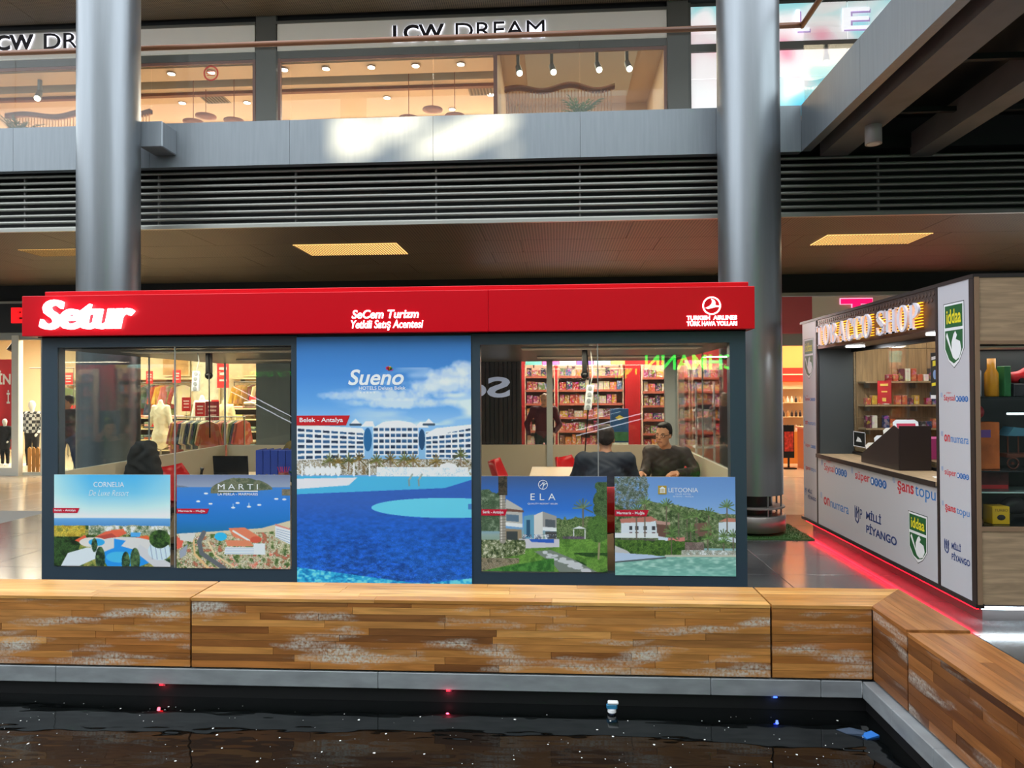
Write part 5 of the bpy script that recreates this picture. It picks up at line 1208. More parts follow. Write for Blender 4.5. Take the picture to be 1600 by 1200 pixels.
# hanging sockets
def socket(x,y,z0,z1,label,lean):
    t = thing('hanging_socket_strip', label, 'socket strip', (x,y,z0))
    part('strip_body', MB().prism([(-.035,0),(.035,0),(.035+lean,z1-z0),(-.035+lean,z1-z0)], (x,y,z0), (1,0,0), (0,0,1), .03), M('socket white', (222,226,228), .4), t)
    for k in range(4): u = (k+.5)/4; part('outlet', MB().cyl((x+lean*u,y-.028,z0+(z1-z0)*u),(x+lean*u,y-.036,z0+(z1-z0)*u),.020,n=16), M('outlet grey', (150,154,156), .5), t)
    part('cord', MB().tube([(x+lean,y-.015,z1),(x+lean*1.5+.01,y,z1+.1),(x+lean*1.2,y,2.205)],.006,8), M('cord grey', (190,190,186), .5), t)
socket(-3.58,7.0,1.82,2.02,'white hanging socket strip in the left window of the kiosk',.012)
socket(.30,7.0,1.62,1.86,'white hanging socket strip in the right window of the kiosk',.028)
for x,z,l in ((-3.52,2.0,'black ceiling conduit beside the left hanging socket strip'),(.28,1.98,'black ceiling conduit beside the right hanging socket strip')):
    t = thing('conduit', l, 'conduit', (x,7.15,z)); part('pipe', MB().box(x-.025,x+.025,7.12,7.17,z,2.205), m_blackp, t); part('clamp', MB().ball((x,7.14,z-.02),.04,10,8), m_blackp, t)
    part('cable', MB().tube([(x+.02,7.1,2.2),(x+.05,7.1,1.8),(x+.02,7.12,1.5),(x,7.2,1.2)] if x > 0 else [(x+.02,7.1,2.2),(x+.025,7.1,1.7),(x+.02,7.12,1.35)],.006,8), m_blackp, t)
# ================================================================ GROUND FLOOR SHOPS BEHIND THE KIOSKS
m_cream = M('cream store wall', (232,214,176), .8); m_jamb = M('white shop jamb', (226,226,218), .5); m_sfloor = M('pale store floor', (214,196,166), .25)
m_shelf = M('pale shelf board', (226,204,158), .5); m_rodm = M('rail metal', (150,146,138), .3, .7); m_redcard = M('red sale card', (206,34,30), .55)
struct('wall_bulkhead', MB().box(-18,18,15.3,15.45,3.8,4.3), m_black)
struct('floor_shops', MB().box(-18,18,15.31,21.5,-.05,0.0), m_sfloor)
struct('ceiling_shops', MB().box(-18,18,15.45,21.5,3.4,3.45), m_cream)
struct('wall_shops_back', MB().box(-18,-5.6,20.6,20.7,0,3.4), m_cream)
struct('wall_clothes_side', MB().box(-6.5,-5.75,15.32,15.7,0,3.8), M('grey pier stone', (128,132,126), .35, noise=(2,.1)))
struct('wall_clothes_party', MB().box(-6.4,-6.3,15.7,20.6,0,3.4), m_cream)
struct('wall_middle', MB().box(-5.75,-1.66,15.35,15.6,0,3.8), M('dark shopfront', (52,48,44), .5))
struct('wall_toy_back', MB().box(-1.7,4.5,18.2,18.3,0,3.4), M('red toy store wall', (180,26,30), .6))
struct('wall_toy_side', MB().box(4.35,4.5,15.5,18.2,0,3.4), M('red toy store wall'))
struct('wall_sliver_back', MB().box(4.5,10,18.6,18.7,0,3.4), M('amber store wall', (244,176,96), .7))
area_light('clothes_store_lamp', (-12.5,17.6,3.36), (5,3), 560, (1,.90,.72)); area_light('clothes_store_lamp', (-8.6,17.6,3.36), (4,3), 500, (1,.90,.72))
area_light('toy_store_lamp', (1.6,16.6,3.36), (5,2), 620, (1,.92,.80)); area_light('cosmetics_store_lamp', (6.3,17,3.36), (3,2), 190, (1,.82,.58))
# sign bands
t = thing('shop_sign','black shop sign band with a red letter at the far left','shop sign',(-12,15.3,3.15))
part('sign_band', MB().box(-18,-6.5,15.2,15.32,3.16,3.79), M('black sign board', (26,26,28), .4), t)
part('sign_cap', MB().box(-18,-6.5,15.16,15.32,3.79,3.84), m_louvre, t)
lettering('B', (0,15.2,0), XZ, (-11.93,-11.5,3.36,3.70), emit_mat('red lit letter', (230,20,26), 1.2), t, depth=.05, bold=.05, name='letter')
t = thing('shop_sign','pale grey shop sign band with magenta letters above the tobacco kiosk','shop sign',(7,15.3,2.97))
part('rose_panel', MB().box(4.4,5.26,15.2,15.32,2.97,3.72), M('rose sign panel', (206,96,106), .4), t)
part('sign_band', MB().box(5.26,12,15.2,15.32,2.9,3.72), M('pale grey sign board', (240,236,226), .6), t)
part('sign_cap', MB().box(-1.7,12,15.15,15.32,3.73,3.80), m_louvre, t)
lettering('Toyzz', (0,15.2,0), XZ, (5.83,8.3,3.0,3.66), emit_mat('magenta lit letter', (240,14,90), 1.5), t, depth=.03, bold=.03, name='letter', split=True)
lettering('Toyzz', (0,15.198,0), XZ, (5.81,8.32,2.98,3.68), emit_mat('pink letter glow', (250,190,225), 1.0), t, depth=.001, bold=.05, name='letter_glow')
struct('wall_shop_heads', MB().box(-18,-6.5,15.3,15.4,3.0,3.16).box(4.4,12,15.3,15.4,2.72,2.97), m_louvre)
# shop glass and jambs
sw = structure_root('window_clothes_store')
for a, b in ((-17,-12.05),(-11.83,-11.36),(-11.30,-6.5)): struct('shop_pane', MB().box(a,b,15.36,15.37,.02,3.0), m_glass, sw)
struct('window_jamb', MB().box(-12.02,-11.86,15.28,15.42,0,3.1), m_jamb, sw); struct('window_jamb', MB().box(-11.36,-11.30,15.30,15.42,0,3.1), m_jamb, sw)
struct('window_sill', MB().box(-17,-12.03,15.30,16.3,0,.17), m_jamb, sw); struct('window_sill', MB().box(-11.85,-11.36,15.40,16.2,0,.06), m_jamb, sw)
tj = structure_root('window_toy_store')
struct('window_jamb', MB().box(-1.665,-1.60,15.28,15.42,0,3.1), M('tan shop jamb', (206,180,140), .5), tj)
struct('window_jamb', MB().box(2.30,2.36,15.30,15.42,0,3.1), m_jamb, tj)
for a, b in ((-.72,2.3),(2.36,4.35)): struct('shop_pane', MB().box(a,b,15.36,15.37,.02,3.0), m_glass, tj)
sl = structure_root('door_1'); struct('door_backing', MB().box(-1.6,-.74,15.42,15.46,0,3.0), M('dark timber', (44,34,28), .45), sl)
for k in range(9): struct('door_slat', MB().box(-1.595+k*.095,-1.515+k*.095,15.36,15.42,0,3.0,.004), M('dark timber slat', (58,44,36), .4, rnd=.2, noise=(6,.2), stretch=(3,3,.3)), sl)

# --- garments
def garment_mesh(kind, seed):
    r = random.Random(seed); mb = MB()
    L = {'shirt':.66,'coat':.86,'dress':.95,'trousers':.9}[kind]
    if kind == 'trousers': out = [(-.16,0),(.16,0),(.20,-L),(.05,-L),(0,-.3),(-.05,-L),(-.20,-L)]
    elif kind == 'dress': out = [(-.06,0),(.06,0),(.19,-.06),(.16,-.28),(.30,-L),(-.30,-L),(-.16,-.28),(-.19,-.06)]
    else: out = [(-.07,.0),(.07,.0),(.22,-.06),(.33,-.52),(.25,-.56),(.20,-.26),(.22,-L),(-.22,-L),(-.20,-.26),(-.25,-.56),(-.33,-.52),(-.22,-.06)]
    # three depth layers: thin rims and a fuller middle, with folds
    n = len(out); vs = []
    for ly, s_, dy in ((0,.96,-.022),(1,1.0,0),(2,.96,.022)):
        for x, z in out: vs.append((x*s_, dy+.012*math.sin(x*40+seed), z*(.99 if ly != 1 else 1)))
    fs = [tuple(range(n))[::-1]] if False else []
    fs += [tuple(range(n)), tuple(range(2*n,3*n))[::-1]]
    for a in (0,1): fs += [(a*n+i, (a+1)*n+i, (a+1)*n+(i+1)%n, a*n+(i+1)%n) for i in range(n)]
    mb.add(vs, fs); return mb
gm = {}
def hanger_mesh():
    return MB().tube([(-.2,0,-.055),(-.06,0,-.004),(0,0,.012),(.06,0,-.004),(.2,0,-.055)],.008,6).tube([(0,0,.01),(0,0,.05),(.018,0,.075),(0,0,.09)],.004,6).mesh('hanger')
hang_me = hanger_mesh(); hang_me.materials.append(m_rodm)
PAL = dict(warm=[(206,150,50),(226,200,150),(190,90,40),(160,110,50),(226,214,190),(110,60,36),(196,140,40),(90,104,60)], mix=[(214,196,160),(60,84,64),(186,70,40),(206,150,50),(50,62,84),(190,110,96),(120,124,70),(150,60,50)], plaid=[(206,110,70),(196,96,60)], dark=[(40,42,46),(70,64,56),(96,84,66),(120,60,50),(52,60,76)])
gcount = [0]
def garment(x, y, z, rz, kind, pal, label, group):
    k = gcount[0]; gcount[0] += 1
    key = (kind, k % 4)
    if key not in gm: gm[key] = garment_mesh(kind, k % 4+1).mesh(kind)
    t = thing('hanging_garment', label, 'garment', (x,y,z-.09), group, rz)
    me = gm[key].copy() if False else gm[key]
    mt = palette_mat('fabric '+pal, PAL[pal], .85, noise=(9,.12))
    o = bpy.data.objects.new(kind, me); COL.objects.link(o); o.parent = t
    if not me.materials: me.materials.append(mt)
    o.material_slots[0].link = 'OBJECT'; o.material_slots[0].material = mt
    h = bpy.data.objects.new('hanger', hang_me); COL.objects.link(h); h.parent = t
def rail(x0,x1,y,z,label,legs=False):
    t = thing('clothes_rail', label, 'clothes rail', ((x0+x1)/2,y,0))
    part('rail_bar', MB().cyl((x0,y,z),(x1,y,z),.014,n=10), m_rodm, t)
    for x in (x0+.02,x1-.02): part('upright', MB().cyl((x,y,0),(x,y,z),.014,n=10), m_rodm, t)
rg = random.Random(5)
for i,(x0,x1,z,lab) in enumerate(((-14.3,-12.9,2.12,'wall clothes rail at the far left of the store'),(-12.3,-10.55,2.12,'wall clothes rail between the left column and the cream panel'),(-9.3,-8.0,2.12,'wall clothes rail beside the grey pier'))):
    rail(x0,x1,20.35,z,lab)
    x = x0+.2; j = 0
    while x < x1-.1:
        garment(x,20.28-.03*(j%2),z,R(52)+rg.uniform(-.06,.06),('shirt','coat','shirt','dress')[j%4],('warm','mix','warm')[i],('garment on the far left wall rail','garment on the wall rail right of the left column','garment on the wall rail beside the grey pier')[i],'garments on the wall rails'); x += .15; j += 1
rail(-9.0,-7.3,16.6,1.24,'low clothes rail in the middle of the store, packed with shirts')
x = -8.95; j = 0
while x < -7.32:
    garment(x,16.6,1.24,R(76)+rg.uniform(-.04,.04),'shirt' if j % 3 else 'coat','mix','garment packed side-on along the low middle rail','garments on the low rail'); x += .055; j += 1
garment(-8.0,16.25,1.22,.1,'shirt','plaid','orange plaid shirt hung face-on in front of the low middle rail','single garments')
rail(-14.1,-12.5,19.35,2.05,'freestanding rail holding the yellow jacket and plaid shirt')
garment(-13.6,19.35,2.05,.2,'coat','warm','yellow jacket hung face-on above the shopper','single garments'); garment(-12.9,19.35,2.05,-.1,'shirt','dark','dark plaid shirt hung beside the yellow jacket','single garments')
# high shelf with framed pictures over the rails
for a,b,l in ((-14.3,-10.5,'long wall shelf over the clothes rails'),(-9.4,-7.9,'short wall shelf over the clothes rail by the pier')):
    t = thing('wall_shelf', l, 'shelf', ((a+b)/2,20.45,2.2)); part('board', MB().box(a,b,20.3,20.6,2.2,2.24), m_shelf, t)
    for k in range(int((b-a)/.9)): part('bracket', MB().box(a+.3+k*.9,a+.33+k*.9,20.35,20.6,2.1,2.2), m_rodm, t)
for x,z0,z1,c,l in ((-11.1,2.3,2.95,(196,150,90),'tan framed picture on the long wall shelf'),(-13.2,2.3,2.9,(206,206,196),'pale framed picture above the yellow jacket'),(-10.2,1.2,2.9,(226,214,186),'tall cream wall panel behind the red sale banner'),(-8.7,2.28,2.85,(214,180,140),'framed picture on the short wall shelf')):
    t = thing('wall_picture', l, 'picture', (x,20.5,z0)); part('frame', MB().box(x-.42,x+.42,20.5,20.56,z0,z1), m_shelf, t); part('picture', MB().box(x-.38,x+.38,20.49,20.5,z0+.04,z1-.04), M('picture %d'%int(-x*10), c, .6, noise=(5,.25)), t)
def sale_card(x,y,z,w_,h_,label,mt=None):
    t = thing('sale_sign', label, 'sale sign', (x,y,z-.02), 'red sale signs in the clothes store')
    part('card', MB().box(x-w_/2,x+w_/2,y,y+.012,z,z+h_), mt or m_redcard, t)
    part('print_lines', MB().box(x-w_*.32,x+w_*.32,y-.002,y,z+h_*.68,z+h_*.78).box(x-w_*.28,x+w_*.28,y-.002,y,z+h_*.48,z+h_*.58).box(x-w_*.3,x+w_*.3,y-.002,y,z+h_*.25,z+h_*.32), M('pale card print', (240,200,190), .6), t)
    part('holder', MB().cyl((x,y+.006,0),(x,y+.006,z),.008,n=6), m_rodm, t)
for a in ((-13.95,19.9,2.05,.26,.36,'red sale sign at the far left above the shopper'),(-11.55,19.9,2.08,.2,.36,'red sale sign just right of the left column, high'),(-10.75,19.9,2.1,.24,.36,'red sale sign high on the wall right of the left column'),(-10.25,17.9,.95,.26,.36,'red sale sign on the folded clothes shelf'),(-9.05,17.2,1.36,.22,.34,'red sale sign left of the hanging socket strip'),(-8.55,16.9,1.22,.24,.36,'bright red sale sign above the low rail'),(-8.25,16.9,1.14,.34,.46,'dark red sale sign above the low rail'),(-9.45,20.0,1.95,.34,.75,'tall red sale banner on the cream panel'),(-8.35,19.5,1.30,.24,.40,'red sale sign beside the grey pier'),(-9.15,18.9,1.42,.2,.2,'small red sale sign by the cream jacket'),(-12.8,18.4,1.1,.26,.40,'red sale sign behind the shopper')): sale_card(*a, mt=(M('dark red card', (150,26,40), .55) if 'dark' in a[5] else None))
# shelves of folded clothes
fold_me = MB().box(-.15,.15,-.12,.12,0,.055,.02).mesh('folded')
def fold_shelf(x0,x1,y,zs,label,seed,glabel):
    t = thing('folded_clothes_shelf', label, 'shelf', ((x0+x1)/2,y,0)); r = random.Random(seed)
    for z in zs: part('shelf_board', MB().box(x0,x1,y-.2,y+.2,z-.03,z), m_shelf, t)
    for x in (x0,x1-.03): part('side_panel', MB().box(x,x+.03,y-.2,y+.2,0,zs[-1]), m_shelf, t)
    part('shelf_back', MB().box(x0,x1,y+.2,y+.22,0,zs[-1]), M('dark shelf back', (84,70,52), .7), t)
    mt = palette_mat('fabric folded', [(232,214,160),(196,110,76),(150,170,140),(226,196,110),(214,150,140),(96,120,130),(236,228,206),(120,96,66)], .9, noise=(12,.1))
    for z in zs:
        x = x0+.2
        while x < x1-.15:
            for k in range(r.choice((1,2,3))):
                o = bpy.data.objects.new('folded_garment', fold_me); COL.objects.link(o); o.location = (x+r.uniform(-.01,.01),y-.05+r.uniform(-.02,.02),z+.001+k*.056); o.rotation_euler = (0,0,r.uniform(-.08,.08))
                if not fold_me.materials: fold_me.materials.append(mt)
                tag(o, glabel.replace('on the shelf', 'on the '+('bottom','second','third','top')[zs.index(z)]+' board of the shelf'), 'folded clothes', 'folded clothes on the store shelves')
            x += .33
fold_shelf(-11.0,-9.35,18.2,(.35,.62,.90,1.18),'shelf of folded clothes right of the left column',2,'folded garment on the shelf right of the left column')
fold_shelf(-9.2,-7.7,18.6,(.40,.80,1.12,1.40),'shelf of folded clothes left of the grey pier',3,'folded garment on the shelf left of the grey pier')
# white dress form, cream jacket form
def form(x,y,z,mt,label,w_=1.0,L=.62):
    t = thing('dress_form', label, 'dress form', (x,y,0))
    part('garment_body', sdf_mesh([('e',V3(x,y,z),(.17*w_,.12,.22)),('e',V3(x,y,z-.25),(.17*w_,.13,.24)),('c',V3(x-.17*w_,y,z+.14),V3(x-.27*w_,y-.02,z-.3),.06,.05),('c',V3(x+.17*w_,y,z+.14),V3(x+.27*w_,y-.02,z-.3),.06,.05),('c',V3(x,y,z+.1),V3(x,y,z+.28),.06,.05)]+([('e',V3(x,y,z-.6),(.22,.16,.3))] if L > .7 else []), .018, .05, noise=(.005,40)), mt, t)
    part('stand', MB().cyl((x,y,.02),(x,y,z),.02,n=10), m_rodm, t); part('stand_base', MB().lathe([(.16,0),(.15,.02)], (x,y,0), 20), m_rodm, t)
form(-9.0,17.9,1.42,M('white dress cloth', (236,230,216), .8),'white dress on a form beside the hanging socket strip',.9,.9)
form(-8.42,17.9,1.30,M('cream jacket cloth', (226,206,160), .8),'cream jacket on a form before the red banner',1.1)
form(-9.75,17.3,1.32,M('pale beige coat cloth', (232,220,190), .8),'pale beige coat on a form by the folded clothes shelf',1.0,.9)
# window mannequins
def mannequin(x,y,z0,h,label,topm,botm,coat=False):
    s = h/1.75; t = thing('mannequin', label, 'mannequin', (x,y,z0)); q = lambda a,b,c: V3(x+a*s,y+b*s,z0+c*s)
    B = [('e',q(0,-.01,1.63),(.075*s,.095*s,.115*s)),('c',q(0,0,1.42),q(0,0,1.55),.05*s,.045*s),('e',q(0,0,1.2),(.16*s,.11*s,.22*s)),('e',q(0,0,.95),(.15*s,.11*s,.14*s))]
    C = [('e',q(0,0,1.24),(.19*s,.13*s,.23*s)),('e',q(0,0,1.0),(.18*s,.13*s,.2*s)),('c',q(-.17,0,1.4),q(.17,0,1.4),.065*s,.065*s)]; T = [('e',q(0,0,.92),(.17*s,.125*s,.13*s))]
    if coat: C.append(('e',q(0,0,.78),(.20*s,.15*s,.24*s)))
    for a in (-1,1):
        B += [('c',q(.2*a,0,1.4),q(.26*a,.02,1.12),.04*s,.035*s),('c',q(.26*a,.02,1.12),q(.22*a,-.12,.92),.035*s,.026*s),('e',q(.21*a,-.16,.88),(.025*s,.04*s,.04*s)),('c',q(.09*a,0,.92),q(.10*a,0,.5),.07*s,.05*s),('c',q(.10*a,0,.5),q(.10*a,.02,.08),.05*s,.035*s),('c',q(.10*a,.02,.05),q(.11*a,-.14,.04),.035*s,.03*s)]
        C += [('c',q(.2*a,0,1.4),q(.26*a,.02,1.12),.06*s,.052*s),('c',q(.26*a,.02,1.12),q(.225*a,-.11,.94),.052*s,.042*s)]
        T += [('c',q(.09*a,0,.92),q(.10*a,0,.5),.088*s,.068*s),('c',q(.10*a,0,.5),q(.10*a,.02,.12),.068*s,.055*s)]
    part('body', sdf_mesh(B,.016,.03), M('mannequin white', (232,230,224), .4), t); part('top', sdf_mesh(C,.017,.035,noise=(.004,45)), topm, t); part('trousers', sdf_mesh(T,.018,.03,noise=(.003,45)), botm, t)
m_blk = M('black clothing', (24,24,26), .8)
def plaid(name, c1, c2, sc):
    m = M(name, c1, .85); nt = m.node_tree; nd = nt.nodes; ln = nt.links; tc = nd.new('ShaderNodeTexCoord'); ck = nd.new('ShaderNodeTexChecker'); ck.inputs['Scale'].default_value = sc
    ck.inputs[1].default_value = (*lin(c1),1); ck.inputs[2].default_value = (*lin(c2),1); ln.new(tc.outputs['Object'], ck.inputs['Vector']); ln.new(ck.outputs[0], nd['Principled BSDF'].inputs['Base Color']); return m
mannequin(-11.97,15.85,.06,1.60,'mannequin in a black and white plaid shirt behind the picket fence',plaid('plaid shirt', (226,226,224),(60,62,66),14),m_blk)
mannequin(-12.52,15.72,.17,1.08,'child mannequin in a black coat before the red banner',m_blk,m_blk,True)
mannequin(-13.05,15.85,.17,1.22,'child mannequin cut off by the left edge of the frame',M('grey kid coat', (60,60,62), .8),m_blk,True)
t = thing('sale_banner','large red banner with white lettering in the far left shop window','banner',(-12.9,16.25,.17))
part('banner_sheet', MB().box(-14.6,-12.74,16.25,16.27,.5,2.62), M('red banner sheet', (206,20,36), .5), t)
for tx,bx in (('İN',(-13.12,-12.80,2.03,2.36)),('İ',(-12.90,-12.82,1.58,1.90))): lettering(tx,(0,16.249,0),XZ,bx,m_white,t,depth=.001,bold=.03)
part('banner_pole', MB().cyl((-12.74,16.26,.17),(-12.74,16.26,2.64),.012,n=8), m_rodm, t)
t = thing('picket_fence','low orange wooden picket fence under the plaid shirt mannequin','fence',(-11.6,15.5,.06))
for k in range(5): part('picket', MB().prism([(0,0),(.075,0),(.075,.52),(.0375,.56),(0,.52)], (-11.81+k*.095,15.52,.06), (1,0,0), (0,0,1), .02), M('orange fence wood', (206,140,66), .6, rnd=.12), t)
part('fence_rail', MB().box(-11.82,-11.37,15.52,15.54,.18,.23).box(-11.82,-11.37,15.52,15.54,.42,.47), M('orange fence wood'), t)
PAL['green'] = [(60,150,106),(60,150,106)]
garment(-12.12,16.6,2.42,.05,'trousers','green','green trousers hung above the plaid shirt mannequin','single garments')
t = thing('window_rail','short rail holding the green trousers in the shop window','clothes rail',(-12.1,16.6,0)); part('rail_bar', MB().cyl((-12.6,16.6,2.42),(-11.5,16.6,2.42),.012,n=8), m_rodm, t); part('upright', MB().cyl((-11.5,16.6,0),(-11.5,16.6,2.42),.012,n=8), m_rodm, t)
t = thing('window_spotlight','black spotlight in the top of the far left shop window','spotlight',(-12.32,15.7,2.75)); part('lamp_head', MB().cyl((-12.30,15.75,2.95),(-12.36,15.68,2.78),.07,.085,n=16), m_blackp, t); part('stem', MB().box(-12.28,-12.24,15.73,15.79,2.9,3.4), m_blackp, t)

# --- toy store
TOY = [(170,50,50),(206,120,50),(200,180,150),(160,60,96),(90,110,150),(190,140,60),(110,124,84),(186,96,90),(120,74,56),(206,190,170),(70,70,90),(196,90,56)]
m_toy = palette_mat('printed toy carton', TOY, .45, noise=(34,.55)); m_redshelf = M('red shelf lip', (190,96,76), .5); m_tray = M('pale shelf tray', (226,196,170), .5)
toy_me = []
for w_,d_,h_ in ((.11,.12,.21),(.15,.14,.18),(.09,.12,.24),(.19,.14,.15),(.13,.13,.20)):
    me = MB().box(-w_/2,w_/2,-d_/2,d_/2,0,h_,.004).mesh('toy_carton'); me.materials.append(m_toy); toy_me.append((me,w_))
def toy_shelf(x0,x1,y,zs,label,glabel,seed):
    t = thing('toy_shelf', label, 'shelf', ((x0+x1)/2,y,0)); r = random.Random(seed)
    for z in zs: part('shelf_board', MB().box(x0,x1,y-.18,y+.18,z-.025,z), m_tray, t); part('shelf_lip', MB().box(x0,x1,y-.195,y-.18,z-.04,z+.012), m_redshelf, t)
    for x in (x0-.02,x1): part('upright', MB().box(x,x+.02,y-.18,y+.2,0,zs[-1]+.3), m_tray, t)
    part('back_panel', MB().box(x0,x1,y+.18,y+.2,0,zs[-1]+.3), M('shelf back pink', (206,150,130), .6), t)
    for z in zs:
        x = x0+.03
        while True:
            me, w_ = r.choice(toy_me)
            if x+w_ > x1-.01: break
            o = bpy.data.objects.new('toy_carton', me); COL.objects.link(o); o.location = (x+w_/2, y-.08+r.uniform(-.02,.02), z+.001); o.rotation_euler = (0,0,r.uniform(-.05,.05)); tag(o, glabel.replace('on the', 'on '+('the bottom','the second','the third','the fourth','the fifth','the top')[zs.index(z)]+' board of the'), 'toy box', 'toy cartons on the toy store shelves'); x += w_+.012
toy_shelf(-.72,-.05,17.2,(.55,.87,1.19,1.51,1.83,2.15),'toy shelf at the left end of the toy store, behind the bald man','printed carton on the toy shelf behind the bald man',1)
toy_shelf(.05,1.55,17.2,(.55,.87,1.19,1.51,1.83,2.15),'wide toy shelf between the grey back post and the red pillar','printed carton on the wide toy shelf left of the red pillar',2)
toy_shelf(1.98,2.75,16.9,(.50,.82,1.14,1.46,1.78,2.10),'toy shelf just right of the red pillar','printed carton on the toy shelf right of the red pillar',3)
toy_shelf(2.85,4.2,17.3,(.50,.82,1.14,1.46,1.78,2.10),'toy shelf at the right end of the toy store','printed carton on the rightmost toy shelf',4)
struct('wall_red_pillar', MB().box(1.60,1.93,16.9,17.4,0,3.4), M('red pillar paint', (190,24,28), .5))
hp = [(120,190,180),(230,120,200),(240,240,244),(150,110,200),(180,226,236),(240,200,120)]
for k in range(6):
    x0 = -.72+k*.4; t = thing('header_panel', ['mint','pink','white','violet','pale blue','yellow'][k]+' lit header panel over the toy shelves', 'header panel', (x0+.19,16.98,2.42)); part('panel', MB().box(x0,x0+.385,16.96,17.0,2.42,2.68), M('header print %d'%k, hp[k], .5, emit=.3, noise=(9,.3)), t); part('panel_bracket', MB().box(x0+.18,x0+.21,17.0,17.04,2.35,2.6), m_rodm, t)
t = thing('display_stand','blue boxed-game display in front of the red pillar','display stand',(1.45,16.5,0)); part('stand_body', MB().box(1.22,1.62,16.4,16.6,.1,1.4), M('blue game print', (46,84,130), .5, noise=(6,.2)), t); part('stand_diamond', MB().add([(1.32,16.398,1.2),(1.42,16.398,1.14),(1.52,16.398,1.2),(1.42,16.398,1.26)],[(0,1,2,3)]), M('yellow print', (226,196,70), .5), t)
part('stand_foot', MB().box(1.2,1.64,16.38,16.62,0,.1), m_blackp, t)
for k in range(3): part('game_box', MB().box(1.23,1.61,16.385,16.40,.2+k*.24,.4+k*.24), M('game box %d'%k, ((196,60,40),(226,226,210),(60,110,70))[k], .5, noise=(14,.3)), t)
t = thing('white_rack','white wire display rack at the right end of the toy store','display rack',(3.2,16.0,0))
for z in (.55,.95,1.35): part('rack_shelf', MB().box(3.0,3.42,15.85,16.2,z,z+.04), m_white, t)
for x in (3.0,3.38): part('rack_post', MB().box(x,x+.04,15.85,15.89,0,2.0), m_white, t)
for k in range(3): part('rack_box', MB().box(3.06,3.36,15.9,16.15,.59+k*.4,.82+k*.4), M('rack box %d'%k, ((150,60,60),(230,230,226),(70,70,84))[k], .5), t)
# --- warm shop glimpsed between the right column and the tobacco kiosk
t = thing('cosmetics_shelf','warm lit shelf with red header in the shop right of the right column','shelf',(5.9,18.3,0))
part('back_board', MB().box(5.0,7.2,18.35,18.4,.8,2.0), M('cream shelf back', (244,220,180), .6), t); part('header', MB().box(5.0,7.2,18.2,18.4,2.02,2.35), M('red header', (226,40,24), .5, emit=.3), t); part('header_trim', MB().box(5.0,7.2,18.18,18.2,2.17,2.2), m_tray, t)
for z in (.8,1.15,1.5,1.85): part('shelf_board', MB().box(5.0,7.2,18.1,18.36,z-.02,z), m_shelf, t)
part('base_cabinet', MB().box(5.0,7.2,18.1,18.4,0,.78), M('orange cabinet', (206,132,56), .5), t)
bc = [(40,36,40),(206,60,60),(236,230,220),(190,140,80)]
cnt = 0
for z in (.8,1.15,1.5):
    for k in range(9):
        x = 5.28+k*.1; mb = MB().lathe([(.028,0),(.03,.01),(.03,.09),(.012,.11),(.012,.15)], (x,18.18,z+.001), 12)
        solo('cosmetics_bottle', mb, palette_mat('bottle plastic', bc, .3), 'small bottle on the '+{.8:'lower',1.15:'middle',1.5:'upper'}[z]+' board of the warm lit shelf right of the column', 'bottle', 'bottles on the warm lit shelf')
t = thing('shop_counter','orange shop counter beside the tobacco kiosk','counter',(5.9,17.0,0)); part('counter_body', MB().box(5.62,6.6,16.8,17.3,0,.92), M('orange counter', (214,146,64), .45), t); part('counter_top', MB().box(5.58,6.64,16.76,17.34,.92,.96), m_shelf, t)
t = thing('leaflet_stand','dark leaflet stand left of the orange counter','stand',(5.3,16.9,0)); part('frame', MB().box(5.18,5.42,16.9,16.95,.25,1.0), m_blackp, t); part('leaflet', MB().box(5.2,5.4,16.89,16.9,.4,.85), M('leaflet print', (206,70,60), .6, noise=(16,.5)), t); part('foot', MB().box(5.16,5.44,16.8,17.05,0,.03), m_blackp, t); part('stem', MB().box(5.28,5.32,16.92,16.95,.03,.26), m_blackp, t)
# ================================================================ TOBACCO KIOSK
m_tw = M('light kiosk panel', (196,194,200), .4); m_tdark = M('dark brown kiosk frame', (44,34,32), .4); m_tval = M('dark bronze valance', (74,58,54), .35, .3); m_tin = M('charcoal reveal', (58,64,66), .5)
m_twood = wood_mat('weathered oak board', [(178,148,118),(190,160,128),(164,134,106)], 'x', None, .5, 1.0)
m_tcount = wood_mat('oak counter', [(176,150,116),(166,140,108)], 'y', None, .45)
FX = 3.2; YZ = ((0,-1,0),(0,0,1))                      # the long side faces -X
tk = thing('tobacco_kiosk','kiosk with backlit TOBACCO SHOP letters, pale lottery panels and red floor glow','kiosk',(4.3,7.6,0))
part('body_frame', MB().box(FX+.02,5.5,9.15,9.66,.15,2.66), m_tdark, tk)
part('body_frame', MB().box(FX+.02,FX+.034,5.78,6.27,.15,2.66), m_tdark, tk)
part('body_frame', MB().box(FX+.034,FX+.44,6.245,6.27,.15,2.66), m_tdark, tk)
part('lower_body', MB().box(FX+.02,FX+.42,6.27,9.15,.15,.98), m_tdark, tk)
part('roof', MB().box(FX-.01,5.5,5.74,9.68,2.655,2.685), m_tdark, tk)
part('bottom_edge', MB().box(FX-.012,FX+.05,5.74,9.68,.125,.16), m_tdark, tk); part('plinth', MB().box(FX+.10,5.4,5.86,9.58,0,.13), M('kiosk plinth', (70,66,66), .3), tk)
part('floor_board', MB().box(FX+.05,5.5,5.8,9.6,.13,.16), m_tdark, tk)
PANS = []
for a,b,c,d in ((9.12,9.6,.165,2.655),(5.80,6.26,.165,2.655),(6.305,9.09,.165,.975)): PANS.append(part('pale_panel', MB().box(FX-.004,FX+.02,a,b,c,d), m_tw, tk))
for y in (6.283,9.105): part('frame_strip', MB().box(FX-.008,FX+.02,y-.018,y+.018,.16,2.655), m_tdark, tk)
part('corner_strip', MB().box(FX-.008,FX+.03,5.74,5.80,.15,2.66), m_tdark, tk)
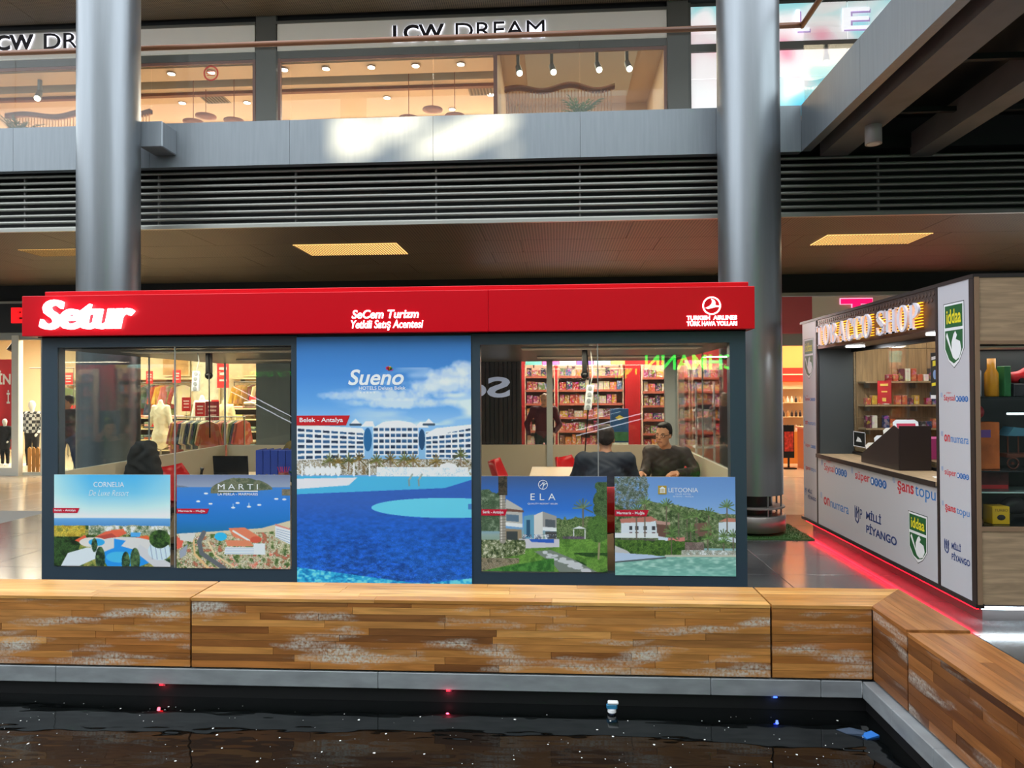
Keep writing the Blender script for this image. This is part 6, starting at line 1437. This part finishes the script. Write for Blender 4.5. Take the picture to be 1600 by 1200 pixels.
va = part('valance', MB().box(FX,FX+.40,6.30,9.09,2.30,2.655), m_tval, tk)
# embossed diamond row along the top of the valance
dm = MB()
for k in range(44):
    y = 9.03-k*.062
    for z in (2.56,2.615): dm.prism([(-.022,0),(0,.022),(.022,0),(0,-.022)], (FX-.001,y-(.031 if z > 2.6 else 0),z), (0,-1,0), (0,0,1), .003)
o = part('embossed_pattern', dm, M('bronze emboss', (92,74,66), .35, .4), tk); o['kind'] = 'stuff'
part('reveal_wall', MB().box(FX+.02,FX+.42,9.07,9.15,.98,2.30), m_tin, tk)
part('counter', MB().box(FX-.02,FX+.44,6.30,9.09,.985,1.02), m_tcount, tk); part('counter_edge', MB().box(FX-.03,FX-.02,6.30,9.09,.975,1.022), m_tdark, tk)
part('glass_pane', MB().box(FX+.41,FX+.418,6.30,7.7,1.04,2.28), m_glass, tk); part('glass_pane', MB().box(FX+.42,FX+.428,7.68,9.07,1.04,2.28), m_glass, tk)
part('window_track', MB().box(FX+.40,FX+.44,6.30,9.07,1.02,1.05).box(FX+.40,FX+.44,6.30,9.07,2.26,2.30), m_blackp, tk)
for j in range(6):
    for i in range(4): part('wall_board', MB().box(4.9,4.93,5.9+i*.82+.003,5.9+(i+1)*.82-.003,.2+j*.42+.003,.2+(j+1)*.42-.003), m_tcount, tk)
part('back_board', MB().box(4.93,4.97,5.8,9.2,.16,2.66), m_tdark, tk); part('inner_wall', MB().box(FX+.44,4.93,9.1,9.15,.16,2.6), m_tcount, tk); part('inner_ceiling', MB().box(FX+.40,4.95,5.8,9.15,2.60,2.64), m_tw, tk)
for i,(y,l) in enumerate(((8.45,''),(6.65,''))):
    part('downlight', MB().cyl((FX+.2,y,2.286),(FX+.2,y,2.298),.10,n=24), emit_mat('cool downlight', (250,252,255), 10), tk); area_light('kiosk_downlight', (FX+.2,y,2.28), (.12,.12), 5, (.95,.98,1))
area_light('tobacco_lamp', (4.2,7.7,2.58), (1.2,2.6), 26, (1,.95,.85))
# ---- backlit letters with serifs
def glyph(ch):
    """list of 2D polygons in a unit-high, letter-wide box"""
    st, th = .20, .07
    def bar(x0,x1,y0,y1): return [(x0,y0),(x1,y0),(x1,y1),(x0,y1)]
    def ring(cx,cy,rx,ry,wx,wy,a0,a1,n=22):
        out = []
        for k in range(n):
            p,q = a0+(a1-a0)*k/n, a0+(a1-a0)*(k+1)/n
            out.append([(cx+rx*math.cos(p),cy+ry*math.sin(p)),(cx+rx*math.cos(q),cy+ry*math.sin(q)),(cx+(rx-wx)*math.cos(q),cy+(ry-wy)*math.sin(q)),(cx+(rx-wx)*math.cos(p),cy+(ry-wy)*math.sin(p))][::1])
        return out
    if ch == 'T': return [bar(.26,.46,0,1),bar(.14,.58,0,.06),bar(0,.72,.93,1),bar(0,.08,.72,.95),bar(.64,.72,.72,.95)], .72
    if ch == 'O': return ring(.36,.5,.36,.52,st,th,0,2*PI,30), .72
    if ch == 'C': return ring(.36,.5,.36,.52,st,th,R(38),R(322),26)+[bar(.58,.68,.62,.98),bar(.60,.68,.06,.26)], .70
    if ch == 'B': return [bar(.08,.28,0,1),bar(0,.34,0,.06),bar(0,.34,.94,1)]+ring(.32,.75,.30,.25,st*.9,th,-PI/2,PI/2,14)+ring(.32,.26,.36,.26,st,th,-PI/2,PI/2,14), .70
    if ch == 'P': return [bar(.08,.28,0,1),bar(0,.38,0,.06),bar(0,.34,.94,1)]+ring(.30,.71,.36,.29,st,th,-PI/2,PI/2,16), .68
    if ch == 'H': return [bar(.08,.28,0,1),bar(.54,.74,0,1),bar(0,.36,0,.06),bar(.46,.82,0,.06),bar(0,.36,.94,1),bar(.46,.82,.94,1),bar(.28,.54,.47,.54)], .82
    if ch == 'A': return [[(.06,0),(.13,0),(.42,1),(.36,1)],[(.34,1),(.48,1),(.76,0),(.54,0)],bar(0,.24,0,.06),bar(.46,.84,0,.06),bar(.2,.6,.30,.37)], .82
    if ch == 'S':
        pts = [(.58,.76),(.52,.93),(.34,.98),(.14,.92),(.10,.74),(.20,.60),(.40,.48),(.56,.34),(.54,.14),(.36,.03),(.16,.05),(.06,.24)]; out = []
        wd = [.05,.06,.07,.12,.19,.21,.22,.21,.18,.10,.06,.05]
        for i in range(len(pts)-1):
            (x0,y0),(x1,y1) = pts[i],pts[i+1]; d = math.hypot(x1-x0,y1-y0); nx,ny = -(y1-y0)/d,(x1-x0)/d
            out.append([(x0-nx*wd[i]/2,y0-ny*wd[i]/2),(x1-nx*wd[i+1]/2,y1-ny*wd[i+1]/2),(x1+nx*wd[i+1]/2,y1+ny*wd[i+1]/2),(x0+nx*wd[i]/2,y0+ny*wd[i]/2)])
        return out+[bar(.55,.62,.68,.98),bar(.02,.09,.04,.34)], .64
    return [], .34
m_tl = M('pale silver letter', (232,228,240), .4); m_gold = emit_mat('golden backlight', (255,180,40), 1.5)
tot = sum(glyph(c)[1]+.07 for c in 'TOBACCO SHOP'); u = 8.96; sc = (8.96-6.46)/tot; hgt = .235
for c in 'TOBACCO SHOP':
    ps, w_ = glyph(c)
    if ps:
        mb = MB()
        for p in ps:
            area = sum(p[i][0]*p[(i+1)%len(p)][1]-p[(i+1)%len(p)][0]*p[i][1] for i in range(len(p)))
            if area < 0: p = p[::-1]
            mb.prism([(a*sc, b*hgt) for a, b in p], (FX-.035,u,2.328), (0,-1,0), (0,0,1), .022)
        part('letter', mb, m_tl, va)
        mb = MB(); rows = 9
        for k in range(rows): mb.box(FX-.030,FX-.012,u-w_*sc*.98,u-w_*sc*.10,2.335+(k+.35)*hgt/rows,2.335+(k+.6)*hgt/rows)  # glowing bars paint the gold stripes of light behind each letter
        o = part('glow_stripe', mb, m_gold, va)
    u -= (w_+.07)*sc
area_light('letter_glow', (FX-.03,7.7,2.45), (2.4,.18), 1.2, (1,.75,.25), (0,R(90),0))
# ---- lottery prints on the panels
m_bl = M('navy print', (28,58,120), .5); m_rd = M('red print', (206,40,52), .5); m_cy = M('blue print', (30,120,196), .5); m_gr = M('green shield print', (30,96,50), .5); m_yl = M('yellow print ink', (236,220,40), .5); m_wt = M('white print', (240,240,242), .5); m_gl = M('grey blue print', (130,160,206), .5)
O = (FX-.0045,0,0)
def T_(tx,y0,y1,z0,z1,m,**k): return lettering(tx, O, YZ, (-y0,-y1,z0,z1), m, PANS[PK], depth=.0008, name='print_lettering', **k)
def mini(y,z,s):
    """small hand-shaped lottery mark"""
    mb = MB(); h = .055*s
    for k in range(3): mb.prism([(k*.30*h,.2*h),(k*.30*h+.10*h,.2*h),(k*.30*h+.10*h,h),(k*.30*h,h)], (FX-.0045,y,z), (0,-1,0), (0,0,1), .0008)
    mb.prism([(0,.25*h),(.1*h,.0),(.45*h,-.15*h),(.62*h,0),(.70*h,.25*h),(.6*h,.25*h),(.5*h,.05*h),(.4*h,-.03*h),(.2*h,.08*h),(.1*h,.25*h)], (FX-.0045,y,z), (0,-1,0), (0,0,1), .0008)
    part('hand_mark', mb, m_gl if s < 1.6 else m_bl, PANS[PK])
def loto(y0,y1,z,h):
    mb = MB(); w_ = (y0-y1)/4
    for k in range(4):
        cy = y0-w_*(k+.5); mb.prism([(w_*.5*math.cos(a),h*.5*math.sin(a)) for a in np.linspace(0,2*PI,19)[:-1]], (FX-.0045,cy,z+h/2), (0,-1,0), (0,0,1), .0008)
    part('ball_print', mb, M('ball blue print', (30,100,176), .5), PANS[PK])
    for k,c in enumerate('loto'): cy = y0-w_*(k+.5); lettering(c, (FX-.0055,0,0), YZ, (-(cy+w_*.2),-(cy-w_*.2),z+h*.25,z+h*.78), m_wt, PANS[PK], depth=.0008, name='print_lettering')
def sayisal(y0,y1,z,h):
    d = y0-y1; mini(y0,z+h*.6,.7*h/.075); T_('çılgın',y0-d*.22,y0-d*.40,z+h*.95,z+h*1.25,m_rd); T_('Sayısal',y0-d*.12,y0-d*.53,z-h*.1,z+h*.85,m_rd,bold=.01); loto(y0-d*.56,y1,z,h*.72)
def superl(y0,y1,z,h):
    d = y0-y1; mini(y0,z+h*.6,.7*h/.075); T_('süper',y0-d*.12,y0-d*.55,z-h*.1,z+h*.85,m_rd,bold=.01); loto(y0-d*.57,y1,z,h*.7)
def sans(y0,y1,z,h):
    d = y0-y1; mini(y0,z+h*.6,.7*h/.075); T_('şans',y0-d*.12,y0-d*.52,z-h*.15,z+h*.8,m_rd,bold=.02); T_('topu',y0-d*.55,y1,z-h*.2,z+h*.75,m_cy,bold=.0)
def onn(y0,y1,z,h):
    d = y0-y1; mini(y0,z+h*.6,.7*h/.075); T_('on',y0-d*.12,y0-d*.34,z,z+h*.8,m_rd,bold=.02); T_('numara',y0-d*.37,y1,z,z+h*.6,m_cy)
def milli(y0,y1,z,h):
    d = y0-y1; mini(y0,z+h*.3,h/.055*.62); T_('MP',y0-d*.03,y0-d*.20,z+h*.45,z+h*.85,m_bl); T_('MİLLİ',y0-d*.30,y0-d*.66,z+h*.55,z+h*.95,m_bl,bold=.03); T_('PİYANGO',y0-d*.30,y1,z-h*.0,z+h*.42,m_bl,bold=.03)
def shield(y0,y1,z0,z1,pre=False):
    w_ = y0-y1; h = z1-z0
    def sh(i): return [(i,h-i),(i,h*.30),(w_*.25,h*.10+i*.6),(w_/2,i*1.2),(w_*.75,h*.10+i*.6),(w_-i,h*.30),(w_-i,h-i)]
    def lay(poly, m, off, nm): part(nm, MB().prism(poly, (FX-.0045-off,y0,z0), (0,-1,0), (0,0,1), .0006), m, PANS[PK])
    lay(sh(0), m_bl if False else M('dark outline print', (30,40,36), .5), 0, 'shield_outline'); lay(sh(.006), m_wt, .0008, 'shield_border')
    i = .022; g = h*.60
    lay([(i,h-i),(i,g+.012),(w_-i,g+.012),(w_-i,h-i)], m_gr, .0016, 'shield_field')
    lay([(i,g-.012),(i,h*.30),(w_*.27,h*.13),(w_/2,i*1.7),(w_*.73,h*.13),(w_-i,h*.30),(w_-i,g-.012)], m_gr, .0016, 'shield_field')
    lettering('iddaa', (FX-.0068,0,0), YZ, (-(y0-w_*.16),-(y0-w_*.86),z0+h*.68,z0+h*.90), m_yl, PANS[PK], depth=.0006, bold=.02, name='print_lettering')
    hand = [(.12,.50),(.18,.55),(.40,.28),(.40,.40),(.50,.52),(.58,.56),(.66,.50),(.60,.44),(.80,.40),(.86,.28),(.76,.16),(.60,.12),(.46,.16)]
    lay([(a*w_,b*h) for a, b in hand][::-1], m_wt, .0024, 'hand_print')
PK = 2
sayisal(8.97,8.2,.83,.115); superl(8.08,7.24,.83,.12); sans(7.11,6.33,.845,.13)
onn(9.0,8.16,.43,.12); milli(8.0,7.04,.32,.26); shield(6.81,6.47,.255,.70)
PK = 1
shield(6.17,5.87,1.97,2.50); sayisal(6.23,5.83,1.70,.065); onn(6.23,5.83,1.37,.075); superl(6.23,5.83,1.09,.065); sans(6.23,5.83,.80,.07); milli(6.20,5.83,.42,.16)
PK = 0
shield(9.54,9.20,1.94,2.45); sayisal(9.57,9.16,1.66,.06); onn(9.57,9.16,1.36,.06); superl(9.57,9.16,1.07,.06); sans(9.57,9.16,.78,.06); milli(9.57,9.16,.42,.14)
# ---- LED strips at the foot
part('red_led_strip', MB().box(FX+.02,FX+.04,5.80,9.6,.105,.122), emit_mat('red led', (255,10,30), 16), tk); area_light('red_floor_glow', (FX+.03,7.7,.10), (.03,3.7), 5, (1,.02,.06), (0,0,0))
part('white_led_strip', MB().box(FX+.06,5.4,5.79,5.81,.105,.122), emit_mat('white led', (226,244,255), 16), tk); area_light('white_floor_glow', (4.3,5.80,.10), (2.2,.03), 4, (.9,.97,1), (0,0,0))
# ---- front with showcase
part('front_boards', MB().box(FX+.03,5.5,5.745,5.78,2.16,2.66), m_twood, tk); part('front_boards', MB().box(FX+.03,5.5,5.745,5.78,.155,.72), m_twood, tk)
part('front_frame', MB().box(FX,FX+.035,5.735,5.78,.155,2.66).box(FX+.035,5.5,5.735,5.78,.715,.745).box(FX+.035,5.5,5.735,5.78,2.145,2.17), M('oak edge strip', (150,118,92), .5), tk)
part('showcase_glass', MB().box(FX+.035,5.5,5.758,5.764,.745,2.145), m_glass, tk)
part('showcase_back', MB().box(FX+.05,5.5,6.22,6.24,.72,2.17), M('dark showcase back', (34,40,42), .4), tk)
for z in (.745,1.17,1.74): part('showcase_shelf', MB().box(FX+.05,5.4,5.80,6.2,z-.012,z), M('smoked shelf', (40,46,48), .2), tk)
part('glass_shelf', MB().box(FX+.06,5.0,5.85,6.2,.99,.998), M('green glass edge', (190,220,214), .1), tk)
part('shelf_light', MB().box(FX+.30,5.2,5.83,5.86,1.60,1.615), emit_mat('shelf light', (226,240,244), 3), tk)
area_light('showcase_lamp', (4.2,6.0,2.12), (1.8,.3), 7, (1,.95,.9))
struct('wall_right_kiosk_backing', MB().box(5.5,5.56,5.8,9.66,.15,2.66), m_tdark, None)
# ---- things in the showcase
def item(name, mb, mat, label, cat): return solo(name, mb, mat, label, cat)
item('spray_bottle', MB().lathe([(.035,0),(.038,.01),(.038,.2),(.015,.24),(.015,.28)], (3.31,5.93,1.741), 16), M('white blue bottle', (200,206,220), .3, noise=(10,.3)), 'white and blue bottle on the top showcase shelf', 'bottle')
item('orange_bottle', MB().lathe([(.045,0),(.05,.01),(.05,.18),(.03,.22),(.03,.3)], (3.43,5.93,1.741), 16), M('orange yellow bottle', (226,150,30), .3), 'orange and yellow bottle on the top showcase shelf', 'bottle')
item('green_box', MB().box(3.50,3.55,5.88,5.98,1.741,1.98,.004), M('green carton', (40,110,60), .4), 'slim green carton on the top showcase shelf', 'box')
t = thing('toy_car','red toy car box on the top showcase shelf','toy',(3.72,5.95,1.741)); part('box', MB().box(3.57,3.9,5.88,6.05,1.741,1.84,.004), M('dark toy box', (50,50,56), .4, noise=(20,.4)), t); part('car_body', sdf_mesh([('c',V3(3.60,5.94,1.89),V3(3.88,5.94,1.89),.045,.045),('e',V3(3.75,5.94,1.94),(.09,.05,.04))],.012,.03), M('red toy paint', (206,30,36), .3), t)
for x in (3.64,3.84): part('wheel', MB().cyl((x,5.89,1.865),(x,5.905,1.865),.022,n=14), m_blackp, t)
item('red_ball', MB().ball((3.30,5.92,1.62),.06,18,12), M('red ball', (170,40,50), .35), 'dark red ball hanging under the top showcase shelf', 'ball')
t = thing('gift_box','orange printed gift box on the middle showcase shelf','box',(3.36,5.95,1.171)); part('carton', MB().box(3.245,3.47,5.9,6.02,1.171,1.54,.004), M('orange carton', (196,100,44), .5, noise=(8,.3)), t); part('carton_label', MB().box(3.26,3.40,5.896,5.9,1.42,1.48), M('violet label', (120,80,150), .5), t)
t = thing('wooden_cart_model','brown model cart with blue canopy on the middle showcase shelf','model',(3.66,5.98,1.171))
part('cart_bed', MB().box(3.54,3.78,5.93,6.05,1.26,1.29), M('model wood', (96,50,34), .5), t); part('canopy', MB().prism([(-.13,0),(.13,0),(.10,.05),(-.08,.07)], (3.67,6.06,1.43), (1,0,0), (0,0,1), .14), M('blue canopy', (70,120,140), .6), t)
for x in (3.56,3.64,3.72,3.77): part('cart_post', MB().cyl((x,5.95,1.29),(x,5.95,1.44),.006,n=6), M('model wood'), t)
for x in (3.58,3.74): part('wheel', MB().tube([(x+.042*math.cos(a),5.92,1.215+.042*math.sin(a)) for a in np.linspace(0,2*PI,17)],.006,6).cyl((x,5.918,1.215),(x,5.93,1.215),.012,n=8), M('model wood'), t)
t = thing('chess_box','flat red and black boxed set on the lower showcase shelf','box',(3.45,5.95,1.0)); part('carton', MB().box(3.245,3.53,5.89,5.94,.999,1.16,.003), M('red black carton', (90,40,40), .4, noise=(9,.5)), t); part('carton_band', MB().box(3.25,3.52,5.886,5.89,1.02,1.05), M('red band', (180,40,44), .5), t)
t = thing('yellow_box','yellow carton with a brown engine print at the bottom of the showcase','box',(3.45,5.95,.746)); part('carton', MB().box(3.385,3.515,5.86,5.99,.747,.885,.003), M('yellow carton', (226,180,30), .4), t)
lettering('TURBO', (0,5.8595,0), XZ, (3.40,3.50,.846,.866), M('brown print ink', (80,40,20), .5), t, depth=.0006); part('print_engine', MB().prism([(.032*math.cos(a),.022*math.sin(a)) for a in np.linspace(0,2*PI,13)[:-1]], (3.45,5.8595,.80), (1,0,0), (0,0,1), .0006), M('dark print', (40,36,40), .5), t)
item('brown_figure', sdf_mesh([('c',V3(3.31,5.93,.77),V3(3.31,5.93,.84),.03,.022),('e',V3(3.31,5.93,.885),(.024,.024,.028)),('c',V3(3.31,5.93,.755),V3(3.33,5.92,.755),.02,.02)],.009,.02), M('brown figurine', (120,80,56), .5), 'small brown figurine beside the yellow carton', 'figurine')
t = thing('model_vehicle','dark model vehicle behind the yellow carton','model',(3.7,6.02,.746)); part('vehicle_body', sdf_mesh([('c',V3(3.58,6.06,.84),V3(3.86,6.06,.84),.05,.04),('e',V3(3.66,6.06,.89),(.08,.05,.05))],.013,.03), M('dark model paint', (40,38,42), .3), t)
for x in (3.6,3.82): part('wheel', MB().cyl((x,6.0,.778),(x,6.02,.778),.03,n=14), m_blackp, t)
# ---- on the counter and behind the glass
t = thing('ticket_rack','stepped black ticket rack with lottery slips on the tobacco counter','ticket rack',(3.4,7.6,1.02))
for x in (3.29,3.58): part('rack_side', MB().prism([(0,0),(.86,0),(.86,.40),(.76,.43),(0,.09)], (x,8.03,1.021), (0,-1,0), (0,0,1), .008), m_tdark, t)
part('rack_back', MB().box(3.285,3.58,7.16,7.17,1.021,1.45), m_tdark, t); part('rack_front', MB().box(3.285,3.58,8.02,8.03,1.021,1.11), m_tdark, t)
for k in range(4):
    y = 7.95-k*.21; z = 1.06+k*.09; part('slip', MB().prism([(0,0),(.24,0),(.24,.15),(.21,.175),(.03,.175),(0,.15)], (3.31,y,z), (1,0,0), (0,.25,.97), .012), M('slip %d'%(k%2), ((240,236,226),(236,240,244))[k%2], .6), t); part('slip_print', MB().prism([(.03,.08),(.21,.08),(.21,.14),(.03,.14)], (3.31,y-.013,z), (1,0,0), (0,.25,.97), .001), M('slip ink %d'%k, ((226,180,60),(226,110,60),(200,50,90),(206,60,90))[k], .6), t)
o = solo('paper_slip', MB().prism([(0,0),(.18,0),(.2,.12),(.05,.14)], (3.3,6.55,1.022), (1,0,0), (0,1,0), .002), M('paper white'), 'white slip of paper lying on the tobacco counter', 'paper')
def glass_note(name,y0,y1,z0,z1,mat,label,x=FX+.405): 
    t = thing(name, label, 'notice', (x,(y0+y1)/2,z0)); part('sheet', MB().box(x-.003,x,y1,y0,z0,z1), mat, t); return t
t = glass_note('red_notice',8.36,8.03,1.65,1.90,M('red notice paper', (196,36,40), .5),'red notice on the tobacco kiosk glass')
part('notice_print', MB().box(FX+.400,FX+.402,8.10,8.29,1.84,1.865).box(FX+.400,FX+.402,8.12,8.26,1.77,1.785).box(FX+.400,FX+.402,8.15,8.24,1.67,1.71), M('yellow notice ink', (236,196,90), .5), t)
t = glass_note('football_notice',7.18,6.84,1.71,2.15,M('black notice paper', (28,30,28), .5),'black and yellow notice at the near end of the tobacco kiosk glass', FX+.395)
part('yellow_stripe', MB().prism([(0,0),(.30,.03),(.30,.08),(0,.05)], (FX+.391,7.14,2.02), (0,-1,0), (0,0,1), .001), m_yl, t); part('yellow_stripe', MB().prism([(0,0),(.34,.03),(.34,.06),(0,.03)], (FX+.391,7.16,1.83), (0,-1,0), (0,0,1), .001), m_yl, t); part('white_line', MB().prism([(0,0),(.34,.03),(.34,.06),(0,.03)], (FX+.391,7.16,2.08), (0,-1,0), (0,0,1), .001), m_wt, t)
for k in range(3): part('crest', MB().prism([(.035*math.cos(a),.045*math.sin(a)) for a in np.linspace(0,2*PI,17)[:-1]], (FX+.391,7.10-k*.09,1.94), (0,-1,0), (0,0,1), .001), m_wt if k else m_gl, t)
part('white_foot', MB().box(FX+.389,FX+.391,6.84,7.18,1.71,1.745), m_wt, t)
t = glass_note('black_notice',9.02,8.68,1.12,1.30,M('black notice paper'),'small black notice with pale border at the foot of the tobacco glass', FX+.40)
part('border', MB().box(FX+.395,FX+.397,8.68,9.02,1.12,1.128).box(FX+.395,FX+.397,8.68,9.02,1.292,1.30).box(FX+.395,FX+.397,8.68,8.69,1.12,1.30).box(FX+.395,FX+.397,9.01,9.02,1.12,1.30), m_wt, t); part('logo', MB().prism([(0,0),(.16,0),(.12,.04),(.05,.06)], (FX+.396,8.94,1.18), (0,-1,0), (0,0,1), .001), m_wt, t)
for j in range(6):
    for i in range(3): part('wall_board', MB().box(3.66+i*.42+.003,3.66+(i+1)*.42-.003,9.085,9.10,.2+j*.42+.003,.2+(j+1)*.42-.003), wood_mat('oak wall board', [(170,140,100),(150,120,86),(182,152,112)], 'z', None, .5), tk)
for a,z,l in ((0,1.34,'lower back shelf inside the tobacco kiosk'),(1,1.62,'middle back shelf inside the tobacco kiosk'),(2,1.90,'upper back shelf inside the tobacco kiosk')):
    t = thing('goods_shelf', l, 'shelf', (4.25,8.98,z-.02)); part('board', MB().box(3.68,4.88,8.86,9.08,z-.02,z), m_tcount, t)
    for x in (3.75,4.3,4.8): part('bracket', MB().box(x,x+.02,8.95,9.08,z-.08,z-.02), m_rodm, t)
    r = random.Random(a+5); x = 3.70+(.25 if a == 2 else 0)
    mt = palette_mat('cigarette pack print', [(150,30,40),(40,60,110),(226,220,206),(206,160,60),(90,40,50),(60,60,64),(190,90,60)], .45, noise=(30,.3))
    while x < 4.8:
        if r.random() < .8:
            h = r.choice((.08,.11,.15)); solo('goods_pack', MB().box(x,x+.06,8.90,8.97,z+.001,z+h,.003), mt, 'small goods pack on the '+l.replace(' inside',' in'), 'pack', 'goods packs in the tobacco kiosk')
        x += .07
t = thing('pink_box','pink and red box behind the tobacco kiosk glass','box',(3.85,7.6,1.1)); part('carton', MB().box(3.72,3.94,7.46,7.76,1.101,1.31,.004), M('pink carton', (206,70,150), .45), t); part('red_side', MB().box(3.716,3.72,7.46,7.62,1.101,1.31), M('crimson carton', (150,30,44), .45), t)
part('inner_counter', MB().box(FX+.44,4.2,6.3,9.07,1.06,1.10), m_tcount, tk)
# ================================================================ POOL DETAILS
ZW = -.185
def pool_led(x, rgb, label, pw):
    t = thing('pool_light', label, 'pool light', (x,4.592,-.115)); part('lamp_body', MB().box(x-.03,x+.03,4.602,4.614,-.115,-.097,.003), m_blackp, t); part('lens', MB().box(x-.011,x+.011,4.597,4.602,-.109,-.101), emit_mat('led '+label[:6], rgb, 8), t)
    point_light('pool_led', (x,4.57,-.125), pw, tuple(v/255 for v in rgb), .01)
pool_led(-2.59,(255,20,30),'red pool light under the rim, left one',.12); pool_led(-.70,(255,20,40),'red pool light under the rim before the central poster',.2); pool_led(1.346,(40,70,255),'blue pool light under the rim near the pool corner',.05)
rp = random.Random(21); fl = MB()
for k in range(240):
    x = rp.uniform(-4.2,1.75); y = rp.uniform(3.6,4.5); s = rp.choice((.0018,.0022,.003,.004,.0065))*rp.uniform(.7,1.2); n = 7
    pts = [(x+s*rp.uniform(.7,1.2)*math.cos(a),y+s*1.3*rp.uniform(.7,1.2)*math.sin(a),ZW+.0012) for a in np.linspace(0,2*PI,n+1)[:-1]]
    fl.add(pts, [tuple(range(n))])
o = link('foam_flecks', fl.mesh('foam_flecks'), M('pale foam', (206,206,200), .8)); tag(o, 'pale foam flecks scattered over the dark pool water', 'foam'); o['kind'] = 'stuff'
t = thing('fountain_nozzle','white and blue fountain nozzle sticking out of the pool water','nozzle',(.33,4.5,-.7))
part('pipe', MB().cyl((.34,4.42,-.7),(.33,4.50,-.17),.018,n=12), M('dark blue pipe', (40,56,84), .5), t); part('collar', MB().cyl((.33,4.498,-.175),(.33,4.50,-.155),.026,n=14), m_white, t)
part('head', MB().box(.297,.363,4.485,4.515,-.155,-.125,.006), M('blue plastic', (40,120,160), .4), t); part('cap', MB().box(.305,.37,4.483,4.517,-.125,-.108,.005), m_white, t)
t = thing('plastic_litter','crumpled blue plastic wrapper afloat by the right rim','litter',(1.76,4.28,ZW))
part('wrapper', MB().add([(1.66,4.30,ZW+.003),(1.74,4.27,ZW+.016),(1.78,4.33,ZW+.006),(1.70,4.36,ZW+.012),(1.62,4.35,ZW+.004),(1.66,4.30,ZW-.01),(1.74,4.27,ZW-.01),(1.78,4.33,ZW-.01),(1.70,4.36,ZW-.01),(1.62,4.35,ZW-.01)],[(0,1,3,4),(1,2,3),(0,5,6,1),(1,6,7,2),(2,7,8,3),(3,8,9,4),(4,9,5,0),(5,9,8,6),(6,8,7)]), M('grey blue film', (60,74,92), .4), t)
part('blue_flap', MB().add([(1.75,4.24,ZW+.004),(1.83,4.27,ZW+.012),(1.80,4.31,ZW+.02),(1.73,4.28,ZW+.012),(1.75,4.24,ZW-.006),(1.83,4.27,ZW-.004),(1.80,4.31,ZW),(1.73,4.28,ZW-.004)],[(0,1,2,3),(4,7,6,5),(0,4,5,1),(1,5,6,2),(2,6,7,3),(3,7,4,0)]), M('bright blue film', (40,110,190), .35), t)
# ================================================================ PLATES ADDED OVER THE CEILING LIGHTS
m_house = M('lamp plate white', (226,224,218), .5)
for o in [o for o in bpy.data.objects if o.type == 'LIGHT' and o.data.type == 'AREA' and o.name.split('.')[0] in ('kiosk_fill','clothes_store_lamp','toy_store_lamp','cosmetics_store_lamp','upper_store_lamp','tobacco_lamp','showcase_lamp')]:
    x, y, z = o.location; a, b = o.data.size/2, o.data.size_y/2
    struct('added_lamp_plate', MB().box(x-a-.02,x+a+.02,y-b-.02,y+b+.02,z+.002,z+.012), m_house)
